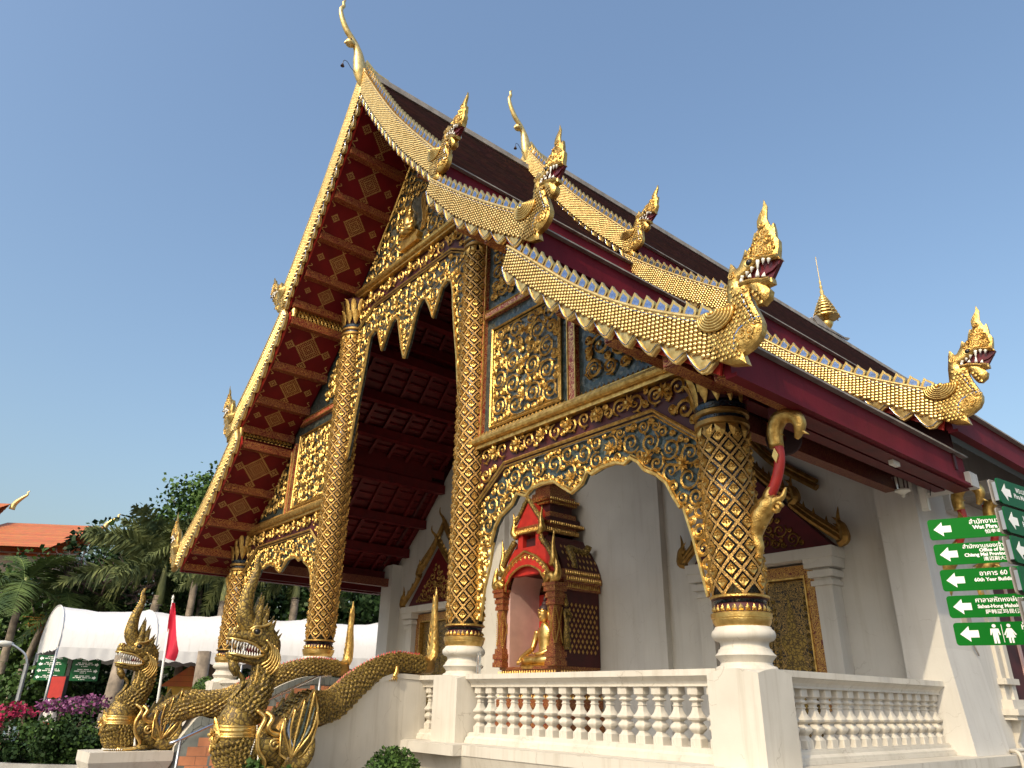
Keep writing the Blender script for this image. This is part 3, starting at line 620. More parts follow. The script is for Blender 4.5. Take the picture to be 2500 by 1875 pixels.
def column(u, ztop, tall):
    sh = MB().lathe([(CR-.004,2.55),(CR-.004,ztop)], 28, (u,0,0)); co = P(sh, 'column', 'mosaic_dark', True)
    m = MB().lathe(BASE, 40, (u,0,0)); m.build('base', 'white', co, 50)
    # square pedestal with arched shoulders
    h = .285; cx = u+(.05 if u > 0 else -.05); cy = -.055; m = MB()
    k = 9; arc = [(-h+2*h*i/(k-1), 1.885+.045*math.sin(pi*i/(k-1))) for i in range(k)]
    for rz in range(4):
        c,s_ = math.cos(rz*pi/2), math.sin(rz*pi/2); tr = lambda x,y,z: (cx+x*c-y*s_, cy+x*s_+y*c, z)
        poly = [tr(-h,-h,1.0),tr(h,-h,1.0)]+[tr(x,-h,z) for x,z in arc[::-1]]; m.add(poly, [tuple(range(len(poly)))])
        for (x,z),(x2,z2) in zip(arc,arc[1:]): m.add([tr(x,-h,z),tr(x2,-h,z2),tr(x2*.35,-.1,1.945),tr(x*.35,-.1,1.945)], [(0,1,2,3)])
    m.build('pedestal', 'white', co)
    m = MB().lathe([(.262,2.325),(.268,2.34),(.288,2.375),(.288,2.40),(.298,2.405),(.302,2.45),(.298,2.455),(.27,2.462)], 40, (u,0,0)); m.build('gold_ring', 'gold_bright', co, 40)
    m = MB().lathe([(.262,2.46),(.262,2.52),(.245,2.545),(.25,2.575),(.285,2.595)], 40, (u,0,0)); m.build('dark_scotia', 'maroon_dark', co, 40)
    m = MB().lathe([(.285,2.594),(.297,2.602),(.297,2.618),(.268,2.632)], 40, (u,0,0)); m.build('gold_lip', 'gold', co, 40)
    m = MB()
    for k in range(26):
        a = 2*pi*k/26; e = (math.cos(a),math.sin(a)); t = (-e[1],e[0]); f = lambda x,z,d: (u+e[0]*(.262+d)+t[0]*x, e[1]*(.262+d)+t[1]*x, z)
        m.add([f(-.026,2.468,.008),f(.026,2.468,.008),f(.024,2.495,.012),f(0,2.535,.004),f(-.024,2.495,.012),f(0,2.49,.028)], [(0,1,5),(1,2,5),(2,3,5),(3,4,5),(4,0,5)])
    m.build('leaf_band', 'gold', co)
    z0, z1 = 2.63, ztop-.30; Pz = .235; nA = 8
    m = MB()
    for sg in (-1,1):
        for k in range(nA):
            n = int((z1-z0)/Pz*4); V = []
            for i in range(n+1):
                z = z0+(z1-z0)*i/n; a = 2*pi*k/nA+sg*(z-z0)/Pz*2*pi/nA
                dz = .021; e = (math.cos(a),math.sin(a)); rr = CR+(.010 if sg > 0 else .013)
                for o_,ro in ((-dz,-.006),(-dz,0),(dz,0),(dz,-.006)): V.append((u+e[0]*(rr+ro), e[1]*(rr+ro), z+o_))
            fs = [(i*4+j, i*4+j+1, i*4+5+j, i*4+4+j) for i in range(n) for j in range(3)]; m.add(V, fs)
    m.build('lattice', 'lattice_gold', co)
    rows = int((z1-z0)/(Pz/2)); cnt = 0; rest = MB()
    for i in range(1, rows):
        for k in range(nA):
            z = z0+i*Pz/2; a = 2*pi*(k+.5*((i+1)%2))/nA
            # the side turned to the porch interior of the tall shafts is joined
            if cnt < 290 and (not tall or math.sin(a) < .5):
                obj('plaque', DIA, co, (u,0,z), (0,0,a)); cnt += 1
            else:
                ca,sa = math.cos(a), math.sin(a); rest.add([(u+v.co.x*ca-v.co.y*sa, v.co.x*sa+v.co.y*ca, z+v.co.z) for v in DIA.vertices], [tuple(p.vertices) for p in DIA.polygons])
    if rest.v: rest.build('plaques', 'gold', co, kind='stuff')
    # neck rings and leafy capital
    zt = ztop-.3
    m = MB().lathe([(.268,zt),(.30,zt+.02),(.30,zt+.07),(.272,zt+.085)], 32, (u,0,0)); m.lathe([(.275,zt+.12),(.305,zt+.14),(.305,zt+.18),(.275,zt+.2)], 32, (u,0,0)); m.build('neck_ring', 'gold_dark', co, 40)
    m = MB().lathe([(.272,zt+.085),(.272,zt+.12)], 32, (u,0,0)); m.lathe([(.285,zt+.2),(.29,zt+.26),(.28,zt+.265)], 32, (u,0,0)); m.build('mosaic_band', 'mosaic_dark', co, 40)
    m = MB().lathe([(.24,zt+.26),(.25,zt+.5),(.30,zt+.72),(.33,zt+.85),(.33,zt+.92)], 20, (u,0,0)); m.build('capital', 'maroon_dark', co, True)
    m = MB()
    for tier,(zb,hh,ro,nn) in enumerate(((zt+.26,.34,.262,12),(zt+.42,.46,.27,12))):
        for k in range(nn):
            a = 2*pi*(k+.5*tier)/nn; e = (math.cos(a),math.sin(a)); t = (-e[1],e[0])
            f = lambda x,z,d: (u+e[0]*(ro+d)+t[0]*x, e[1]*(ro+d)+t[1]*x, z)
            pts = [(0,.0,.0),(.35,.052,.02),(.7,.066,.05),(.92,.05,.09),(1,.0,.125)]
            vs = []; 
            for tt,wd,d in pts: vs += [f(-wd,zb+hh*tt,d), f(0,zb+hh*tt,d+.03), f(wd,zb+hh*tt,d)]
            m.add(vs, [(3*i+j,3*i+j+1,3*i+j+4,3*i+j+3) for i in range(4) for j in range(2)])
    m.build('capital_leaves', 'gold', co, True)
    m = MB()   # ring of hanging leaves below the neck
    for k in range(12):
        a = 2*pi*k/12; e = (math.cos(a),math.sin(a)); t = (-e[1],e[0]); f = lambda x,z,d: (u+e[0]*(CR+d)+t[0]*x, e[1]*(CR+d)+t[1]*x, z)
        m.add([f(-.06,zt,.012),f(.06,zt,.012),f(.05,zt-.09,.02),f(0,zt-.17,.006),f(-.05,zt-.09,.02),f(0,zt-.07,.045)], [(0,1,5),(1,2,5),(2,3,5),(3,4,5),(4,0,5)])
    m.build('hanging_leaves', 'gold', co)
    return co
IN, OUT = 2.345, 7.035
for u,zt,tl in ((OUT,4.72,0),(-OUT,4.72,0),(IN,9.42,1),(-IN,9.42,1)): column(u, zt, tl)

# ---------------------------------------------------------------- facade boards between the columns
def panel(poly, h0, h1, name, m_, parent=None, fn=FR):
    return MB().prism(poly, fn, h0, h1).build(name, m_, parent or T)
def both(o): mirror_part(o); return o
# mosaic walls of the gable sides and of the top gable
SIDE = [(2.5,5.30),(7.0,5.30),(6.0,6.16),(4.9,7.08),(4.9,7.45),(3.6,8.62),(2.72,9.45),(2.72,9.72),(2.5,9.9)]
both(panel(SIDE, -.10, 0, 'gable_side', 'mosaic_teal'))
TOP = [(-2.55,10.08),(2.55,10.08),(1.75,11.02),(1.0,12.02),(.4,12.95),(0,13.62),(-.4,12.95),(-1.0,12.02),(-1.75,11.02)]
go = panel(TOP, -.10, .02, 'gable_top', 'mosaic')
m = MB(); tp = [(-2.15,10.30),(2.15,10.30),(1.55,11.08),(.88,12.02),(.32,12.9),(0,13.4),(-.32,12.9),(-.88,12.02),(-1.55,11.08)]
cut = [(-.42,10.32),(.42,10.32),(.42,11.6),(-.42,11.6)]
half = [(.42,10.30),(2.15,10.30),(1.55,11.08),(.88,12.02),(.42,12.75)]
scrollfill(m, half, FR, .05, .24, .020, 5, .05, cell=.035); scrollfill(m, [(-a,b) for a,b in half], FR, .05, .24, .020, 5, .05, cell=.035)
scrollfill(m, [(-.42,11.7),(.42,11.7),(.42,12.7),(0,13.35),(-.42,12.7)], FR, .05, .16, .018, 8, .05, cell=.03)
edge_tube(m, tp[2:6], FR, .06, .03); edge_tube(m, [(-a,b) for a,b in tp[2:6]], FR, .06, .03)
m.build('carved_scrolls', 'gold', go)
# seated figure on a throne in the middle of the gable
m = MB(); m.prism([(-.34,10.42),(.34,10.42),(.28,10.52),(.34,10.62),(.26,10.70),(-.26,10.70),(-.34,10.62),(-.28,10.52)], FR, .02, .16)
fg = m.build('gable_throne', 'gold', go)
m = MB(); m.tube([(0,-.16,10.70),(0,-.18,10.86),(0,-.18,11.02),(0,-.17,11.10),(0,-.17,11.14)], [.16,.12,.15,.06,.05], 10); m.ball((0,-.18,11.2), .075, 10, sc=(.9,.9,1.15)); m.lathe([(.075,11.24),(.05,11.3),(.03,11.38),(.004,11.5)], 8, (0,-.18,0))
for s_ in (-1,1):
    m.tube([(s_*.14,-.18,11.02),(s_*.19,-.22,10.88),(s_*.06,-.30,10.82)], [.045,.04,.03], 6); m.tube([(s_*.05,-.16,10.76),(s_*.22,-.24,10.75),(s_*.03,-.30,10.74)], [.08,.07,.05], 6)
m.build('gable_figure', 'gold_bright', go, True)
for s_ in (-1,1):
    m = MB(); 
    for k in range(3): edge_tube(m, [(s_*(.30+.06*k+.05*math.sin(t*3)), 10.7+t*.5) for t in np.linspace(0,1.9,12)], FR, .06, .022)
    m.build('flame_border', 'gold', go)
# gold mouldings carrying the boards
def moulding(u0, u1, z, r=.065):
    m = MB().tube([(u0,-.13,z),(u1,-.13,z)], r, 10); m.box(u0, u1, -.12, -.02, z-.12, z-.05); m.box(u0, u1, -.11, -.02, z+.05, z+.10); return m
P(moulding(-2.2, 2.2, 10.19), 'moulding', 'gold')
both(P(moulding(2.50, 6.72, 5.37), 'moulding', 'gold'))
def lotus_row(u0, u1, z, w=.085, hh=.10, h=.02):
    m = MB(); n = int((u1-u0)/w)
    for k in range(n):
        a = u0+(k+.5)*w
        for dx,sc,dh in ((0,1,.02),): m.add([FR(a-w*.46,z,h),FR(a+w*.46,z,h),FR(a+w*.4,z+hh*.5,h+.02),FR(a,z+hh,h+.01),FR(a-w*.4,z+hh*.5,h+.02),FR(a,z+hh*.4,h+.055)], [(0,1,5),(1,2,5),(2,3,5),(3,4,5),(4,0,5)])
    return m
both(P(lotus_row(2.55, 6.55, 5.455), 'lotus_row', 'gold_dark'))
P(lotus_row(-2.1, 2.1, 10.27), 'lotus_row', 'gold_dark')
# red posts and rail dividing the gable sides
def post(poly, h0=.0, h1=.06, name='gable_post', mt='post_stencil'):
    o = panel(poly, h0, h1, name, mt); both(o); return o
post([(2.44,5.46),(2.66,5.46),(2.66,9.44),(2.44,9.62)], 0, .075); post([(4.65,5.46),(4.82,5.46),(4.82,7.02),(4.65,7.2)], 0, .07)
post([(2.662,7.57),(4.55,7.57),(4.42,7.72),(2.662,7.72)], 0, .07, 'gable_rail')
def trim(pts, r=.015, h=.075, name='trim', mt='gold', closed=False, parent=None):
    m = MB(); edge_tube(m, pts, FR, h, r, 0, 5, closed); return m.build(name, mt, parent or T)
for pts in ([(2.455,5.48),(2.455,9.55)],[(2.65,5.48),(2.65,9.42)],[(4.66,5.48),(4.66,7.1)],[(4.81,5.48),(4.81,7.0)],[(2.68,7.585),(4.5,7.585)],[(2.68,7.708),(4.42,7.708)]):
    both(trim(pts))
def gild(poly, name, seed, rmin, rmax, th, frame=True, backing=None, cell=None, extra=None, turns=1.6, h=.03):
    m = MB(); scrollfill(m, poly, FR, rmin, rmax, th, seed, h, cell=cell, turns=turns)
    if frame: edge_tube(m, poly, FR, .03, .024, 0, 5, True)
    if extra: extra(m)
    if backing: o = panel(poly, 0, .008, 'carved_panel', backing); m.build(name, 'gold', o); both(o)
    else: o = P(m, name, 'gold'); both(o)
    return o
def sq_extra(m):
    for (x,z,r) in ((3.66,6.42,.13),(3.66,7.0,.11),(3.66,5.86,.12),(3.1,6.95,.07),(4.2,6.95,.07),(3.1,5.85,.07),(4.2,5.85,.07)): flower(m, x, z, r, FR, .07)
SQ = [(2.86,5.57),(4.47,5.57),(4.47,7.32),(2.86,7.32)]
m = MB(); hp = [(3.67,5.6),(4.45,5.6),(4.45,7.29),(3.67,7.29)]
scrollfill(m, hp, FR, .042, .19, .019, 22, .04, cell=.028, turns=1.7); scrollfill(m, [(7.33-a,b) for a,b in hp], FR, .042, .19, .019, 22, .04, cell=.028, turns=1.7)
sq_extra(m); edge_tube(m, SQ, FR, .04, .03, 0, 5, True); edge_tube(m, [(a+(.05 if a < 3.6 else -.05),b+(.05 if b < 6.4 else -.05)) for a,b in SQ], FR, .03, .012, 0, 5, True)
o = panel(SQ, 0, .01, 'carved_panel', 'mosaic'); m.build('carved_scrolls', 'gold', o); both(o)
gild([(2.76,7.86),(3.42,7.86),(3.45,8.2),(3.1,8.75),(2.78,9.1)], 'carved_scrolls', 31, .05, .15, .020, False)
gild([(4.95,5.66),(6.45,5.62),(5.9,6.12),(5.3,6.62),(4.98,6.85)], 'carved_scrolls', 33, .05, .2, .021, False)
# friezes under the mouldings with carved flowers
FRZ_C = [(-2.12,9.28),(-1.46,9.64),(1.46,9.64),(2.12,9.28),(2.12,10.08),(-2.12,10.08)]
fo = panel(FRZ_C, -.08, .01, 'frieze', 'maroon_dark'); m = MB()
scrollfill(m, [(-2.1,9.70),(2.1,9.70),(2.1,10.05),(-2.1,10.05)], FR, .05, .15, .019, 41, .04, cell=.035)
for s_ in (-1,1): scrollfill(m, [(s_*1.55,9.64),(s_*2.1,9.35),(s_*2.1,9.7)], FR, .04, .12, .022, 42, .04, cell=.03)
for k in range(5): flower(m, -1.6+.8*k, 9.88, .15, FR, .06)
edge_tube(m, FRZ_C[:4], FR, .05, .022); edge_tube(m, [(a,b-.07) for a,b in FRZ_C[:4]], FR, .05, .016); m.build('carved_flowers', 'gold', fo)
FRZ = [(2.6,4.42),(3.24,4.90),(6.12,4.92),(6.78,4.40),(6.78,5.28),(2.6,5.28)]
fo = panel(FRZ, -.08, .01, 'frieze', 'maroon_dark'); m = MB()
scrollfill(m, [(2.62,4.98),(6.76,4.98),(6.76,5.26),(2.62,5.26)], FR, .04, .13, .017, 44, .04, cell=.03)
scrollfill(m, [(6.2,4.93),(6.76,4.5),(6.76,4.96)], FR, .04, .14, .022, 45, .04, cell=.03); scrollfill(m, [(2.62,4.5),(3.15,4.93),(2.62,4.96)], FR, .04, .14, .022, 46, .04, cell=.03)
for k in range(7): flower(m, 3.0+.55*k, 5.12, .12, FR, .07)
edge_tube(m, FRZ[:4], FR, .06, .024); edge_tube(m, [(a,b-.06) for a,b in FRZ[:4]], FR, .05, .015); m.build('carved_flowers', 'gold', fo); both(fo)
# scalloped arches with pendants
AC = [(0,7.82),(.13,8.1),(.27,8.55),(.36,8.82),(.5,8.95),(.65,8.90),(.80,8.66),(.95,8.34),(1.10,8.68),(1.2,8.91),(1.37,8.98),(1.53,8.90),(1.60,8.6),(1.63,8.3),(1.73,7.7),(1.83,7.2),(1.90,6.7),(1.98,6.25),(2.06,6.2)]
ACH = AC+[(2.10,6.2),(2.10,9.26),(1.44,9.56),(0,9.56)]
ACF = [(-a,b) for a,b in AC[::-1]][:-1]+AC+[(2.10,6.2),(2.10,9.26),(1.44,9.56),(-1.44,9.56),(-2.10,9.26),(-2.10,6.2)]
ao = panel(ACF, -.05, .0, 'arch_panel', 'mosaic'); m = MB()
for s_ in (1,-1):
    scrollfill(m, [(s_*(a+(.02 if a < .02 else 0)),b) for a,b in ACH], FR, .036, .19, .018, 51, .03, cell=.028)
    edge_tube(m, [(s_*a,b) for a,b in AC], FR, .03, .032); edge_tube(m, [(s_*(a+.0),b+.05) for a,b in AC[:14]], FR, .02, .014)
for (x,z,r) in ((0,8.35,.12),(.95,8.72,.10),(-.95,8.72,.10),(1.75,8.95,.13),(-1.75,8.95,.13),(0,8.95,.12),(.5,9.25,.13),(-.5,9.25,.13)): flower(m, x, z, r, FR, .05)
m.build('carved_scrolls', 'gold', ao)
AR = [(2.95,3.72),(3.05,3.98),(3.16,4.11),(3.42,4.24),(3.53,4.38),(3.72,4.31),(3.88,4.40),(4.08,4.42),(4.32,4.40),(4.43,4.32),(4.66,4.17),(4.86,4.26),(4.96,4.40),(5.03,4.35),(5.22,4.40),(5.45,4.41),(5.60,4.36),(5.71,4.41),(5.83,4.33),(5.92,4.21),(6.10,4.11),(6.24,3.98),(6.33,3.80),(6.41,3.66)]
ARP = AR+[(6.74,3.6),(6.74,4.34),(6.08,4.86),(3.28,4.84),(2.66,4.36),(2.66,3.7)]
ao = panel(ARP, -.05, .0, 'arch_panel', 'mosaic_teal'); m = MB()
scrollfill(m, ARP, FR, .030, .15, .0155, 61, .03, cell=.024)
edge_tube(m, AR, FR, .03, .030); edge_tube(m, [(a,b+.045) for a,b in AR], FR, .02, .012)
for (x,z,r) in ((4.66,4.36,.12),(3.3,4.35,.09),(6.0,4.36,.10),(2.95,4.1,.08),(6.5,4.15,.12),(5.4,4.6,.11),(4.0,4.62,.10)): flower(m, x, z, r, FR, .05)
m.build('carved_scrolls', 'gold', ao)
# open scrollwork legs running down beside the columns
for leg in ([(2.63,2.68),(2.72,2.66),(2.80,3.1),(2.92,3.45),(2.98,3.75),(2.64,3.8)], [(6.76,2.66),(6.66,2.66),(6.60,2.95),(6.53,3.3),(6.42,3.7),(6.76,3.7)]):
    m = MB(); scrollfill(m, leg, FR, .026, .10, .020, 64, .0, cell=.016, beads=False, lobes=4, turns=1.4); edge_tube(m, leg[1:5], FR, 0, .024); edge_tube(m, [leg[0],leg[-1]], FR, 0, .02)
    m.build('openwork_leg', 'gold_bright', ao)
both(ao)
# ---------------------------------------------------------------- soffit panels of the front overhang (stencilled), purlins, screens
def stencil_panel(a, b, ya, yb, name='soffit_panel'):
    """gold stencil of lozenges on the sloping red boarding between points a and b (u,z)"""
    A = Vector((a[0],0,a[1])); B = Vector((b[0],0,b[1])); d = (B-A); L = d.length; d.normalize(); nrm = Vector((d.z,0,-d.x)); nrm = nrm if nrm.z < 0 else -nrm
    W = yb-ya; f = lambda s,t,h: tuple(A+d*(s*L)+Vector((0,ya+t*W,0))+nrm*h)
    m = MB(); m.add([f(0,0,0),f(1,0,0),f(1,1,0),f(0,1,0)], [(0,1,2,3)]); po = P(m, name, 'soffit_red')
    m = MB(); cs = W*.027/1.2
    def cell(cx, cy, i, j, c, sc=.80):
        x = cx*W; y = cy*L; e = c*sc*.5; px, py = x+i*c, y+j*c
        q = lambda s,t: f((py+s)/L, (px+t)/W, .006); m.add([q(-e,-e),q(e,-e),q(e,e),q(-e,e)], [(0,1,2,3)])
    def loz(cx, cy, n, c, rings):
        for i in range(-n, n+1):
            for j in range(-n, n+1):
                k = abs(i)+abs(j)
                if k <= n and k in rings: cell(cx, cy, i, j, c)
    c = min(W,L)*.0255
    loz(.5, .5, 11, c, (0,1,3,5,6,8,10,11))
    for cx,cy in ((.5,.13),(.5,.87),(.17,.5),(.83,.5)): loz(cx, cy, 4, c*.95, (0,1,3,4))
    for sx in (0,1):
        for sy in (0,1):       # corner sprays
            for k in range(16):
                t = k/15; r_ = .06+.20*t; x = r_ if sx == 0 else 1-r_; y = .05+.03*math.sin(t*9) if sy == 0 else .95-.03*math.sin(t*9)
                cell(x, y, 0, 0, c*1.0); y2 = r_ if sy == 0 else 1-r_; x2 = .06+.03*math.sin(t*9) if sx == 0 else .94-.03*math.sin(t*9); cell(x2, y2, 0, 0, c*1.0)
    m.build('gold_stencil', 'gold_paint', po, kind='stuff'); both(po)
    return po
S1 = [(0,13.60),(.62,12.62),(1.18,11.78),(1.74,11.02),(2.30,10.32),(2.78,9.76)]
S2 = [(2.82,9.34),(3.55,8.52),(4.28,7.90),(4.98,7.38)]
S3 = [(4.90,6.98),(5.72,6.14),(6.50,5.45),(7.28,4.88),(7.86,4.56)]
def purlin(u, z, y0, y1, w=.15, h=.17, mt='beam_stencil', mir=True, name='purlin'):
    m = MB().box(u-w/2, u+w/2, y0, y1, z-h/2, z+h/2); m.box(u-w/2-.012, u+w/2+.012, y0+.02, y1, z-h/2-.014, z-h/2+.012)
    o = P(m, name, mt); 
    if mir: both(o)
    return o
for S_ in (S1,S2,S3):
    for a,b in zip(S_,S_[1:]): stencil_panel(a, b, ylean((a[1]+b[1])/2)+.06, -.04)
    for i,(u,z) in enumerate(S_):
        if u < .1: continue
        purlin(u, z-.02, ylean(z)+.10, -.02)
# the same purlins carry on as plain red timbers over the porch
for S_ in (S1,S2,S3):
    for (u,z) in S_:
        if .1 < u < 7.9: purlin(u, z-.05, .02, 4.42, .17, .22, 'red', name='porch_beam')
    for k in range(8):
        y = .35+k*.56; m = MB()
        for a,b in zip(S_,S_[1:]): m.bar((a[0],y,a[1]+.05),(b[0],y,b[1]+.05), .09, .07)
        o = P(m, 'rafter', 'red'); both(o)
    m = MB()
    for a,b in zip(S_,S_[1:]):
        for k in range(1,5):
            t = k/5; u = a[0]+(b[0]-a[0])*t; z = a[1]+(b[1]-a[1])*t+.11; m.box(u-.022, u+.022, .05, 4.42, z-.02, z+.02)
        m.add([(a[0],.0,a[1]+.14),(b[0],.0,b[1]+.14),(b[0],4.45,b[1]+.14),(a[0],4.45,a[1]+.14)], [(0,1,2,3)])
    o = P(m, 'roof_battens', 'red'); both(o)
# pierced gold screens at the two steps of the roof
for (u,z0,z1) in ((2.80,9.42,9.74),(4.95,7.06,7.36)):
    m = MB(); y0, y1 = -1.28, -.05; n = 13; w = (y1-y0)/n
    G = lambda a,b,h: (u-.01-h*0, a, b)
    for k in range(n):
        c = y0+(k+.5)*w
        for zz in (z0+(z1-z0)*.28, z0+(z1-z0)*.72):
            m.tube([(u+.02, c+w*.40*math.cos(t), zz+(z1-z0)*.2*math.sin(t)) for t in np.linspace(0,2*pi,9)], .014, 4); m.ball((u+.02,c,zz), .017, 4)
        m.box(u+.01, u+.03, c+w*.5-.008, c+w*.5+.008, z0, z1)
    m.box(u+.005, u+.035, y0, y1, z0-.01, z0+.02); m.box(u+.005, u+.035, y0, y1, z1-.02, z1+.01)
    so_ = P(m, 'pierced_screen', 'gold'); 
    m = MB().box(u+.10, u+.12, y0, y1, z0, z1); m.build('screen_back', 'maroon_dark', so_)
    m = MB().lathe([(.05,z0-.02),(.07,z0+.02),(.05,z0+.07),(.085,z0+.15),(.05,z0+.22),(.07,z0+.27),(.05,z1+.02)], 10, (u+.02,y0-.02,0)); m.build('gold_vase', 'gold_bright', so_, True)
    both(so_)
# cross beam under the outer eave on the left and right
purlin(7.62, 4.50, .1, 4.3, .12, .14, 'red', name='eave_beam')

# ---------------------------------------------------------------- walls of the hall
YW = 4.45
WALL = [(7.20,1.08),(7.20,4.98),(5.0,7.0),(4.85,7.25),(2.85,9.35),(2.75,9.65),(0,13.5),(-2.75,9.65),(-2.85,9.35),(-4.85,7.25),(-5.0,7.0),(-7.20,4.98),(-7.20,1.08)]
P(MB().prism(WALL, FR, -YW-.3, -YW), 'wall', 'white_wall')
for s_ in (-1,1):
    a,b = sorted((s_*6.9,s_*7.30)); P(MB().box(a, b, YW+.3, 27, 1.08, 5.70), 'wall', 'white_wall')
    # corner pilaster with a battered foot, thin wall pilasters
    m = MB(); a,b = sorted((s_*6.78,s_*7.33)); m.box(a, b, 4.14, 5.2, 1.08, 5.1)
    x0 = s_*7.33; x1 = s_*7.46
    m.add([(x0,4.14,2.35),(x0,5.2,2.35),(x1,5.2,1.085),(x1,4.08,1.085),(s_*6.78,4.08,1.085),(s_*6.78,4.14,2.35)], [(0,1,2,3),(0,3,4,5)])
    P(m, 'pilaster', 'white_wall')
    a,b = sorted((s_*2.05,s_*2.62)); P(MB().box(a, b, YW-.14, YW+.02, 1.08, 9.1), 'pilaster', 'white_wall')
    # eave bracket shelf
    a,b = sorted((s_*7.05,s_*8.05)); P(MB().box(a, b, 4.28, 4.55, 4.42, 4.62), 'bracket_beam', 'white_wall')
m = MB().box(6.9, 7.42, 5.2, 27, 4.35, 4.62); m.box(6.9, 7.5, 5.2, 27, 4.62, 4.74); P(m, 'cornice', 'white_wall')
# tower block of grey stucco between the eaves at the side
m = MB().box(7.3, 7.9, 5.4, 27, 4.55, 4.75); P(m, 'gutter', 'roof_edge')

# ---------------------------------------------------------------- carved eave brackets
def bracket(x, y, ztop, s=1, rot=0):
    """gilded serpent bracket: base body low on the shaft, curved red arm rising to a curled crest below the eave"""
    m = MB(); f = lambda a,b: (x+math.cos(rot)*a*s, y+math.sin(rot)*a*s, ztop+b*s)
    arm = smooth_curve([f(.12,-.98),f(.26,-.86),f(.38,-.66),f(.44,-.44),f(.42,-.22),f(.40,-.05)], 4)
    m.tube(arm, [.055]*len(arm), 8, 0); bo = P(m, 'eave_bracket', 'red_bright', True)
    m = MB()
    c = smooth_curve([f(.0,-1.55),f(.05,-1.40),f(.02,-1.25),f(.10,-1.08),f(.20,-.97),f(.28,-.86)], 4)
    m.tube(c, list(np.interp(np.linspace(0,1,len(c)),[0,.3,.6,.85,1],[.03,.07,.11,.10,.05])), 8)
    for (a,b,r) in ((.12,-1.02,.12),(.24,-.92,.09),(.05,-1.2,.10),(.32,-1.0,.07)):
        q = [f(a+r*(1-.8*t)*math.cos(8*t), b+r*(1-.8*t)*math.sin(8*t)) for t in np.linspace(0,1,12)]; m.tube(q, .028*s, 5)
    # pointed jaw leaf
    q = smooth_curve([f(.20,-1.02),f(.30,-.92),f(.40,-.90),f(.46,-.80)],4); m.tube(q, list(np.linspace(.07,.012,len(q))), 6)
    q = smooth_curve([f(.22,-.98),f(.26,-.84),f(.34,-.74),f(.34,-.64)],4); m.tube(q, list(np.linspace(.08,.03,len(q))), 6)
    m.build('bracket_foot', 'gold', bo, True)
    m = MB()
    q = smooth_curve([f(.42,-.34),f(.42,-.15),f(.50,-.02),f(.64,-.02),f(.72,-.12),f(.70,-.24),f(.66,-.30)],4)
    m.tube(q, list(np.interp(np.linspace(0,1,len(q)),[0,.3,.7,1],[.075,.09,.07,.02])), 8)
    for k in range(4):
        t = .2+.2*k; p0 = q[int(t*(len(q)-1))]; m.cone(p0, (p0[0]+math.cos(rot)*.10,p0[1]+math.sin(rot)*.10,p0[2]-.07), .03, 5)
    m.build('bracket_crest', 'gold', bo, True)
    m = MB(); p0 = Vector(f(.43,-.45)); m.prism([(-.06,0),(0,-.08),(.06,0),(0,.08)], lambda a,b,h: (p0.x+a*.6, p0.y-.056-h, p0.z+b), 0, .02); m.build('gold_lozenge', 'gold_bright', bo)
    return bo
bracket(7.26, .02, 4.40, .94); bracket(7.26, 4.72, 4.55); bracket(7.26, 5.9, 4.55); bracket(7.26, 7.6, 4.55)
bracket(-7.26, 4.72, 4.55, 1, pi); bracket(-7.26, .02, 4.48, 1, pi)

# short carved beam from the corner column back along the side
m = MB().box(6.95, 7.12, .15, 4.2, 4.50, 4.72); o = P(m, 'side_beam', 'beam_dark'); both(o)
m = MB(); scrollfill(m, [(.3,4.78),(2.0,4.78),(2.0,5.2),(.3,5.2)], lambda a,b,h: (7.12+h, a, b), .06, .18, .025, 71, .02, cell=.04); o = P(m, 'side_scrolls', 'gold_dark')
m = MB().box(6.98, 7.10, .1, 4.2, 4.75, 5.25); P(m, 'side_board', 'maroon_dark')

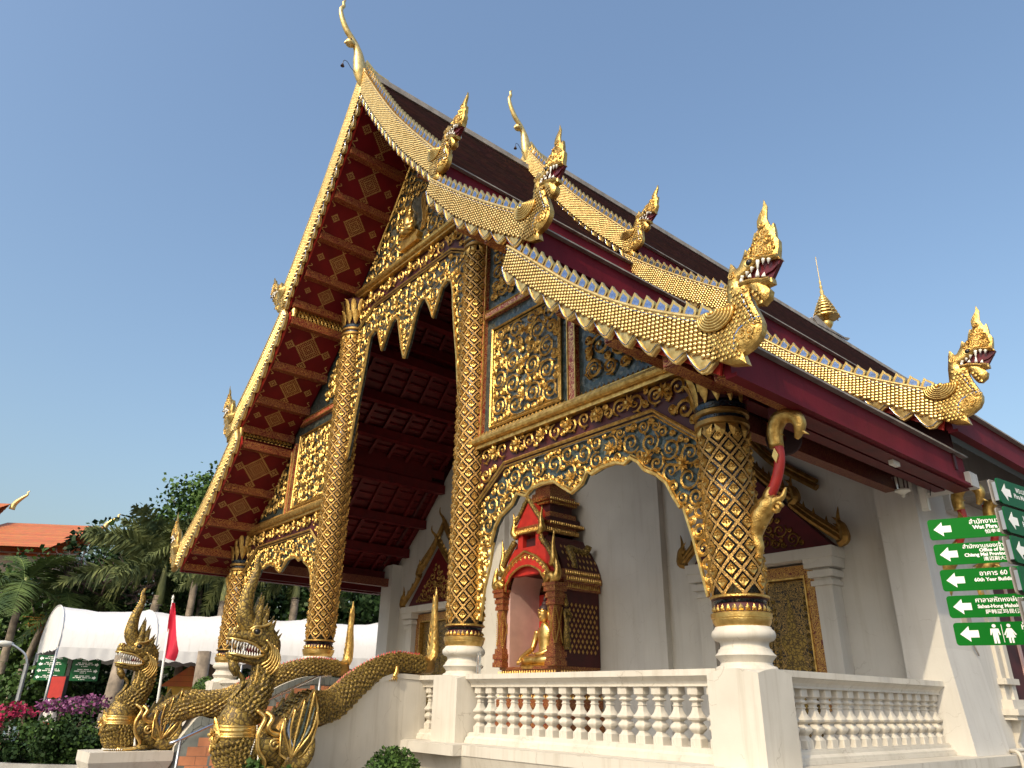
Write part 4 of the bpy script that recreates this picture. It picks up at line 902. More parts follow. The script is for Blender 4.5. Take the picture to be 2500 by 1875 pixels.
# ---------------------------------------------------------------- doors of the porch wall
def door(uc):
    y = YW; m = MB()
    for s_ in (-1,1):
        for (a,b,z0,z1) in ((.95,1.22,1.45,3.62),(.90,1.27,1.08,1.45),(.93,1.25,1.45,1.55),(.91,1.26,3.30,3.37),(.89,1.29,3.42,3.52),(.86,1.33,3.56,3.70)):
            x0,x1 = sorted((uc+s_*a, uc+s_*b)); d = .28+(b-a-.27)*.5; m.box(x0, x1, y-d, y+.01, z0, z1)
    m.box(uc-1.36, uc+1.36, y-.40, y+.01, 3.70, 3.86)
    do = P(m, 'door', 'white_wall')
    m = MB()
    for s_ in (-1,1): x0,x1 = sorted((uc+s_*.74,uc+s_*.92)); m.box(x0, x1, y-.16, y, 1.1, 3.66)
    m.box(uc-.74, uc+.74, y-.16, y, 3.48, 3.66); m.build('door_frame', 'frame_lacquer', do)
    m = MB()
    for s_ in (-1,1):
        x0,x1 = sorted((uc+s_*.715,uc+s_*.74)); m.box(x0, x1, y-.18, y-.02, 1.1, 3.5)
    m.box(uc-.715, uc+.715, y-.18, y-.02, 3.46, 3.485); m.build('gilt_edge', 'gold', do)
    for s_ in (-1,1):
        x0,x1 = sorted((uc+s_*.008,uc+s_*.70)); m = MB().box(x0, x1, y-.07, y-.02, 1.1, 3.45); lo_ = m.build('door_leaf', 'door_lacquer', do)
        # gilded guardian relief
        c = uc+s_*.36; m = MB(); g_ = lambda a,b,h: (c+a, y-.07-h, b)
        body = [(-.05,1.25),(-.17,1.3),(-.16,1.75),(-.2,2.1),(-.12,2.35),(-.22,2.5),(-.19,2.62),(-.07,2.68),(-.08,2.85),(-.05,2.95),(0,3.3),(.05,2.95),(.08,2.85),(.07,2.68),(.19,2.62),(.22,2.5),(.12,2.35),(.2,2.1),(.16,1.75),(.17,1.3),(.05,1.25)]
        m.pillow(body, g_, .003, .012, .05, .06)
        scrollfill(m, [(-.31,1.2),(-.2,1.2),(-.22,2.2),(-.24,3.2),(-.31,3.3)], g_, .03, .06, .010, 3, .004, cell=.03); scrollfill(m, [(.31,1.2),(.2,1.2),(.22,2.2),(.24,3.2),(.31,3.3)], g_, .03, .06, .010, 4, .004, cell=.03)
        m.build('guardian_relief', 'gold_old', lo_, True)
    # pediment: red field with scrolls below a tiered gilded gable
    g_ = lambda a,b,h: (uc+a, y-.22-h, b)
    pe = MB().prism([(-1.3,3.87),(1.3,3.87),(.62,4.62),(0,5.30),(-.62,4.62)], g_, -.2, 0).build('pediment', 'red', do)
    m = MB(); tri = [(-.95,3.95),(.95,3.95),(.45,4.45),(0,4.95),(-.45,4.45)]
    scrollfill(m, [(.02,3.95),(.95,3.95),(.5,4.42),(.02,4.95)], g_, .03, .13, .014, 81, .01, cell=.024); scrollfill(m, [(-.02,3.95),(-.95,3.95),(-.5,4.42),(-.02,4.95)], g_, .03, .13, .014, 81, .01, cell=.024)
    flower(m, 0, 4.35, .10, g_, .02); m.build('pediment_scrolls', 'gold_dark', do)
    m = MB()
    for s_ in (-1,1):
        lo_ = smooth_curve([(s_*1.50,3.90,0),(s_*1.42,3.98,0),(s_*1.0,4.34,0),(s_*.72,4.62,0)],5); hi = smooth_curve([(s_*.78,4.70,0),(s_*.5,4.92,0),(s_*.25,5.18,0),(0,5.48,0)],5)
        for c_ in (lo_,hi):
            m.tube([g_(a,b,.06) for a,b,_ in c_], .045, 6); m.tube([g_(a,b+.09,.03) for a,b,_ in c_], .055, 6); m.tube([g_(a,b-.05,.04) for a,b,_ in c_], .02, 5)
            for a,b,_ in c_[1::2]: q = g_(a,b+.12,.04); m.cone(q, (q[0]+s_*.02,q[1],q[2]+.11), .035, 4)
        for (a,b,hh) in ((1.50,3.92,.52),(.80,4.66,.42)):
            q = smooth_curve([g_(s_*(a-.08),b-.04,.05),g_(s_*(a+.03),b+.02,.05),g_(s_*(a+.02),b+hh*.4,.05),g_(s_*(a-.03),b+hh*.6,.05),g_(s_*a,b+hh,.05)],4)
            m.tube(q, list(np.interp(np.linspace(0,1,len(q)),[0,.3,.6,1],[.06,.08,.055,.006])), 6)
            for k in range(3): z = b+.1+.1*k; m.cone(g_(s_*(a-.02),z,.06), g_(s_*(a-.12),z+.08,.06), .03, 4)
    q = smooth_curve([g_(0,5.42,.06),g_(-.0,5.6,.12),g_(-.06,5.72,.2),g_(-.04,5.86,.22)],4); m.tube(q, list(np.linspace(.06,.008,len(q))), 6)
    m.build('pediment_gable', 'gold_dark', do)
    m = MB(); g2 = lambda a,b,h: (uc+a, y-.06-h, b)
    for s_ in (-1,1):
        c_ = smooth_curve([(s_*1.12,4.85,0),(s_*.6,5.25,0),(s_*.3,5.55,0),(0,5.95,0)],5); m.tube([g2(a,b,.03) for a,b,_ in c_], .06, 6); m.tube([g2(a,b+.1,.02) for a,b,_ in c_], .05, 6)
    q = smooth_curve([g2(0,5.9,.02),g2(0,6.1,.06),g2(-.08,6.25,.12),g2(-.06,6.4,.14)],4); m.tube(q, list(np.linspace(.06,.008,len(q))), 6); m.build('upper_gable', 'gold_dark', do)
    return do
door(4.69); door(-4.69)
# window in the side wall behind the sign
m = MB()
for (a,b,d) in ((5.86,6.05,.05),(6.05,6.2,.09)): m.box(7.30, 7.30+d, a, b, 1.75, 3.6)
m.box(7.30, 7.42, 5.8, 6.3, 1.95, 2.03); m.box(7.30, 7.44, 5.78, 6.32, 1.62, 1.75); m.box(7.30, 7.50, 5.72, 8.4, 1.55, 1.63); m.box(7.30,7.46,5.76,8.4,1.49,1.55)
m.prism([(1.49,7.30),(1.49,7.44),(1.36,7.40),(1.2,7.33),(1.12,7.36),(1.1,7.30)], lambda a,b,h: (b,h,a), 5.95, 6.05)
wo = P(m, 'window', 'white'); m = MB().box(7.29, 7.318, 6.2, 8.2, 1.70, 3.6); m.build('shutter', 'maroon_dark', wo)
m = MB().box(7.318, 7.34, 6.9, 7.0, 1.7, 3.6); m.box(7.318,7.335,6.2,8.2,1.68,1.76); m.build('shutter_frame', 'pink_wall', wo)
# ================================================================ balustrades
def baluster_mesh():
    h = .562; pr = [(0,.064),(.135,.064),(.15,.056),(.19,.040),(.215,.034),(.24,.044),(.275,.062),(.31,.068),(.345,.062),(.385,.044),(.405,.038),(.42,.048),(.445,.072),(.475,.078),(.50,.066),(.56,.046),(.62,.035),(.66,.032),(.67,.040),(.685,.040),(.69,.032),(.735,.032),(.75,.05),(.77,.057),(.79,.05),(.815,.036),(.84,.042),(.86,.056),(.865,.064),(1.0,.064)]
    m = MB(); n = 8
    for i,(t,a) in enumerate(pr):       # square section with slightly eased corners
        e = a*.12
        m.v += [(x,y,t*h) for x,y in ((a,-a+e),(a,a-e),(a-e,a),(-a+e,a),(-a,a-e),(-a,-a+e),(-a+e,-a),(a-e,-a))]
    for i in range(len(pr)-1):
        for j in range(n): m.f.append((i*n+j,i*n+(j+1)%n,(i+1)*n+(j+1)%n,(i+1)*n+j)); m.m.append(0)
    return m.mesh('baluster', 'white', 35)
BAL = baluster_mesh()
def balustrade(label, x, y, rz, L, n, end=.12):
    """runs L along its own x; origin on the ledge"""
    t = thing('balustrade', label, 'balustrade', (x,y,1.086), rz, 'white balustrades of the porch')
    m = MB()
    for w,z0,z1 in ((.165,0,.035),(.15,.035,.06),(.115,.085,.115),(.095,.115,.131)): m.box(0, L, -w, w, z0, z1)
    m.add([(0,-.15,.06),(L,-.15,.06),(L,-.115,.085),(0,-.115,.085),(0,.15,.06),(L,.15,.06),(L,.115,.085),(0,.115,.085)], [(0,1,2,3),(4,7,6,5)])
    m.build('plinth', 'white', t)
    m = MB(); z = .131+.562
    m.box(0, L, -.085, .085, z, z+.022)
    for s_ in (-1,1): m.add([(0,s_*.085,z+.022),(L,s_*.085,z+.022),(L,s_*.10,z+.05),(0,s_*.10,z+.05),(L,s_*.145,z+.085),(0,s_*.145,z+.085),(L,s_*.152,z+.099),(0,s_*.152,z+.099)], [(0,1,2,3),(3,2,4,5),(5,4,6,7)])
    m.box(-.02, L+.02, -.166, .166, z+.099, z+.162); m.build('handrail', 'white', t)
    for k in range(n):
        obj('baluster', BAL, t, (end+(L-2*end)*k/(n-1) if n > 1 else L/2, 0, .131))
    return t
balustrade('long white balustrade right in front of the red shrine, beside the corner column', XC+2.70, -.03, 0, 4.08, 17)
balustrade('white balustrade between the corner column and the side wall with the green signs', XC+7.066, .235, pi/2, 3.90, 16)
balustrade('white balustrade between the far left pair of gilded columns', XC-6.78, -.03, 0, 4.08, 17)
balustrade('white balustrade along the far side of the porch by the tent', XC-7.066, .235, pi/2, 3.90, 16)
balustrade('short white balustrade stub joining the stair wall to the tall column by the shrine', XC+1.52, -.03, 0, .56, 2, .10)
balustrade('short white balustrade stub joining the far stair wall to its tall column', XC-2.08, -.03, 0, .56, 2, .10)

# ================================================================ stair and its two serpent walls
st = thing('stair', 'short flight of orange tiled steps between the serpent walls', 'stairs', (XC,0,0))
for k in range(6):
    z1 = 1.08-.18*k-.02; m = MB().box(-1.30-.06*k, 1.30+.06*k, -.68-.30*(k+1), -.42, 0, z1); m.build('step', 'step_tile', st)
    m = MB().box(-1.32-.06*k, 1.32+.06*k, -.70-.30*(k+1), -.64-.30*(k+1), z1-.05, z1+.006); m.build('nosing', 'step_slate', st)
PT = [(-.05,1.93),(-.45,1.95),(-.75,1.93),(-1.10,1.80),(-1.45,1.58),(-1.67,1.43),(-1.82,1.32),(-1.98,1.26),(-2.10,1.27),(-2.20,1.30),(-2.28,1.26),(-2.33,1.14),(-2.42,1.02),(-2.50,.86)]
PT = [(q[0],q[1]) for q in smooth_curve([(a,b,0) for a,b in PT],4)]
def flare(y): return float(np.interp(-y, [0,.5,1.2,2.0,2.6,4], [1.33,1.35,1.50,1.80,2.12,2.45]))
def stair_wall(sg, label):
    t = thing('stair_wall', label, 'wall', (XC,0,0), 0, 'serpent walls flanking the stair')
    w = .185; m = MB(); k = len(PT); fu = lambda y,d: sg*(flare(y)+d)
    out = [(fu(y,w),y,z) for y,z in PT]; inn = [(fu(y,-w),y,z) for y,z in PT]; ob = [(fu(y,w),y,0) for y,z in PT]; ib = [(fu(y,-w),y,0) for y,z in PT]
    m.add(out+ob, [(i,i+1,k+i+1,k+i) for i in range(k-1)]); m.add(out+inn, [(i,i+1,k+i+1,k+i) for i in range(k-1)]); m.add([out[-1],inn[-1],ib[-1],ob[-1]], [(0,1,2,3)])
    m.add([out[0],inn[0],ib[0],ob[0]], [(0,1,2,3)]); m.build('wall_face', 'white', t)
    m = MB(); m.add(inn+ib, [(i,i+1,k+i+1,k+i) for i in range(k-1)]); m.build('tile_bed', 'step_slate', t)
    m = MB()      # raised coping band following the curve
    o1 = [(fu(y,w+.014),y,z+.004) for y,z in PT]; o2 = [(fu(y,w+.014),y,z-.065) for y,z in PT]; m.add(o1+o2, [(i,i+1,k+i+1,k+i) for i in range(k-1)])
    o3 = [(fu(y,w),y,z-.065) for y,z in PT]; m.add(o2+o3, [(i,i+1,k+i+1,k+i) for i in range(k-1)]); i1 = [(fu(y,w*.2),y,z+.004) for y,z in PT]; m.add(o1+i1, [(i,i+1,k+i+1,k+i) for i in range(k-1)])
    m.build('coping', 'white', t)
    # tiles on the inner face, slate strip along the top
    ys = np.array([q[0] for q in PT]); zs = np.array([q[1] for q in PT])
    for i in range(24):
        y0, y1 = -.10-.10*i, -.10-.10*(i+1)+.006; za = float(np.interp(-y0,-ys,zs)); zb = float(np.interp(-y1,-ys,zs)); q = lambda y,d,z: (sg*(flare(y)-w-d),y,z)
        m = MB().add([q(y0,.012,za),q(y1,.012,zb),q(y1,.012,zb-.13),q(y0,.012,za-.13),q(y0,-.02,za),q(y1,-.02,zb),q(y1,-.02,zb-.13),q(y0,-.02,za-.13)], [(0,1,2,3),(0,4,5,1),(2,6,7,3),(1,5,6,2),(0,3,7,4)]); m.build('slate_piece', 'step_slate', t)
    for row in range(13):
        z0 = .05+.135*row; z1 = z0+.129
        for i in range(9):
            y0 = -.12-.26*i-(.13 if row%2 else 0); y1 = y0-.254; zt = min(float(np.interp(-y0,-ys,zs)), float(np.interp(-y1,-ys,zs)))-.14
            if y1 < -2.52 or zt < z0+.04: continue
            zz = min(z1,zt); m = MB().add([(sg*(flare(y)-w-d),y,z) for d in (.006,-.02) for y,z in ((y0,z0),(y1,z0),(y1,zz),(y0,zz))], [(0,1,2,3),(0,4,5,1),(1,5,6,2),(2,6,7,3),(3,7,4,0)]); m.build('tile', 'step_tile', t)
    # block under the serpent's chest
    c = flare(-3.0)+.02; m = MB(); y0,y1 = -3.60,-2.62
    for d,z0,z1 in ((.0,0,.42),(.03,.42,.50),(.07,.50,.56),(.11,.66,.80)): a,b = sorted((sg*(c-.30-d), sg*(c+.30+d))); m.box(a, b, y0-d, y1+d, z0, z1)
    a,b = c-.37,c+.37; q = [(c-.37,y0-.07),(c+.37,y0-.07),(c+.37,y1+.07),(c-.37,y1+.07)]; q2 = [(c-.41,y0-.11),(c+.41,y0-.11),(c+.41,y1+.11),(c-.41,y1+.11)]
    m.add([(sg*x,y,.56) for x,y in q]+[(sg*x,y,.66) for x,y in q2], [(i,(i+1)%4,(i+1)%4+4,i+4) for i in range(4)]); m.build('serpent_block', 'white', t)
    return t
stair_wall(1, 'white stair wall with flowing curved top below the serpent by the shrine column')
stair_wall(-1, 'stair wall lined with orange tiles carrying the far serpent beside the flagpole')

def tube_scales(m, path, rad, w, l, a0, a1, lift=.018, sq=(1,1)):
    """rows of overlapping scales over part of a swept body; angle 0 = +x side, pi/2 = top"""
    P_ = [Vector(p) for p in path]; L = np.concatenate([[0], np.cumsum([(b-a).length for a,b in zip(P_,P_[1:])])]); s = 0; row = 0
    while s < L[-1]:
        t = np.interp(s, L, range(len(P_))); i = min(int(t), len(P_)-2); f = t-i; c = P_[i].lerp(P_[i+1], f); d = (P_[i+1]-P_[i]).normalized(); r = rad[i]*(1-f)+rad[i+1]*f
        x = Vector((1,0,0)); x = (x-d*x.dot(d)).normalized(); y = d.cross(x)*-1
        if y.z < 0 and abs(d.z) < .8: y = -y
        n = max(3, int(r*(a1-a0)/(w*.9)))
        for k in range(n):
            a = a0+(a1-a0)*(k+.5*(row%2)+.25)/n; e = x*math.cos(a)*sq[0]+y*math.sin(a)*sq[1]; tg = d.cross(e).normalized(); b = c+e*r
            vs = [b+tg*w*.5, b-tg*w*.5, b+tg*w*.5+d*l*.5+e*lift*.5, b-tg*w*.5+d*l*.5+e*lift*.5, b+d*l+e*lift, b+d*l*.5+e*lift*1.5]
            m.add([tuple(q) for q in vs], [(0,5,1),(0,2,5),(1,5,3),(2,4,5),(3,5,4)])
        s += l*.62; row += 1
def naga(sg, dy, label):
    t = thing('naga_statue', label, 'statue', (XC,0,0), 0, 'gilded serpents flanking the stair'); cu = flare(-3.0)+.03
    X = lambda x: sg*(cu+x)
    # --- neck and chest
    prof = [(.80,-3.17,.21),(.95,-3.22,.24),(1.08,-3.27,.25),(1.22,-3.29,.235),(1.36,-3.27,.225),(1.50,-3.19,.185),(1.63,-3.11,.150),(1.76,-3.06,.134),(1.90,-3.055,.126),(2.03,-3.065,.126),(2.14,-3.09,.12)]
    path = smooth_curve([(X(0),y+dy,z) for z,y,r in prof],3); rad = list(np.interp(np.linspace(0,len(prof)-1,len(path)), range(len(prof)), [r for *_,r in prof]))
    m = MB().tube(path, rad, 18, up=(1,0,0), sq=(1.0,.84)); no = m.build('neck', 'gold_old', t, True)
    m = MB(); tube_scales(m, path[13:], [r*.99 for r in rad[13:]], .058, .085, -pi, pi, .022, (.85,1)); m.build('neck_scales', 'gold_old', no, kind='stuff')
    m = MB(); tube_scales(m, path[1:8], [r*.99 for r in rad[1:8]], .055, .075, -pi, pi, .022, (.85,1)); m.build('chest_scales', 'gold_old', no, kind='stuff')
    # belly plates down the front between two beaded ridges
    m = MB(); br = MB()
    for side in (-1,1):
        q = [(X(side*.075), y+dy-r*.90, z) for (z,y,r) in prof[4:10]]; q = smooth_curve(q,4); br.tube(q, .017, 6)
        for p0 in q[::1]: br.ball(p0, .02, 5)
    br.build('ridge', 'gold_bright', no, True)
    for k in range(13):
        z = 1.36+.052*k; y = float(np.interp(z,[a for a,_,_ in prof],[b for _,b,_ in prof])); r = float(np.interp(z,[a for a,_,_ in prof],[c for *_,c in prof]))
        q = MB(); a,b = sorted((X(-.07),X(.07))); q.box(a, b, y+dy-r*1.03, y+dy-r*.8, z, z+.035); q.build('belly_plate', 'gold_old' if k > 3 else 'gold', no)
    # band and medallion on the chest
    m = MB()
    for z,r_,th in ((1.185,.25,.016),(1.21,.255,.011),(1.25,.247,.014),(1.29,.24,.011)):
        m.tube([(X(r_*.86*math.cos(a)), -3.285+dy+r_*1.0*math.sin(a), z-.0*math.sin(a)) for a in np.linspace(0,2*pi,30)], th, 6)
    m.lathe([(.239,1.19),(.247,1.22),(.238,1.28)], 28, (X(0),-3.285+dy,0), sx=.86); m.build('chest_band', 'gold_bright', no, 50)
    f = lambda a,b,h: (X(a*.9), -3.53+dy-h+abs(a)*.35, 1.20+b)
    m = MB(); m.pillow([(0,.17),(.125,0),(0,-.17),(-.125,0)], f, .0, .03, .05, .035); edge_tube(m, [(0,.17),(.125,0),(0,-.17),(-.125,0)], f, .02, .014, 0, 5, True); flower(m, 0, 0, .075, f, .03); m.ball(f(0,0,.06), .022, 8)
    m.build('medallion', 'gold', no)
    m = MB()
    for k in range(26):
        a = -pi*.95+pi*.9*k/25*1.0; m.ball((X(.25*math.cos(a)), -3.20+dy+.25*math.sin(a), .825), .013, 5)
    for k in range(20): z = .84+.024*k; m.ball((X(.205), -3.14+dy+.10*(z-.84)*0-(.02*math.sin(k*.3)), z), .012, 5)
    m.build('bead_string', 'tooth', no, True)
    # --- head: upper and lower jaw lofted along the facing direction (-y)
    def loft(secs, n=14):
        m = MB()
        for (y,zc,hw,hh,flat) in secs:
            for j in range(n):
                a = 2*pi*j/n; s_, c = math.sin(a), math.cos(a); zz = hh*s_*(1 if s_ > 0 else flat)
                m.v.append((X(.86*hw*math.copysign(abs(c)**.85,c)), y+dy, zc+zz))
        k = len(secs)
        for i in range(k-1):
            for j in range(n): m.f.append((i*n+j,i*n+(j+1)%n,(i+1)*n+(j+1)%n,(i+1)*n+j)); m.m.append(0)
        m.f += [tuple(range(n))[::-1], tuple((k-1)*n+j for j in range(n))]; m.m += [0,0]
        return m
    m = loft([(-2.92,2.14,.10,.12,1),(-3.0,2.20,.135,.17,.9),(-3.10,2.25,.15,.18,.8),(-3.20,2.27,.145,.16,.62),(-3.30,2.27,.13,.125,.5),(-3.38,2.255,.115,.095,.45),(-3.45,2.26,.105,.095,.4),(-3.51,2.27,.09,.085,.4),(-3.555,2.265,.05,.05,.5)])
    ho = m.build('head', 'gold_old', t, True)
    m = loft([(-3.06,2.00,.11,.07,1),(-3.16,1.99,.125,.055,1),(-3.28,2.0,.115,.036,1),(-3.38,2.015,.10,.032,1.1),(-3.46,2.03,.085,.036,1.2),(-3.53,2.045,.05,.03,1)]); m.build('lower_jaw', 'gold_old', ho, True)
    m = loft([(-3.06,2.10,.095,.09,1),(-3.15,2.12,.10,.09,1),(-3.25,2.13,.085,.075,1),(-3.31,2.14,.05,.04,1)]); m.build('mouth', 'mouth_red', ho, True)
    m = MB().tube(smooth_curve([(X(0),-3.16+dy,2.05),(X(0),-3.30+dy,2.07),(X(0),-3.40+dy,2.10),(X(0),-3.46+dy,2.09)],3), [.045,.045,.043,.04,.036,.03,.026,.02,.015,.008][:10], 8, sq=(1,.5)); m.build('tongue', 'mouth_red', ho, True)
    for side in (-1,1):
        m = MB()    # lips
        m.tube(smooth_curve([(X(side*.13),-3.14+dy,2.09),(X(side*.135),-3.24+dy,2.165),(X(side*.122),-3.33+dy,2.20),(X(side*.11),-3.42+dy,2.215),(X(side*.085),-3.51+dy,2.23),(X(side*.02),-3.56+dy,2.235)],3), .016, 6)
        m.tube(smooth_curve([(X(side*.13),-3.14+dy,2.07),(X(side*.13),-3.25+dy,2.035),(X(side*.11),-3.38+dy,2.045),(X(side*.09),-3.47+dy,2.062),(X(side*.02),-3.535+dy,2.07)],3), .016, 6); m.build('lip', 'gold_bright', ho, True)
        for k in range(11):
            u = k/10; a = Vector((X(side*(.128-.045*u)), -3.18+dy-.34*u, 2.14+.085*u)); l = .06 if k != 8 else .10
            MB().cone(a, a+Vector((0,-.01,-l)), .014, 5).build('tooth', 'tooth', ho, True)
            a = Vector((X(side*(.122-.045*u)), -3.18+dy-.30*u, 2.045+.02*u)); l = .05 if k != 9 else .09
            MB().cone(a, a+Vector((0,-.008,l)), .014, 5).build('tooth', 'tooth', ho, True)
        m = MB().ball((X(side*.118),-3.26+dy,2.325), .036, 10); m.build('eye', 'black', ho, True)
        m = MB(); m.tube([(X(side*(.122)), -3.26+dy+.052*math.cos(a), 2.325+.042*math.sin(a)) for a in np.linspace(0,2*pi,14)], .015, 6)
        m.tube(smooth_curve([(X(side*.105),-3.34+dy,2.34),(X(side*.125),-3.28+dy,2.385),(X(side*.13),-3.20+dy,2.39),(X(side*.13),-3.10+dy,2.44)],4), [.018]*13, 6)
        for k in range(5):    # cheek and gill folds
            m.tube(smooth_curve([(X(side*(.13)),-3.13+dy+.035*k,2.24-.02*k),(X(side*.155),-3.06+dy+.03*k,2.14-.03*k),(X(side*.15),-3.07+dy+.022*k,2.02-.03*k),(X(side*.10),-3.15+dy+.03*k,1.95-.03*k)],4), .014, 5)
        m.tube([(X(side*.07), -3.50+dy+.035*(1-t_*.7)*math.cos(9*t_), 2.33+.035*(1-t_*.7)*math.sin(9*t_)) for t_ in np.linspace(0,1,12)], .013, 5)
        m.build('face_carving', 'gold_bright', ho, True)
    # beard curl under the chin
    m = MB(); m.prism([(-3.50,2.0),(-3.42,1.98),(-3.36,1.90),(-3.40,1.82),(-3.47,1.90)], lambda a,b,h: (X(h),a+dy,b), -.05, .05)
    for o_ in (-.03,0,.03): q = smooth_curve([(X(o_),-3.44+dy,1.92),(X(o_),-3.36+dy,1.85),(X(o_),-3.30+dy,1.78),(X(o_),-3.33+dy,1.68),(X(o_),-3.40+dy,1.59),(X(o_),-3.41+dy,1.55)],4); m.tube(q, list(np.linspace(.024,.014,len(q))), 6)
    m.build('beard', 'gold_old', ho, True)
    # tall crest horn and flame plates
    m = MB()
    c = smooth_curve([(X(0),-3.30+dy,2.36),(X(0),-3.39+dy,2.50),(X(0),-3.405+dy,2.64),(X(0),-3.39+dy,2.80),(X(0),-3.35+dy,2.94),(X(0),-3.325+dy,3.07),(X(0),-3.34+dy,3.18),(X(0),-3.31+dy,3.27)],4); rr = list(np.interp(np.linspace(0,1,len(c)),[0,.2,.45,.75,1],[.115,.105,.072,.04,.005]))
    m.tube(c, rr, 10, sq=(.8,1)); 
    for o_ in (-.045,.045): m.tube([(X(o_*(1-i/len(c))),q[1],q[2]) for i,q in enumerate(c)], [r*.30 for r in rr], 6)
    hb = m.build('crest_horn', 'gold_old', ho, True)
    m = MB(); 
    for i,q in enumerate(c[2:-2]): m.ball((q[0], q[1]-rr[i+2]*.95, q[2]), .016, 5)
    m.build('horn_beads', 'gold_bright', ho, True)
    for (y,z,tl,tz,w) in ((-3.27,2.38,-3.225,2.80,.085),(-3.19,2.34,-3.13,2.68,.08),(-3.10,2.27,-3.02,2.54,.075),(-3.02,2.16,-2.93,2.38,.065)):
        for side in (-1,0,1):
            f = lambda a,b,h: (X(side*.085+h), a+dy, b+(.0 if side == 0 else -.05))
            m = MB().pillow([(y-w*.9,z-.1),(y+w,z-.14),(y+w*.75,(z+tz)/2),(tl,tz),(y-w*.1,(z+tz)/2+.02)], f, .012, .02, .04, .03, two=True); m.build('crest_flame', 'gold_old', ho, True)
    # frill down the back of the neck
    m = MB()
    for k in range(16):
        z = 2.22-.055*k; y = float(np.interp(z,[1.36,1.5,1.63,1.76,1.9,2.03,2.2],[-3.06,-3.0,-2.955,-2.92,-2.91,-2.92,-2.95])); m.cone((X(0),y+dy-.03,z),(X(0),y+dy+.05,z+.035), .035, 5)
    m.build('neck_frill', 'gold', no)
    # --- beast mask that swallows the neck: eye scroll, jaw with fangs, mane of long feathers
    m = MB(); m.ball((X(.03),-2.95+dy,1.08), .25, 14, sc=(.95,1.0,.88)); m.ball((X(0),-2.78+dy,1.0), .24, 12, sc=(.95,1.1,.85)); mo = m.build('beast_mask', 'gold_old', t, True)
    for side in (-1,1):
        m = MB()
        m.tube([(X(side*.245), -2.90+dy+.085*(1-t_*.75)*math.cos(10*t_), 1.10+.07*(1-t_*.75)*math.sin(10*t_)) for t_ in np.linspace(0,1,18)], .018, 6)
        m.tube(smooth_curve([(X(side*.19),-3.15+dy,1.46),(X(side*.24),-3.06+dy,1.38),(X(side*.25),-3.12+dy,1.22),(X(side*.25),-3.10+dy,1.06),(X(side*.25),-3.0+dy,.92),(X(side*.22),-3.05+dy,.84),(X(side*.18),-3.3+dy,.83)],4), .026, 7)
        m.tube(smooth_curve([(X(side*.20),-3.04+dy,1.44),(X(side*.26),-2.98+dy,1.38),(X(side*.26),-3.02+dy,1.28),(X(side*.24),-2.95+dy,1.22),(X(side*.24),-2.82+dy,1.20)],4), .03, 7)
        m.build('mask_scrolls', 'gold_bright', mo, True)
        MB().cone((X(side*.24),-3.06+dy,.87),(X(side*.245),-3.09+dy,1.0), .022, 6).build('fang', 'tooth', mo, True)
        # fan of long feathers: one carved leaf with ribs and glass inlay strips
        fan = [(-2.84,1.00),(-2.86,1.22),(-2.84,1.40),(-2.79,1.36),(-2.735,1.50),(-2.70,1.46),(-2.63,1.60),(-2.60,1.55),(-2.52,1.70),(-2.45,1.50),(-2.42,1.32),(-2.46,1.12),(-2.56,.98),(-2.70,.92)]
        fw = lambda a,b,h: (X(side*(.24+.06*(b-.9))+side*h), a+dy, b)
        m = MB(); m.pillow(fan, fw, .012, .03, .06, .05, 0, two=True); fo_ = m.build('feather_fan', 'gold_old', mo, True)
        m = MB()
        for (ty,tz,mid) in ((-2.84,1.38,-2.83),(-2.735,1.48,-2.76),(-2.63,1.58,-2.68),(-2.52,1.68,-2.58),(-2.45,1.46,-2.50)):
            c = smooth_curve([(-2.70,.96,0),(mid,1.22,0),(ty,tz,0)],5); m.tube([fw(a,b,.046) for a,b,_ in c], .014, 5)
        edge_tube(m, fan, fw, .02, .016, 0, 5, True); m.build('feather_ribs', 'gold_bright', mo, True)
        for (ty,tz,mid,mt_) in ((-2.78,1.38,-2.79,'mirror_blue'),(-2.57,1.60,-2.62,'mosaic_teal'),(-2.49,1.50,-2.54,'mosaic_teal')):
            c = smooth_curve([(-2.69,1.06,0),(mid,1.24,0),(ty,tz,0)],5); m = MB().tube([fw(a,b,.042) for a,b,_ in c], list(np.interp(np.linspace(0,1,len(c)),[0,.5,1],[.008,.022,.006])), 5); m.build('glass_inlay', mt_, mo)
        m = MB(); q = smooth_curve([(X(side*.2),-2.72+dy,.95),(X(side*.26),-2.58+dy,.88),(X(side*.26),-2.46+dy,1.0),(X(side*.25),-2.44+dy,1.16)],4); m.tube(q, list(np.linspace(.11,.03,len(q))), 8, sq=(.8,1)); m.ball((X(side*.22),-2.95+dy,.85), .07, 8, sc=(1,1.6,.5)); m.build('foreleg', 'gold_old', mo, True)
    # --- body lying on the wall
    bp = [(.10,2.10,.125),(-.25,2.09,.135),(-.6,2.09,.145),(-1.0,1.97,.16),(-1.4,1.775,.178),(-1.65,1.61,.19),(-1.85,1.505,.20),(-2.1,1.465,.208),(-2.35,1.46,.21),(-2.6,1.30,.215),(-2.75,1.12,.22)]
    path = smooth_curve([(sg*(flare(y)+.02), y+(dy*min(1,-y/2.2) if y < 0 else 0), z) for y,z,r in bp],4); rad = list(np.interp(np.linspace(0,len(bp)-1,len(path)), range(len(bp)), [r for *_,r in bp]))
    bo = MB().tube(path, rad, 16).build('body', 'gold_dark', t, True)
    m = MB(); tube_scales(m, path[2:-3], [r*.995 for r in rad[2:-3]], .062, .095, -.9, pi+.9, .020); m.build('body_scales', 'gold_old', bo, kind='stuff')
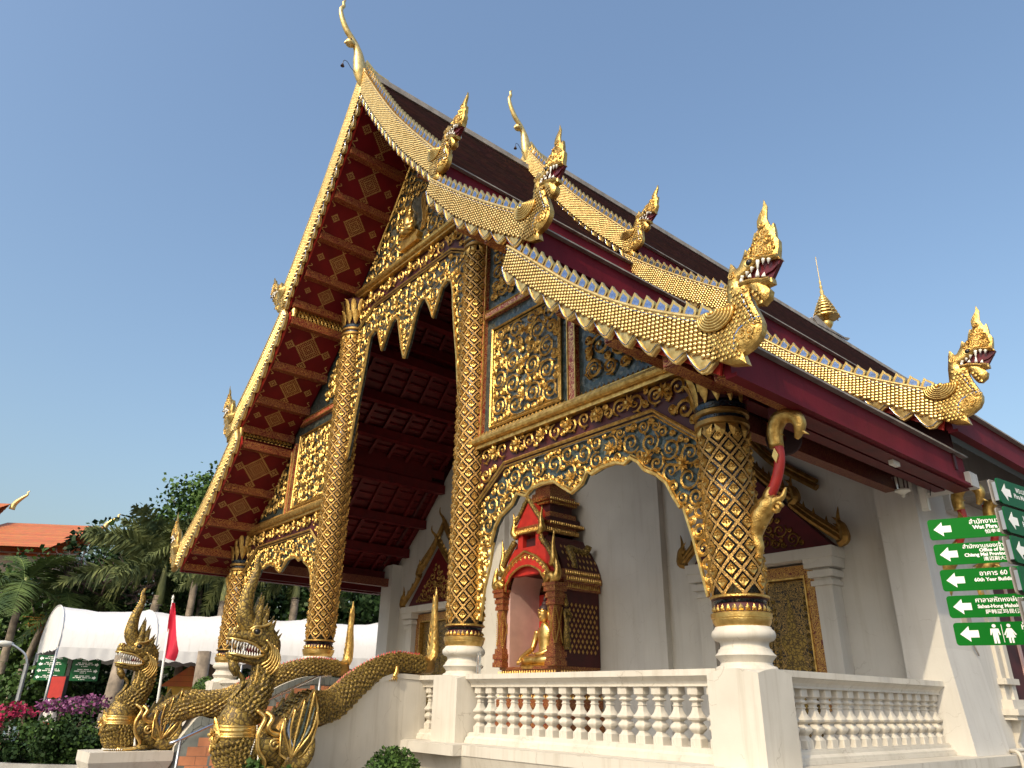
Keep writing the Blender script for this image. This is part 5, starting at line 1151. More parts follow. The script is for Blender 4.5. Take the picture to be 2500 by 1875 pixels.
    for i in range(3, len(path)-5):
        for f_ in (0,.5):
            p0 = Vector(path[i]).lerp(Vector(path[i+1]), f_); r = rad[i]; d = (Vector(path[i+1])-Vector(path[i])).normalized(); n_ = Vector((0,-d.z,d.y)); n_ = n_ if n_.z > 0 else -n_
            MB().cone(p0+n_*(r-.015), p0+n_*(r+.05)-d*.035, .028, 4).build('back_spine', 'red_bright' if i < 20 else 'gold_dark', bo)
    # haunch with clawed foot, tail flaring up as a flame
    m = MB(); m.ball((sg*(flare(-.7)+.10),-.72,2.05), .15, 12, sc=(.55,1,1.0)); m.tube(smooth_curve([(sg*(flare(-.7)+.15),-.62,2.06),(sg*(flare(-.7)+.19),-.64,1.98),(sg*(flare(-.7)+.19),-.68,1.90)],3), .035, 6)
    for k in range(4): m.cone((sg*(flare(-.7)+.19),-.72+.03*k,1.90),(sg*(flare(-.7)+.20),-.76+.04*k,1.84), .018, 5)
    m.build('hind_leg', 'gold_bright', bo, True)
    m = MB(); 
    q = smooth_curve([(sg*1.35,.0,2.12),(sg*1.37,.12,2.25),(sg*1.37,.14,2.5),(sg*1.37,.12,2.8),(sg*1.37,.13,3.05),(sg*1.37,.12,3.28)],4); m.tube(q, list(np.interp(np.linspace(0,1,len(q)),[0,.2,.5,.8,1],[.11,.10,.07,.045,.005])), 8, sq=(1,.8))
    for k in range(9):
        z = 2.22+.1*k; w_ = .13*(1-k/11); 
        for s_ in (-1,1): m.cone((sg*1.37+s_*w_*.6,.12,z),(sg*1.37+s_*w_*1.15,.10,z+.14), .035, 5)
    m.build('tail_flame', 'gold', bo)
    return t
naga(1, .14, 'golden serpent statue with wide open toothy mouth below the shrine column')
naga(-1, 0, 'golden serpent statue with tall crest standing beside the red flag')

# stainless handrails on the stair
for sg,lab in ((1,'thin stainless steel handrail inside the stair wall below the shrine'),(-1,'thin stainless steel handrail crossing in front of the tiled stair wall')):
    h = thing('handrail', lab, 'handrail', (XC,0,0)); u = sg*1.02
    MB().tube([(u,-.35,1.96),(u,-.6,1.94),(u,-2.75,.98),(u,-2.85,.95)], .021, 8).build('rail', 'steel', h, True)
    for y,z0,z1 in ((-.55,1.06,1.95),(-2.70,.0,.99)): MB().tube([(u,y,z0),(u,y,z1)], .024, 8).build('post', 'steel_dull', h, True)
    for y in (-1.2,-2.0):
        z = 1.94-(-.6-y)*-.0+(y+.6)*.4465; MB().tube([(u,y,z-.02),(sg*1.06,y,z-.09),(sg*(flare(y)-.19),y,z-.09)], .010, 6).build('wall_bracket', 'steel', h)

# ================================================================ red and gold shrine on the porch
SY = 3.30; s = thing('shrine', 'red and gold tiered shrine with arched niche standing against the white wall', 'shrine', (XC,SY,1.083))
def sb(name, mt, boxes, smooth=False):
    m = MB()
    for q in boxes: m.box(*q)
    return m.build(name, mt, s)
D = 1.13
sb('base', 'shrine_lacquer', [(-.92,.92,-.06,D,0,.30),(-.86,.86,-.02,D,.30,.42),(-.90,.90,-.05,D,.42,.56),(-.82,.82,0,D,.56,.66),(-.88,.88,-.04,D,.66,.80),(-.93,.93,-.08,D,.80,.86),(-.84,.84,-.02,D,.86,1.0),(-.80,.80,.0,D,1.0,1.10),(-.84,.84,-.03,D,1.10,1.15)])
m = MB()
for z in (.33,.60,.90,1.04):
    for k in range(24): a = -.82+1.64*k/23; m.add([(a-.032,-.062,z-.03),(a+.032,-.062,z-.03),(a,-.062,z+.05),(a,-.085,z)], [(0,1,3),(1,2,3),(2,0,3)])
    for k in range(16): a = .02+1.05*k/15; m.add([(.925,a-.03,z-.03),(.925,a+.03,z-.03),(.925,a,z+.05),(.95,a,z)], [(0,1,3),(1,2,3),(2,0,3)])
m.build('lotus_trim', 'gold', s)
sb('cella', 'pink_wall', [(-.70,-.60,.02,D,1.15,2.62),(.60,.70,.02,D,1.15,2.62),(-.70,.70,D-.3,D,1.15,2.62)])
sb('red_back', 'red_bright', [(-.58,.58,D-.32,D-.302,1.15,2.62)])
m = MB(); m.add([(-.52,.02,2.62),(.52,.02,2.62)]+[(.52*math.cos(a),.02,2.62+.48*math.sin(a)) for a in np.linspace(.2,pi-.2,11)], [tuple(range(13))]); 
arc = [(.60*math.cos(a),2.60+.50*math.sin(a)) for a in np.linspace(0,pi,13)]
m = MB(); m.add([(x,y,z) for y in (.03,D-.3) for x,z in arc], [(i,i+1,13+i+1,13+i) for i in range(12)]); m.build('niche_vault', 'pink_wall', s, True)
for sx in (-1,1):
    c = sx*.78; pl = MB()
    pl.box(c-.075, c+.075, -.10, .10, 1.50, 2.25); 
    for hw,z0,z1 in ((.15,1.15,1.24),(.13,1.24,1.30),(.15,1.30,1.40),(.12,1.40,1.50),(.13,2.25,2.32),(.115,2.32,2.38),(.14,2.38,2.46),(.125,2.46,2.50),(.16,2.50,2.60),(.18,2.60,2.66)): pl.box(c-hw, c+hw, -hw-.0, hw, z0, z1)
    po = pl.build('pillar', 'shrine_lacquer', s)
    m = MB()
    for k in range(20): 
        z = 1.52+.037*k
        for e in (-1,1): m.ball((c+e*.10,-.10,z), .015, 4)
    for fy in (0,):
        f = lambda a,b,h: (c+a, -.10-h, b); edge_tube(m, [(-.085,1.55),(0,1.88),(-.085,2.2)], f, .006, .011); edge_tube(m, [(.085,1.55),(0,1.88),(.085,2.2)], f, .006, .011)
        f = lambda a,b,h: (c+.10*1+h, a, b); edge_tube(m, [(-.085,1.55),(0,1.88),(-.085,2.2)], f, .006, .011); edge_tube(m, [(.085,1.55),(0,1.88),(.085,2.2)], f, .006, .011)
    m.build('bead_trim', 'gold', po)
# side wall with lozenge studs and a small praying figure
sb('side_wall', 'maroon_dark', [(.70,.86,.12,D,1.15,2.7)]); sb('side_wall', 'maroon_dark', [(-.86,-.70,.12,D,1.15,2.7)])
lz = MB().prism([(-.028,0),(0,-.04),(.028,0),(0,.04)], lambda a,b,h: (h,a,b), 0, .012).mesh('gold_lozenge', 'gold')
for r_ in range(10):
    for k in range(7): obj('gold_lozenge', lz, s, (.86, .30+.115*k+(.057 if r_%2 else 0), 1.42+.095*r_))
sb('side_cornice', 'shrine_lacquer', [(.70,.92,.10,D,2.55,2.70),(.70,.96,.08,D,2.70,2.82),(.70,.93,.10,D,2.82,2.94)]); sb('side_cornice', 'shrine_lacquer', [(-.92,-.70,.10,D,2.55,2.70),(-.96,-.70,.08,D,2.70,2.82),(-.93,-.70,.10,D,2.82,2.94)])
m = MB(); m.tube([(.92,.16,1.48),(.92,.16,1.75),(.92,.16,1.92),(.92,.16,2.12),(.92,.16,2.18)], [.075,.06,.045,.07,.03], 8); m.ball((.92,.16,2.25), .05, 8); m.lathe([(.05,2.27),(.03,2.34),(.004,2.46)], 8, (.92,.16,0)); m.tube([(.96,.10,2.12),(1.02,.06,2.02),(1.0,.05,2.12)], .02, 5); m.tube([(.96,.22,2.12),(1.02,.2,2.02),(1.0,.1,2.12)], .02, 5); m.box(.86,.99,.1,.22,1.44,1.48); m.build('praying_figure', 'gold_old', s, True)
# arched front board with cusped gold edge
f = lambda a,b,h: (a,-.05-h,b)
cusp = [(.68*math.cos(t)*(1-.0), 2.62+.56*abs(math.sin(t))) for t in np.linspace(0,pi,25)]
inner = [(x*(.86+.05*abs(math.sin(6*i*pi/24))), 2.60+(z-2.62)*.84) for i,(x,z) in enumerate(cusp)]
outer = [(.80,2.66),(.78,2.80),(.62,3.02),(.35,3.22),(0,3.36),(-.35,3.22),(-.62,3.02),(-.78,2.80),(-.80,2.66)]
m = MB().prism(outer+inner[::-1], f, 0, .06); m.build('arch_board', 'red_bright', s)
m = MB(); edge_tube(m, inner, f, .06, .022); edge_tube(m, outer, f, .07, .03); edge_tube(m, [(a*.92,2.66+(b-2.66)*.9) for a,b in outer], f, .065, .016)
for k in range(15): a = pi*(k+.5)/15; x,z = .62*math.cos(a), 2.68+.50*math.sin(a); m.add([f(x*.94,z-.0,.06),f(x*1.06-.03,z+.04,.06),f(x*1.12,z+.12,.06),f(x*1.06+.03,z+.03,.06),f(x*1.03,z+.04,.09)], [(0,4,1),(1,4,2),(2,4,3),(3,4,0)])
m.build('arch_gilding', 'gold', s)
m = MB()
for sx in (-1,1):
    q = smooth_curve([(sx*.66,-.12,2.70),(sx*.80,-.14,2.80),(sx*.90,-.12,2.72),(sx*.96,-.10,2.85),(sx*.93,-.10,3.05),(sx*.90,-.10,3.12)],4); m.tube(q, list(np.interp(np.linspace(0,1,len(q)),[0,.5,1],[.07,.09,.01])), 7); m.ball((sx*.66,-.15,2.82), .05, 8); m.cone((sx*.66,-.18,2.84),(sx*.58,-.2,2.82), .03)
    for (x,z,hh) in ((.80,3.12,.60),(.44,3.80,.45)):
        q = smooth_curve([(sx*(x-.1),-.04,z-.1),(sx*x,-.05,z),(sx*(x-.02),-.05,z+hh*.45),(sx*(x+.02),-.05,z+hh)],4); m.tube(q, list(np.interp(np.linspace(0,1,len(q)),[0,.35,.6,1],[.06,.085,.05,.005])), 7)
        for k in range(3): m.cone((sx*(x-.02),-.06,z+.1+.09*k),(sx*(x-.13),-.06,z+.16+.1*k), .03, 4)
m.build('guardian_birds', 'gold', s, True)
# stacked roof: vaulted lower roof, upper gable with small window, pinnacle tiers
rf = [(-.92,2.94),(-.85,3.12),(-.66,3.40),(-.50,3.58),(-.46,3.66),(.46,3.66),(.50,3.58),(.66,3.40),(.85,3.12),(.92,2.94)]
m = MB().prism(rf, lambda a,b,h: (a,h,b), .10, D); m.build('vault_roof', 'maroon_dark', s)
m = MB().prism([(-.80,2.9),(-.6,3.30),(-.44,3.46),(.44,3.46),(.6,3.30),(.80,2.9)], lambda a,b,h: (a,h,b), -.02, .12); m.build('front_gable', 'red_bright', s)
sb('attic', 'red_bright', [(-.36,-.20,-.0,.9,3.36,3.76),(.20,.36,-.0,.9,3.36,3.76),(-.36,.36,.2,.9,3.36,3.76)])
sb('attic_cornice', 'shrine_lacquer', [(-.46,.46,-.06,1.0,3.74,3.84),(-.42,.42,-.03,.96,3.84,3.90)])
m = MB().prism([(-.40,3.90),(.40,3.90),(.2,4.2),(0,4.42),(-.2,4.2)], lambda a,b,h: (a,h,b), -.02, .4); m.build('upper_gable', 'red_bright', s)
m = MB()
for sx in (-1,1):
    q = smooth_curve([(sx*.48,-.05,3.90),(sx*.3,-.05,4.1),(sx*.14,-.05,4.3),(0,-.05,4.48)],4); m.tube(q, .04, 6)
    q2 = smooth_curve([(sx*.86,-.05,2.95),(sx*.74,-.05,3.2),(sx*.58,-.05,3.42),(sx*.40,-.05,3.60)],4); m.tube(q2, .05, 6)
    for p0 in q+q2: m.cone(p0, (p0[0]+sx*.03,p0[1],p0[2]+.10), .03, 4)
    q = smooth_curve([(.88,.45,2.98),(.80,.45,3.22),(.66,.5,3.42),(.70,.9,3.36),(.80,.95,3.5)],4) if sx > 0 else q2; m.tube(q, .07, 6)
m.build('roof_serpents', 'gold_old', s, True)
# rows of gilded leaves on the cornices, lozenges on the vault
m = MB()
def leaf_rows(z, hw, y0, y1, n=18, sz=.045):
    for k in range(n):
        a = -hw+2*hw*(k+.5)/n; m.add([(a-sz*.8,y0-.004,z-sz),(a+sz*.8,y0-.004,z-sz),(a,y0-.004,z+sz*1.3),(a,y0-.03,z)], [(0,1,3),(1,2,3),(2,0,3)])
        b = y0+(y1-y0)*(k+.5)/n; m.add([(hw+.004,b-sz*.7,z-sz),(hw+.004,b+sz*.7,z-sz),(hw+.004,b,z+sz*1.3),(hw+.03,b,z)], [(0,1,3),(1,2,3),(2,0,3)])
for z,hw in ((2.63,.92),(2.76,.96),(2.88,.93)):
    for k in range(16): b = .12+.98*(k+.5)/16; m.add([(hw+.004,b-.03,z-.04),(hw+.004,b+.03,z-.04),(hw+.004,b,z+.05),(hw+.03,b,z)], [(0,1,3),(1,2,3),(2,0,3)])
leaf_rows(3.79,.46,-.06,1.0); leaf_rows(3.94,.50,.12,1.12,16,.03); leaf_rows(4.40,.40,.22,1.02,14,.028); leaf_rows(4.47,.44,.18,1.06,14,.028)
m.build('gilded_leaves', 'gold', s, kind='stuff')
m = MB(); g_ = lambda a,b,h: (.86-.30*((a-2.98)/.6)**1.3*1.0+h*.8, b, a+.0+h*.3)
for r_ in range(4):
    for k in range(8):
        z = 3.02+.14*r_; hw_ = float(np.interp(z,[2.94,3.12,3.40,3.58],[.92,.85,.66,.50])); y = .25+.11*k+(.055 if r_%2 else 0); m.add([(hw_+.012,y-.03,z),(hw_+.03,y,z-.045),(hw_+.012,y+.03,z),(hw_-.01,y,z+.045)], [(0,1,2,3)])
m.build('vault_lozenges', 'gold', s, kind='stuff')
zz = 3.90
for k,(hw,hh) in enumerate(((.50,.08),(.44,.10),(.38,.12),(.32,.18),(.40,.06),(.44,.06),(.36,.08),(.29,.10),(.24,.14),(.31,.05),(.26,.06),(.19,.12),(.24,.05),(.14,.14),(.18,.05),(.09,.2),(.05,.3))):
    sb('pinnacle_tier', 'shrine_lacquer' if k%2 == 0 or k > 3 else 'maroon_dark', [(-hw,hw,.62-hw,min(.62+hw,D+.0),zz,zz+hh)]); zz += hh

# golden seated statue in the niche
m = MB(); o_ = (0,.42,1.17)
T_ = lambda x,y,z: (o_[0]+x, o_[1]+y, o_[2]+z)
m.tube([T_(0,.02,.10),T_(0,.03,.28),T_(0,.03,.46),T_(0,.02,.58),T_(0,.01,.66),T_(0,0,.72)], [(.17,.13),(.135,.10),(.165,.11),(.20,.10),(.09,.07),(.055,.055)], 14, up=(0,1,0))
for sx in (-1,1):
    m.tube(smooth_curve([T_(sx*.20,.02,.58),T_(sx*.25,.0,.42),T_(sx*.25,-.06,.28)],4), list(np.linspace(.058,.045,9)), 8)
    m.tube(smooth_curve([T_(sx*.10,.0,.08),T_(sx*.36,-.10,.09),T_(sx*.20,-.24,.08),T_(-sx*.10,-.24,.09)],4), list(np.interp(np.linspace(0,1,13),[0,.4,.8,1],[.10,.095,.075,.045])), 10)
m.tube(smooth_curve([T_(-.25,-.06,.28),T_(-.28,-.18,.20),T_(-.29,-.28,.13),T_(-.285,-.33,.07)],4), list(np.linspace(.045,.03,13)), 8)
for k in range(4): m.tube([T_(-.31+.018*k,-.31,.09),T_(-.31+.018*k,-.36,.06),T_(-.31+.018*k,-.365,.01)], [.011,.010,.007], 5)
m.tube([T_(-.25,-.30,.10),T_(-.235,-.34,.07),T_(-.235,-.345,.03)], [.012,.011,.008], 5)
m.tube(smooth_curve([T_(.25,-.06,.28),T_(.16,-.18,.20),T_(.02,-.22,.18)],4), list(np.linspace(.045,.032,9)), 8)
for k in range(4): m.tube([T_(.03,-.20-.018*k,.185),T_(-.04,-.20-.018*k,.185),T_(-.09,-.20-.016*k,.19)], [.011,.010,.007], 5)
m.tube([T_(.03,-.27,.19),T_(-.01,-.285,.205)], [.012,.008], 5)
m.ball(T_(0,-.01,.86), .125, 16, sc=(.84,.9,1.15))
m.cone(T_(0,-.115,.875), T_(0,-.145,.835), .022, 6); m.tube([T_(-.035,-.118,.80),T_(0,-.126,.797),T_(.035,-.118,.80)], .010, 5)
for sx in (-1,1):
    m.tube([T_(sx*.025,-.116,.89),T_(sx*.05,-.112,.885),T_(sx*.072,-.095,.893)], .009, 5); m.tube([T_(sx*.018,-.118,.925),T_(sx*.05,-.112,.935),T_(sx*.08,-.09,.92)], .007, 5)
    m.tube([T_(sx*.108,.0,.91),T_(sx*.115,.0,.83),T_(sx*.11,-.005,.74)], [.018,.02,.016], 6)
bm = m.build('seated_statue', 'gold_bright', None, True, loc=(XC,SY,1.083)); bm.scale = (1.15,1.15,1.15); bm.location.z -= .15*1.17*.98-.004; bm.location.y -= .05; tag(bm, 'golden seated statue with one hand over its knee inside the red shrine', 'statue')
m = MB().ball(T_(0,.005,.92), .122, 14, sc=(.86,.92,.95)); m.ball(T_(0,.01,1.03), .06, 10); m.lathe([(.035,1.08),(.03,1.12),(.004,1.2)], 8, T_(0,.01,0)); m.build('hair', 'speaker_grey', bm, True)
m = MB().lathe([(.42,0),(.44,.03),(.40,.06),(.42,.07)], 24, T_(0,-.08,-.06), sx=1, sy=.8); m.build('lotus_seat', 'gold', bm, 40)
# ================================================================ direction sign at the right, text helper
def text_mesh(body, size, mt, bold=.0, align='LEFT', sx=1):
    c = bpy.data.curves.new('text', 'FONT'); c.body = body; c.size = size; c.offset = bold; c.align_x = align; c.resolution_u = 3
    o = bpy.data.objects.new('text', c); COL.objects.link(o); bpy.context.view_layer.update()
    me = bpy.data.meshes.new_from_object(o.evaluated_get(bpy.context.evaluated_depsgraph_get())); bpy.data.objects.remove(o); bpy.data.curves.remove(c)
    me.materials.clear(); me.materials.append(MAT[mt]); me.name = 'lettering'
    if sx != 1: me.transform(Matrix.Diagonal((sx,1,1,1)))
    return me
def rrect(x0, x1, z0, z1, r, n=5):
    out = []
    for cx,cz,a in ((x1-r,z1-r,0),(x0+r,z1-r,pi/2),(x0+r,z0+r,pi),(x1-r,z0+r,1.5*pi)):
        out += [(cx+r*math.cos(a+pi/2*k/n), cz+r*math.sin(a+pi/2*k/n)) for k in range(n+1)]
    return out
ARROW = [(0,0),(.055,.048),(.055,.022),(.105,.022),(.105,-.022),(.055,-.022),(.055,-.048)]
BF = lambda a,b,h: (a,-h,b)
PX, PY_ = 3.30, -.93
sign = thing('direction_sign', 'green direction signpost with white arrows and lettering in three scripts beside the porch', 'sign', (PX,PY_,0))
def board(z, L, H, rz, lines, mt, off=0, icons=False, twin=False, ax=.03, tx=0):
    """board ends at the post; its own x runs from the free end (0) to the post"""
    d = Vector((math.cos(rz),math.sin(rz),0)); o0 = -d*L
    m = MB().prism(rrect(0,L,-H/2,H/2,.02), BF, -.004, .004); b = m.build('board', mt, sign, loc=(o0.x,o0.y,z)); b.rotation_euler = (0,0,rz)
    if twin:
        m = MB().prism(rrect(0,L,-H/2,H/2,.02), BF, -.040, -.034); m.build('rear_board', 'roof_edge', b); m = MB().box(.015, L, .008, .03, -H*.36, H*.36); m.build('board_frame', 'steel_dull', b)
    m = MB().prism([(ax+a*1.0,c*1.0) for a,c in ARROW], BF, .004, .0052); m.build('arrow', 'sign_white', b)
    for (txt,size,x,zz,bold,sxx) in lines:
        obj('lettering', text_mesh(txt, size, 'sign_white', bold, 'LEFT', sxx), b, (x,-.0055,zz), (pi/2,0,0))
    if icons:
        for k,fx in enumerate((.225,.305)):
            m = MB(); c = [(fx+.011*math.cos(a), .046+.011*math.sin(a)) for a in np.linspace(0,2*pi,12,False)]; m.prism(c, BF, .004, .0052)
            body = [(-.022,.030),(.022,.030),(.028,-.008),(.022,-.010),(.015,.012),(.015,-.060),(.003,-.060),(0,-.02),(-.003,-.060),(-.015,-.060),(-.015,.012),(-.022,-.010),(-.028,-.008)] if k == 0 else [(-.014,.030),(.014,.030),(.034,-.008),(.028,-.012),(.016,.010),(.026,-.026),(.013,-.026),(.013,-.058),(.003,-.058),(.002,-.026),(-.002,-.026),(-.003,-.058),(-.013,-.058),(-.013,-.026),(-.026,-.026),(-.016,.010),(-.028,-.012),(-.034,-.008)]
            m.prism([(fx+a,q) for a,q in body], BF, .004, .0052); m.build('restroom_figure', 'sign_white', b)
        MB().box(.264, .267, -.0052, -.004, -.055, .055).build('divider', 'sign_white', b)
    return b
R1 = math.atan2(.39,.92); R2 = math.atan2(.994,.108)
A_ = [
 [('สำนักงานวัดพระสิงห์',.042,.245,.022,.0006,1),('Wat Phra Singh Office',.036,.262,-.013,.0012,1),('怕辛寺办公室',.030,.325,-.045,.0004,1.1)],
 [('สำนักงานรองเจ้าคณะจังหวัดเชียงใหม่',.036,.170,.032,.0006,1),('Office of Ecclesiastical',.030,.262,.006,.0012,1),('Chiang Mai Provincial Vice',.030,.172,-.022,.0012,1),('清迈副大主教办公室',.028,.275,-.052,.0004,1.1)],
 [('อาคาร 60 ปี (อาคารเรียน)',.042,.225,.022,.0006,1),('60th Year Building (Accommodation)',.031,.190,-.014,.0010,1),('60 年楼',.028,.400,-.046,.0004,1.1)],
 [('ศาลาสหัทหงษ์มหาคุณ (ศาลา)',.040,.160,.024,.0006,1),('Sahat-Hong Mahakun Pavilion (Merit)',.030,.168,-.012,.0010,1),('萨韩凰玛昆佛堂（行善积德）',.029,.205,-.047,.0004,1.1)],
 [('ห้องน้ำ',.050,.370,.022,.0008,1),('Restroom',.040,.380,-.018,.0012,1),('洗手间',.028,.46,-.052,.0004,1.1)]]
for i,ln in enumerate(A_):
    board(2.735-.170*i, .97-.006*i, .14, R1, ln, 'sign_green', icons=(i == 4))
B_ = [[('พระมหาธาตุเจดีย์',.045,.20,.018,.0006,1),('Phra Mahathat Chedi (The Stupa)',.036,.165,-.018,.001,1),('玛哈塔',.03,.42,-.05,.0004,1)],
      [('พระพุทธไสยาสน์',.045,.20,.018,.0006,1),('Reclining Buddha',.040,.18,-.018,.001,1),('卧佛',.03,.42,-.05,.0004,1)],
      [('พระอุโบสถ',.045,.22,.018,.0006,1),('Phra Ubosot',.040,.20,-.018,.001,1)],[('วิหารลายคำ',.045,.22,.018,.0006,1),('Viharn Lai Kham',.040,.20,-.018,.001,1)],[('หอไตร',.045,.22,.018,.0006,1),('Ho Trai',.040,.20,-.018,.001,1)]]
for i,ln in enumerate(B_):
    board(2.69-.156*i, 1.36-.0*i, .14, R2, ln, 'sign_green_dark', twin=True)
MB().lathe([(.04,0),(.04,2.95),(.05,2.96),(.05,3.0),(.0,3.02)], 14, (.06,.05,0)).build('post', 'steel_dull', sign, 40)
MB().lathe([(.14,0),(.14,.02),(.05,.03),(.05,.06)], 14, (.06,.05,0)).build('post_foot', 'steel_dull', sign, 40)

# ================================================================ small things on the porch and under the eaves
def lantern(u, y, z, label):
    t = thing('hanging_lantern', label, 'lantern', (XC+u,y,z))
    MB().lathe([(.006,.36),(.008,.24)], 6).build('hanger', 'black', t); MB().lathe([(.005,.26),(.03,.25),(.05,.21),(.11,.17),(.115,.155)], 8).build('lantern_roof', 'speaker_grey', t)
    MB().lathe([(.085,.155),(.075,-.02)], 8).build('glass', 'lamp_glass', t); m = MB()
    for k in range(8): a = 2*pi*k/8; m.bar((.087*math.cos(a),.087*math.sin(a),.155),(.077*math.cos(a),.077*math.sin(a),-.02), .014, .014)
    m.build('bars', 'speaker_grey', t); MB().lathe([(.10,-.02),(.105,-.04),(.06,-.06),(.02,-.09),(.025,-.11),(.004,-.13)], 8).build('lantern_base', 'plastic_white', t)
lantern(7.42, 3.55, 4.36, 'small octagonal lantern hanging under the red eave beside the corner pilaster')
t = thing('emergency_light', 'cream tube light box hanging from the eave with black cable', 'lamp', (XC+7.50,4.02,4.12))
m = MB().box(-.045,.045,-.035,.035,0,.34); m.build('light_box', 'plastic_white', t); MB().box(-.032,.032,-.038,-.036,.03,.31).build('diffuser', 'tooth', t)
MB().tube(smooth_curve([(0,0,.34),(.02,.02,.44),(.10,.03,.40),(.08,.02,.2)],5), .007, 5).build('cable', 'black', t); MB().tube(smooth_curve([(0,0,.34),(-.06,0,.42),(-.2,.0,.62),(-.22,0,.75)],5), .007, 5).build('cable', 'black', t)
t = thing('horn_speaker', 'dark red horn loudspeaker mounted under the eave behind the corner column', 'loudspeaker', (XC+7.36,.72,4.42)); t.rotation_euler = (0,0,math.radians(35))
MB().lathe([(.19,0),(.20,.02),(.18,.03),(.11,.16),(.06,.26),(.03,.30)], 24).build('horn', 'speaker_grey', t, 40); MB().lathe([(.03,-.0),(.035,.1),(.0,.12)], 12).build('driver', 'red', t)
for c in t.children: c.rotation_euler = (-pi/2,0,0)
t = thing('security_lamp', 'small white bracket lamp fixed below the red eave fascia', 'lamp', (XC+7.86,2.35,4.40)); MB().box(-.03,.03,-.09,.09,-.07,-.01).build('housing', 'plastic_white', t); MB().tube([(0,-.05,-.01),(0,-.05,.10)], .012, 6).build('arm', 'plastic_white', t)  # unlit bracket lamp: white housing on a short arm
t = thing('junction_box', 'grey electrical box with conduit on the side wall behind the signs', 'box', (XC+7.33,4.95,2.85)); MB().box(0,.07,-.06,.10,-.16,.16).build('box_body', 'roof_edge', t); MB().tube(smooth_curve([(.03,.02,-.16),(.04,.06,-.4),(.03,.2,-.55)],4), .012, 6).build('conduit', 'roof_edge', t)
t = thing('conduit_pipe', 'white bent conduit pipe lying on the ledge by the side wall', 'pipe', (XC+7.45,5.3,1.09)); MB().tube(smooth_curve([(-.1,1.6,.02),(-.08,.3,.025),(.0,-.05,.03),(.16,-.28,.02),(.19,-.30,-.12),(.19,-.30,-.5)],5), .024, 8).build('pipe_run', 'white', t, True); MB().lathe([(.03,0),(.03,.03)], 10, (.19,-.30,-.2)).build('pipe_clip', 'white', t)
t = thing('glass_jar', 'clear ribbed glass candle jar standing on the rail beside the tall column', 'jar', (XC+2.78,-.05,1.95)); MB().lathe([(.035,0),(.036,.10),(.03,.12),(.034,.14),(.034,.22),(.03,.23)], 12).build('jar_body', 'plastic_clear', t, 40); MB().lathe([(.032,.23),(.034,.25),(.015,.27),(.02,.285),(0,.30)], 12).build('lid', 'plastic_clear', t, 40)
for (x,y,w,hh,lab) in ((5.25,2.2,.28,.62,'tall orange cloth covered chair glimpsed behind the balusters'),(5.85,2.5,.34,.42,'low orange cloth covered stool glimpsed behind the balusters')):
    t = thing('draped_chair', lab, 'chair', (XC+x,y,1.084)); m = MB()
    if hh > .5: m.box(-w/2,w/2,-w/2,w/2,.02,.40); m.prism([(-w/2,.40),(w/2,.40),(w/2,hh),(w*.3,hh+.12),(0,hh+.16),(-w*.3,hh+.12),(-w/2,hh)], BF, -w/2, -w/2+.10)
    else: m.prism([(-w/2-.04,.03),(w/2+.04,.03),(w/2,hh),(w/2-.03,hh+.02),(-w/2+.03,hh+.02),(-w/2,hh)], BF, -w/2, w/2)
    m.build('cloth_cover', 'orange_cloth', t)
    for sx in (-1,1): MB().box(sx*w*.4-.02, sx*w*.4+.02, -.02,.02,0,.04).build('leg', 'black', t)
t = thing('notice_board', 'small framed notice standing on a white shelf by the far pilaster', 'notice', (XC-6.85,4.0,1.084)); MB().box(-.45,.35,-.06,.06,.95,1.05).build('shelf', 'white_wall', t); MB().box(-.45,-.38,-.05,.05,0,.95).build('leg', 'white_wall', t); MB().box(.28,.35,-.05,.05,0,.95).build('leg', 'white_wall', t)
MB().box(-.40,-.12,-.10,-.07,.35,.80).build('picture', 'plastic_white', t); MB().box(-.05,.22,-.10,-.07,.30,.80).build('dark_panel', 'glass_dark', t)

# ================================================================ white marquee
TA = Vector((-24.0,-1.9,0)); td = Vector((.30,.954,0)); tw = Vector((-4.5,.15,0)); ZE = 2.95; TL = 17.0
tent = thing('marquee_tent', 'long white canvas marquee with rounded roof on steel poles', 'tent', (0,0,0))
NB = 6
def tp(s_, a, dz=0): # a 0..1 over the arch
    ang = pi*a; return TA+td*(s_)+tw*(.5-.5*math.cos(ang))+Vector((0,0,ZE+dz+1.45*math.sin(ang)**.8))
for b in range(NB):
    m = MB(); n = 14; k = 7; s0, s1 = TL*b/NB+.0, TL*(b+1)/NB
    for i in range(k+1):
        for j in range(n+1):
            t_ = i/k; sag = -.10*math.sin(pi*t_)*math.sin(pi*j/n); q = tp(s0+(s1-s0)*t_, j/n, sag*1.2+.02*math.sin(i*2.3+j*1.7+b)); m.v.append(tuple(q))
    m.f = [(i*(n+1)+j, i*(n+1)+j+1, (i+1)*(n+1)+j+1, (i+1)*(n+1)+j) for i in range(k) for j in range(n)]; m.m = [0]*len(m.f)
    m.build('canopy_bay', 'canvas', tent, True)
    for side in (0,1):
        m = MB(); K = 24
        for i in range(K+1):
            q = tp(s0+(s1-s0)*i/K, side); dp = .30+.035*math.cos(i*pi/2)+.04*math.sin(pi*i/K); off = Vector((.03*math.sin(i*1.9),0,0))
            m.v += [tuple(q+Vector((.02,0,.02))), tuple(q+off+Vector((.03,0,-dp)))]
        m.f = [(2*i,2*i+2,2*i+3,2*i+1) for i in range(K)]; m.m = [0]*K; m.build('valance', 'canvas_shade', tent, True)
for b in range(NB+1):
    MB().tube([tuple(tp(TL*b/NB, j/18, .018)) for j in range(19)], .022, 6).build('seam_rib', 'canvas_shade', tent, True)
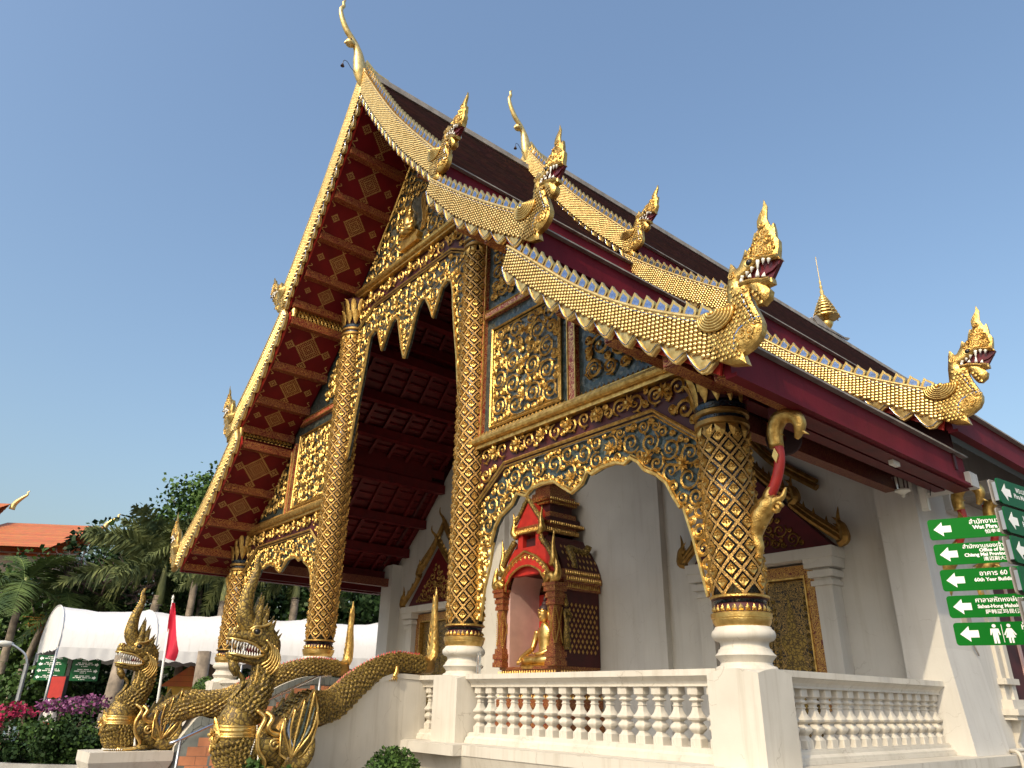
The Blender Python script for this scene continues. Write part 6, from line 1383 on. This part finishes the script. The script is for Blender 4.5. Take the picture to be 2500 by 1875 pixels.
for (s_,px_,py_) in ((.0,-1.4,-1.6),(.0,1.8,-1.9)):
    q = tp(s_, 0 if px_ > 0 else 1); MB().tube([tuple(q),(q.x+px_,q.y+py_,0)], .008, 4).build('guy_rope', 'black', tent)
for s_ in (0,TL):
    m = MB(); n = 20; top = [tp(s_, j/n) for j in range(n+1)]
    m.v = [tuple(q) for q in top]; c0 = len(m.v)
    for j in range(n+1):
        q = tp(s_, j/n); a = TA+td*s_+tw*(.5-.5*math.cos(pi*j/n)); m.v.append((a.x+.02*math.sin(j*3),a.y+.03*math.sin(j*2.1),ZE-.02-(.06 if j%2 else 0)))
    m.f = [(j,j+1,c0+j+1,c0+j) for j in range(n)]; m.m = [0]*n; m.build('end_panel', 'canvas', tent, True)
for b in range(NB+1):
    for side in (0,1):
        q = tp(TL*b/NB, side); MB().tube([(q.x+(.05 if side else -.05),q.y,0),(q.x,q.y,ZE)], .045, 8).build('pole', 'steel_dull', tent, True)
q = tp(0,1); m = MB(); m.prism([(-.32,0),(.32,0),(.28,.42),(.16,.52),(-.18,.50),(-.28,.40)], BF, -.25, .25)
sbag = m.build('sand_bag', 'water_blue', None, True, loc=(q.x+.2,q.y-.2,0)); tag(sbag, 'pale blue weight bag at the foot of the tent pole', 'bag')
# stack of chairs under the marquee
def chair(x, y, rz, lab):
    t = thing('folding_chair', lab, 'chair', (x,y,0), rz, 'black chairs with chrome frames under the marquee')
    MB().box(-.22,.22,-.22,.22,.44,.49).build('seat', 'black', t); MB().prism(rrect(-.21,.21,.58,.98,.1), BF, -.25, -.21).build('backrest', 'black', t)
    for sx in (-1,1):
        MB().tube(smooth_curve([(sx*.23,.26,0),(sx*.23,.24,.5),(sx*.23,.25,.85),(sx*.15,.26,1.02),(0,.26,1.04)],4), .014, 6).build('back_frame', 'steel', t, True); MB().tube([(sx*.22,-.22,0),(sx*.22,-.22,.46)], .014, 6).build('leg', 'steel', t)
for i,(px) in enumerate((846,868,892,915)):
    q = at_dist(px, 1660, 23.5+.3*i); chair(q.x, q.y, .3+.2*i, 'black padded chair with chrome frame under the white marquee, seen past the serpent tail')

# flag, cones and information stand near the tent
q = at_dist(398,1690,17.0); fb = thing('flagpole', 'white pole with a limp red flag beside the far serpent', 'flag', (q.x,q.y,0)); zt = at_dist(422,1462,17.0).z; tp_ = at_dist(422,1462,17.0)
dx,dy_ = tp_.x-q.x, tp_.y-q.y
MB().tube([(0,0,0),(dx*.6,dy_*.6,zt*.6),(dx,dy_,zt)], [.028,.024,.016], 8).build('pole', 'sign_white', fb, True); MB().lathe([(.0,-.02),(.03,.0),(.02,.05),(.0,.09)], 8, (dx,dy_,zt)).build('finial', 'sign_white', fb, True)
m = MB(); n = 12; vdir = (_r2*Vector((1,0,0)).dot(Vector((1,0,0)))).normalized()
for i in range(n+1):
    t_ = i/n; z = zt-.08-1.05*t_; w = .05+.30*t_*(1 if t_ < .75 else (1-(t_-.75)*1.8)); fold = .06*math.sin(t_*7)
    for j in range(5): u = j/4; m.v.append((dx*(1-t_*.3)+vdir.x*w*u+.05*math.sin(u*6+t_*5)*vdir.y+0, dy_*(1-t_*.3)+vdir.y*w*u-.05*math.sin(u*6+t_*5)*vdir.x, z-.10*u*t_+fold*u))
m.f = [(i*5+j,i*5+j+1,(i+1)*5+j+1,(i+1)*5+j) for i in range(n) for j in range(4)]; m.m = [0]*len(m.f); m.build('flag_cloth', 'flag_red', fb, True)
q = at_dist(128,1735,22.0); t = thing('information_stand', 'narrow upright red and white information board beside the hedge', 'sign', (q.x,q.y,0), math.radians(40))
zt = at_dist(150,1650,22.0).z; m = MB().box(-.20,.20,-.05,.05,.35,zt); m.build('stand_body', 'black', t)
for z0,z1,mt in ((zt-.5,zt-.02,'red_bright'),(zt-1.0,zt-.52,'sign_white'),(zt-1.08,zt-1.02,'red_bright'),(zt-2.05,zt-1.10,'sign_white'),(.4,zt-2.1,'red_bright')):
    if z1 > z0: MB().box(-.19,.19,-.056,-.0505,z0,z1).build('printed_panel', mt, t)
for k in range(5):
    MB().box(-.10,-.04,-.060,-.0565,zt-2.0+.18*k,zt-1.88+.18*k).build('printed_mark', 'black', t); MB().box(.03,.10,-.060,-.0565,zt-2.0+.18*k,zt-1.88+.18*k).build('printed_mark', 'black', t)
# second, farther signpost under the tent
q = at_dist(165,1640,30.0); far = thing('direction_sign', 'far dark green signpost with two columns of boards seen under the marquee', 'sign', (q.x,q.y,0), math.radians(50))
zb = [at_dist(165,y,30.0).z for y in (1608,1622,1638,1654)]
for i,z in enumerate(zb):
    for side in (-1,1):
        x0,x1 = (-1.08,-.08) if side < 0 else (.10,1.05); b = MB().prism(rrect(x0,x1,z-.10,z+.10,.03), BF, 0, .01).build('board', 'sign_green_dark', far)
        ax = x0+.05 if side < 0 else x1-.05; m = MB().prism([(ax-side*0+(-side)*(-1)*0+(a*1.3 if side < 0 else -a*1.3),c*1.3+z) for a,c in (ARROW if side < 0 else ARROW[::-1])], BF, .011, .014); m.build('arrow', 'sign_white', b)
        for k,(w_,dz_,hh_) in enumerate(((.50,.05,.028),(.62,.0,.028),(.22,-.055,.024))):
            c = (x0+x1)/2+side*(-.04); m = MB(); n = int(w_/.035)
            for j in range(n):
                if (j*7+i*3+k)%6: m.box(c-w_/2+j*.035, c-w_/2+j*.035+.026, -.014, -.011, z+dz_-hh_/2, z+dz_+hh_/2)
            m.build('lettering', 'sign_white', b, kind='stuff')
MB().box(-.06,.06,.02,.12,0,zb[0]+.2).build('post', 'black', far)
# street lamp at the far left
q = at_dist(45,1700,27.0); t = thing('street_lamp', 'thin grey street lamp with curved arm among the palms', 'lamp', (q.x,q.y,0)); z = at_dist(48,1602,27.0).z
MB().tube([(0,0,0),(0,0,z-.2)], .06, 8).build('pole', 'steel_dull', t); MB().tube(smooth_curve([(0,0,z-.2),(-.05,-.1,z+.05),(-.15,-.35,z+.25),(-.2,-.5,z+.32)],4), .03, 6).build('arm', 'steel_dull', t); MB().ball((-.25,-.68,z+.33), .2, 10, sc=(.7,1.4,.45)).build('lamp_head', 'plastic_white', t, True)
# ================================================================ vegetation and background
def leaf_quads(m, c, rad, n, size, rg, clumps=14, mi=0, shell=.45, flat=.0):
    """leaf-sized faces gathered in clumps through the volume of an ellipsoid"""
    cl = []
    for _ in range(clumps):
        while True:
            v = Vector((rg.uniform(-1,1),rg.uniform(-1,1),rg.uniform(-1,1)))
            if shell < v.length < 1: break
        cl.append((v*rg.uniform(.75,1.0), rg.uniform(.28,.5)))
    for i in range(n):
        v0, r0 = cl[rg.randrange(clumps)]; v = Vector((rg.gauss(0,1),rg.gauss(0,1),rg.gauss(0,1))); v = v0+v*r0*.5
        if v.length > 1.2: v *= 1.2/v.length
        p = Vector((c[0]+v.x*rad[0], c[1]+v.y*rad[1], c[2]+v.z*rad[2]))
        a = Vector((rg.gauss(0,1),rg.gauss(0,1),rg.gauss(0,.6)-.3)).normalized(); b = a.cross(Vector((rg.gauss(0,1),rg.gauss(0,1),rg.gauss(0,1)))).normalized()
        s_ = size*rg.uniform(.6,1.3); L = a*s_; W = b*s_*.42
        m.add([tuple(p), tuple(p+L*.5+W), tuple(p+L), tuple(p+L*.5-W)], [(0,1,2,3)], mi)
def tree(label, base, h, c, rad, n, size, mts, seed, name='leafy_tree', group=None, clumps=18, trunk=True, limbs=6):
    rg = random.Random(seed); t = thing(name, label, 'tree', tuple(base), 0, group); b = Vector(base)
    c = Vector(c)-b
    m = MB()
    if trunk:
        m.tube(smooth_curve([(0,0,0),(c.x*.3,c.y*.3,h*.35),(c.x*.8,c.y*.8,c.z-rad[2]*.3),(c.x,c.y,c.z+rad[2]*.3)],4), list(np.linspace(.16,.05,13)), 8)
        for k in range(limbs):
            a = rg.uniform(0,6.28); q0 = Vector((c.x*.7,c.y*.7,c.z-rad[2]*rg.uniform(.3,.8))); q1 = c+Vector((rad[0]*.8*math.cos(a),rad[1]*.8*math.sin(a),rad[2]*rg.uniform(-.3,.7))); m.tube([q0,(q0+q1)/2+Vector((0,0,.2)),q1], [.07,.05,.015], 6)
        m.build('trunk', 'bark', t, True)
    m = MB(); ml = mts if isinstance(mts,(list,tuple)) else [mts]
    for i,_ in enumerate(ml): leaf_quads(m, c, rad, n//len(ml), size, rg, clumps, i)
    m.build('crown', ml, t); return t
def palm(label, base, zt, nfr, L, seed, mt='palm_leaf', fox=False, lean=(0,0), fruit=False, shaft=1.0, spear=False, group='palm trees behind the marquee', tr=.13, plume=0, drp=(.5,.95)):
    rg = random.Random(seed); t = thing('palm_tree', label, 'tree', tuple(base), 0, group); top = Vector((lean[0],lean[1],zt))
    path = smooth_curve([(0,0,0),(lean[0]*.3,lean[1]*.3,zt*.4),(lean[0]*.75,lean[1]*.75,zt*.8),tuple(top-Vector((0,0,shaft)))],5); m = MB().tube(path, list(np.linspace(tr*1.25,tr*.85,len(path))), 10)
    for i,q in enumerate(path[1:]): m.tube([(q[0],q[1],q[2]-.02),(q[0],q[1],q[2]+.02)], tr*1.05, 10)
    m.build('trunk', 'bark_pale', t, True)
    MB().tube([top-Vector((0,0,shaft)),top-Vector((0,0,shaft*.5)),top+Vector((0,0,.25))], [tr*1.05,tr*.9,tr*.3], 10).build('crown_shaft', 'palm_shaft', t, True)
    if spear: MB().tube([top,top+Vector((.3,.3,1.6)),top+Vector((.6,.6,3.0))], [.05,.03,.005], 5).build('spear_leaf', 'palm_leaf', t)
    for k in range(nfr):
        a = 2*pi*k/nfr+rg.uniform(-.25,.25); el = rg.uniform(.3,1.4) if k%3 else rg.uniform(-.15,.5); l = L*rg.uniform(.8,1.1); dr = rg.uniform(*drp)
        if k < plume: el = rg.uniform(1.42,1.52); dr = .12; l *= .55
        d = Vector((math.cos(a),math.sin(a),0)); pts = []
        for i in range(9):
            u = i/8; pts.append(top+d*(l*u*math.cos(el*(1-u*.3)))+Vector((0,0,l*(u*math.sin(el)-dr*u*u*(.55+.4*math.cos(el))))))
        m = MB().tube(pts, list(np.linspace(.035,.006,9)), 4); nl = 46 if not fox else 60
        for i in range(nl):
            u = .12+.88*i/nl; j = min(7,int(u*8)); f = u*8-j; p0 = pts[j].lerp(pts[j+1],f); tg = (pts[j+1]-pts[j]).normalized(); sd = tg.cross(Vector((0,0,1))).normalized(); up = sd.cross(tg)
            ll = l*(.30 if not fox else .20)*(math.sin(pi*min(1,u*.9+.12))**.6)*rg.uniform(.85,1.1)
            for w_ in range(2 if not fox else 3):
                if not fox: dd = sd*(1 if w_ else -1)+tg*.55+up*rg.uniform(-.1,.35)
                else: b = rg.uniform(0,2*pi); dd = sd*math.cos(b)+up*math.sin(b)+tg*.7
                dd.normalize(); e = p0+dd*ll+Vector((0,0,-ll*rg.uniform(.15,.4))); wv = tg*.022*(1 if not fox else 1.1)*(l/2.4)
                m.add([tuple(p0-wv),tuple(p0+wv),tuple((p0+e)/2+wv*1.2+Vector((0,0,ll*.06))),tuple(e),tuple((p0+e)/2-wv*1.2+Vector((0,0,ll*.06)))], [(0,1,2,4),(2,3,4)])
        m.build('frond', mt, t)
    if fruit:
        m = MB()
        for k in range(240):
            v = Vector((rg.gauss(0,.35),rg.gauss(0,.35),rg.gauss(0,.2))); p0 = top-Vector((0,0,shaft+.3))+v; m.tube([top-Vector((0,0,shaft)),p0], .008, 3); m.ball(p0, .035, 4)
        m.build('fruit_cluster', 'orange_petal', t)
    return t
def gp(px, d): q = at_dist(px, 1697, d); return (q.x,q.y,0)
def zat(px, py, d): return at_dist(px, py, d).z
# palms
palm('tall foxtail palm with bushy drooping fronds right behind the marquee', gp(322,34), zat(335,1380,34), 20, 4.0, 3, 'palm_fox', True, (.1,.25), spear=True, shaft=1.5, tr=.17, plume=5, drp=(.45,.75))
palm('slender feather palm with bright fronds and hanging fruit left of the marquee', gp(15,36), zat(50,1440,36), 15, 2.7, 5, 'palm_leaf', False, (.1,.9), True)
palm('leaning feather palm with fruit cluster touching the tent end', gp(45,36), zat(110,1455,36), 14, 2.5, 9, 'palm_leaf', False, (.0,1.5), True)
palm('short feather palm at the edge of the street lamp', gp(-15,34), zat(-10,1420,34), 13, 2.6, 14, 'palm_leaf')
palm('foxtail palm seen between the corner column and the roof eave', gp(508,31), zat(512,1405,31), 11, 2.3, 21, 'palm_fox', True, tr=.16)
palm('foxtail palm with drooping fronds seen between the two left columns', gp(690,33), zat(690,1400,33), 12, 2.9, 25, 'palm_fox', True, tr=.16)
palm('foxtail palm leaning out beside the big leafy tree', gp(425,33), zat(425,1330,33), 10, 2.3, 27, 'palm_fox', True, tr=.14)
# the big broad-leaved tree above the eave corner
q = at_dist(505,1262,38); tree('large broad-leaved tree with bright green crown rising above the left eave', gp(470,38), 8, (q.x,q.y,q.z), (2.2,2.2,2.5), 6500, .22, ['leaf','leaf_bright'], 2, clumps=20)
q = at_dist(545,1330,38); tree('broad-leaved tree with dark crown half hidden by the left eave', gp(540,38), 7, (q.x,q.y,q.z-1), (2.6,2.6,2.6), 5000, .22, ['leaf_dark','leaf'], 4)
k_ = 0
for (px,d,py,r,mt,lab) in ((30,42,1440,2.6,['leaf_dark','leaf'],'dark leafy tree behind the leftmost palms'),(120,41,1430,2.3,['leaf','leaf_bright'],'light green tree below the orange roof'),(215,40,1470,2.4,['leaf_dark','leaf'],'dark tree behind the tent ridge next to the bare branches'),(300,42,1470,2.6,['leaf_dark'],'dark tree behind the tall foxtail palm'),(400,42,1440,2.8,['leaf_dark','leaf'],'dense tree behind the tent under the eave corner'),
        (500,41,1470,2.7,['leaf_dark'],'dark tree filling the gap beside the corner column'),(610,42,1460,3.0,['leaf_dark','leaf'],'dense dark tree between the two left columns'),(720,40,1480,2.8,['leaf_dark','leaf'],'dense dark tree behind the tall left column'),(820,39,1490,2.7,['leaf_dark','leaf'],'glossy dark tree right of the tall left column'),(900,37,1480,2.6,['leaf_dark','leaf'],'glossy dark tree beside the porch wall'),(960,36,1490,2.4,['leaf_dark'],'dark tree touching the porch wall')):
    q = at_dist(px,py-(45 if 250 < px < 450 else (-75 if px < 250 else 15)),d); r *= 1.2; tree(lab, gp(px,d), 3, (q.x,q.y,q.z-.6), (r,r,r*1.05), 4800, .25, mt, 40+k_, limbs=3); k_ += 1
# low dark shrubs below the marquee eave
LAB = ['light green shrub behind the curved street lamp','mixed green shrub behind the end pole of the marquee','dark shrub right behind the far green signpost','dark shrub behind the leaning grey trunk','dark shrub behind the head of the far serpent','bright green leafy shrub beneath the marquee behind the flag','dark shrub behind the base of the corner column','dark shrub between the corner column and the open mouthed serpent','dark shrub behind the neck of the open mouthed serpent','dark shrub behind the white base of the tall left column','dark shrub behind the row of black chairs','dark shrub against the far end of the porch wall']
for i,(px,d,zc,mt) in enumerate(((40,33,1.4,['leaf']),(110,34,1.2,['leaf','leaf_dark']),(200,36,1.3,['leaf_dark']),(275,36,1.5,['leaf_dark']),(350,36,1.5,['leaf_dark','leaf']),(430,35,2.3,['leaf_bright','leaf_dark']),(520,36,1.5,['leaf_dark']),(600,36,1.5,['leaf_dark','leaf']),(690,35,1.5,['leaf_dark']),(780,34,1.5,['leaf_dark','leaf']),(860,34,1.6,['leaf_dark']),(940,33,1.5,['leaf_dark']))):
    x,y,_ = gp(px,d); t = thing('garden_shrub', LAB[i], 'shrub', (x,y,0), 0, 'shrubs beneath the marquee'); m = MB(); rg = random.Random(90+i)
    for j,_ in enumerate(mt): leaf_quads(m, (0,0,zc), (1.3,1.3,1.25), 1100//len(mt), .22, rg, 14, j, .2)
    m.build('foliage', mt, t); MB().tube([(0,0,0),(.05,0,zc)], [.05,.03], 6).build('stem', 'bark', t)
# leaning trunks under the tent
for px,d,top in ((268,24,(300,1600)),(487,25,(500,1590))):
    b = gp(px,d); q = at_dist(*top,d); t = thing('leaning_trunk', 'grey leaning palm trunk behind the far serpent' if px < 300 else 'grey straight palm trunk behind the corner pedestal', 'tree', b)
    MB().tube([(0,0,0),((q.x-b[0])*.5,(q.y-b[1])*.5,q.z*.5),(q.x-b[0],q.y-b[1],q.z)], [.24,.21,.19], 12).build('trunk', 'bark_pale', t, True)
# bare branching tree in front of the orange roof
b = gp(180,36); t = thing('bare_tree', 'bare twisted branches of a leafless tree before the orange roof', 'tree', b); m = MB(); rg = random.Random(5)
def grow(p, d, l, r, lev):
    e = p+d*l; m.tube([p,(p+e)/2+Vector((rg.gauss(0,.05),rg.gauss(0,.05),rg.gauss(0,.05)))*l,e], [r,r*.85,r*.7], 5)
    if lev:
        for k in range(3 if lev > 2 else 2):
            nd = (d+Vector((rg.gauss(0,.55),rg.gauss(0,.55),rg.gauss(.05,.4)))).normalized(); grow(e, nd, l*rg.uniform(.62,.85), r*.68, lev-1)
zc = zat(180,1420,36)
for k in range(5): a = k*1.3; grow(Vector((0,0,zc-1.2)), Vector((math.cos(a)*.7,math.sin(a)*.7,.6)).normalized(), .95, .07, 5)
m.tube([(0,0,0),(0,0,zc-1.2)], [.14,.1], 8); m.build('branches', 'twig', t)
# hedge in its concrete planter beside the far serpent
q = at_dist(150,1790,17.5); hx,hy = q.x,q.y
pl = thing('planter', 'curved grey concrete planter holding the dark hedge', 'planter', (hx,hy,0)); m = MB()
vx = Vector((_r2.x,_r2.y,0)).normalized(); vf = Vector((_f.x,_f.y,0)).normalized()
rim = [(-1.05,-.30),(-.85,-.70),(-.3,-.95),(.4,-1.05),(1.5,-1.05),(1.5,.9),(-.9,.9),(-1.08,.3)]
loc = lambda a,b_,z: (vx.x*a+vf.x*b_, vx.y*a+vf.y*b_, z)
k = len(rim); inn = [(a*.9,b_*.88) for a,b_ in rim]
m.add([loc(a,b_,z) for z in (0,.46) for a,b_ in rim], [(i,(i+1)%k,(i+1)%k+k,i+k) for i in range(k)]); m.add([loc(a,b_,.46) for a,b_ in rim]+[loc(a,b_,.46) for a,b_ in inn], [(i,(i+1)%k,(i+1)%k+k,i+k) for i in range(k)]); m.build('planter_wall', 'concrete', pl)
MB().add([loc(a,b_,.42) for a,b_ in inn], [tuple(range(k))]).build('earth', 'soil', pl)
hg = thing('hedge', 'dense dark green clipped hedge growing in the grey planter', 'hedge', (hx,hy,.42)); m = MB(); rg = random.Random(8)
for cx,cb,rz,n in ((-.55,-.15,.42,2600),(.1,-.3,.46,2600),(.75,-.2,.42,2200),(.2,.3,.45,1500),(1.15,.1,.36,1500)):
    c = loc(cx,cb,.30); leaf_quads(m, c, (.55,.55,rz), n//2, .075, rg, 16, 0, .3); leaf_quads(m, c, (.55,.55,rz*1.02), n//2, .07, rg, 16, 1, .3)
m.build('foliage', ['leaf_dark','leaf'], hg); MB().tube([(0,0,0),(0,0,.3)], .03, 5).build('stem', 'bark', hg)
q = at_dist(60,1855,15.5); kb = thing('kerb_wall', 'low white rounded kerb in front of the hedge', 'kerb', (q.x,q.y,0)); m = MB(); c = [loc(a,b_,0) for a,b_ in ((-.62,.9),(-.60,.35),(-.45,.05),(.1,-.25),(.9,-.55))]
m.tube(smooth_curve([(x,y,.12) for x,y,_ in c],5), .13, 8, sq=(1,1.1)); m.build('kerb', 'white', kb, True)
# bougainvillea and pots
def blossoms(label, px, py, d, r, mt, n, seed, name='bougainvillea'):
    q = at_dist(px,py,d); t = thing(name, label, 'flowers', (q.x,q.y,0)); m = MB(); rg = random.Random(seed); leaf_quads(m, (0,0,q.z), r, n//3, .09, rg, 12, 0, .2); leaf_quads(m, (0,0,q.z+.03), r, n, .085, rg, 16, 1, .45); m.build('blossom', ['leaf',mt], t)
    MB().tube([(0,0,0),(0,0,q.z)], .03, 5).build('stem', 'bark', t)
blossoms('mauve bougainvillea bush in bloom behind the hedge', 205, 1722, 21, (.7,.7,.2), 'petal_purple', 600, 1)
blossoms('smaller mauve bougainvillea next to the red information stand', 150, 1728, 21.5, (.45,.45,.2), 'petal_purple', 420, 2)
blossoms('vivid pink bougainvillea above the terracotta pots', 18, 1735, 21, (.32,.32,.18), 'petal_pink', 220, 3)
blossoms('pink bougainvillea low by the tent pole', 62, 1735, 22, (.4,.4,.16), 'petal_pink', 160, 4)
blossoms('pink bougainvillea spray at the street edge', 8, 1762, 20, (.3,.3,.2), 'petal_pink', 260, 6)
for i,(px,d,lab) in enumerate(((14,19.5,'terracotta urn with flared foot below the pink flowers'),(4,21,'terracotta pot behind the flared urn'))):
    x,y,_ = gp(px,d); t = thing('terracotta_pot', lab, 'pot', (x,y,0)); MB().lathe([(.24,0),(.25,.05),(.14,.14),(.12,.3),(.22,.45),(.27,.62),(.29,.66),(.25,.68)], 16).build('urn', 'terracotta', t, 40); MB().lathe([(.25,.60),(.0,.61)], 16).build('earth', 'soil', t)
# clipped ball shrubs
def topiary(label, p, r, zc, seed, stem=True, ls=.05, n=2600):
    t = thing('ball_shrub', label, 'shrub', (p[0],p[1],0), 0, 'clipped ball shrubs'); m = MB(); rg = random.Random(seed)
    for i in range(n):
        v = Vector((rg.gauss(0,1),rg.gauss(0,1),rg.gauss(0,1))).normalized(); pp = Vector((0,0,zc))+v*r*rg.uniform(.82,1.03); a = (v+Vector((rg.gauss(0,.8),rg.gauss(0,.8),rg.gauss(0,.8)))).normalized(); b = a.cross(v+Vector((.1,.2,.3))).normalized(); L = ls*rg.uniform(.7,1.3)
        m.add([tuple(pp),tuple(pp+a*L*.5+b*L*.35),tuple(pp+a*L),tuple(pp+a*L*.5-b*L*.35)], [(0,1,2,3)], i%2)
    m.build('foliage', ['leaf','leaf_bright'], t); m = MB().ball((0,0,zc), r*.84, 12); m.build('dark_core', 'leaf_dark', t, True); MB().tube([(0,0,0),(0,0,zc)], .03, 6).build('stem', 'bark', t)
q = at_dist(958,1880,10.2); topiary('clipped round green bush at the foot of the white stair wall', q, .34, q.z-.10, 1)
q = at_dist(500,1683,20); topiary('clipped ball shrub on a stem behind the corner pedestal', q, .26, q.z, 2, n=1200)
q = at_dist(612,1880,9.6); t = thing('potted_plant', 'small leafy plant at the foot of the open mouthed serpent', 'plant', (q.x,q.y,0)); m = MB(); rg = random.Random(3); leaf_quads(m, (0,0,q.z-.02), (.22,.12,.10), 420, .06, rg, 10); leaf_quads(m, (.42*_r2.x,.42*_r2.y,q.z-.04), (.14,.1,.09), 260, .06, rg, 10); m.build('foliage', 'leaf', t); MB().lathe([(.12,0),(.17,q.z-.16),(.19,q.z-.14)], 12).build('pot', 'terracotta', t)
# ochre garden house behind the shrubs
q = at_dist(462,1690,31); t = thing('garden_house', 'small ochre walled garden house behind the flagpole', 'building', (q.x,q.y,0), math.radians(40)); MB().box(-.9,.9,0,2,0,2.0).build('wall', 'yellow_wall', t); MB().prism([(-1.1,1.9),(1.1,1.9),(0,2.6)], BF, -2.2, .2).build('roof', 'roof_orange', t); MB().box(-.3,.3,-.02,.02,0,1.6).build('door', 'bark', t)
# orange roofed temple building at the far left
q = at_dist(100,1330,58); ob = thing('far_temple', 'distant temple building with bright orange tiled roof and gold ridge tips', 'building', (q.x,q.y,0)); ob.rotation_euler = (0,0,math.atan2(_r2.y,_r2.x)+.12)
s58 = 58/1781*1.02; X_ = lambda px: (px-100)*s58
zr, ze = zat(100,1278,58), zat(100,1380,58)
def far_roof(x0, x1, zr, ze, y0=0, dp=3.4):
    m = MB(); n = 16
    for i in range(n):
        t0,t1 = i/n,(i+1)/n; f = lambda t: (y0+dp*(1-t), ze+(zr-ze)*(t**1.15))
        a,b = f(1-t0), f(1-t1); m.add([(x0,a[0],a[1]),(x1,a[0],a[1]),(x1,b[0],b[1]+.05),(x0,b[0],b[1]+.05),(x1,b[0],b[1]),(x0,b[0],b[1])], [(0,1,2,3),(3,2,4,5)])
    m.add([(x0,y0-dp*0+0*dp+2*dp,ze),(x1,y0+2*dp,ze),(x1,y0,zr),(x0,y0,zr)], [(0,1,2,3)])
    return m
MBx = far_roof(X_(26), X_(215), zr, ze); MBx.v = [(a,-b,c) for a,b,c in MBx.v]; MBx.build('roof', 'roof_orange', ob)
MBy = far_roof(X_(-160), X_(24), zr+1.25, ze+.6, .1, 3.6); MBy.v = [(a,-b,c) for a,b,c in MBy.v]; MBy.build('roof', 'roof_orange', ob)
MB().box(X_(-160), X_(212), -3, 3, 0, ze+.3).build('wall', 'white_wall', ob)
m = MB().box(X_(23), X_(28), -3.6, .2, ze, ze+.2); m.build('bargeboard', 'red_bright', ob)
for px,z0,hh in ((26,zr+.9,1.3),(212,zr-.2,1.1)):
    c = smooth_curve([(X_(px),0,z0),(X_(px)+.1,0,z0+hh*.3),(X_(px)+.45,0,z0+hh*.6),(X_(px)+.75,0,z0+hh*.8),(X_(px)+.7,0,z0+hh*.92),(X_(px)+.85,0,z0+hh)],4); MB().tube(c, list(np.interp(np.linspace(0,1,len(c)),[0,.25,.6,1],[.20,.16,.07,.02])), 8).build('ridge_horn', 'gold_pale', ob, True)
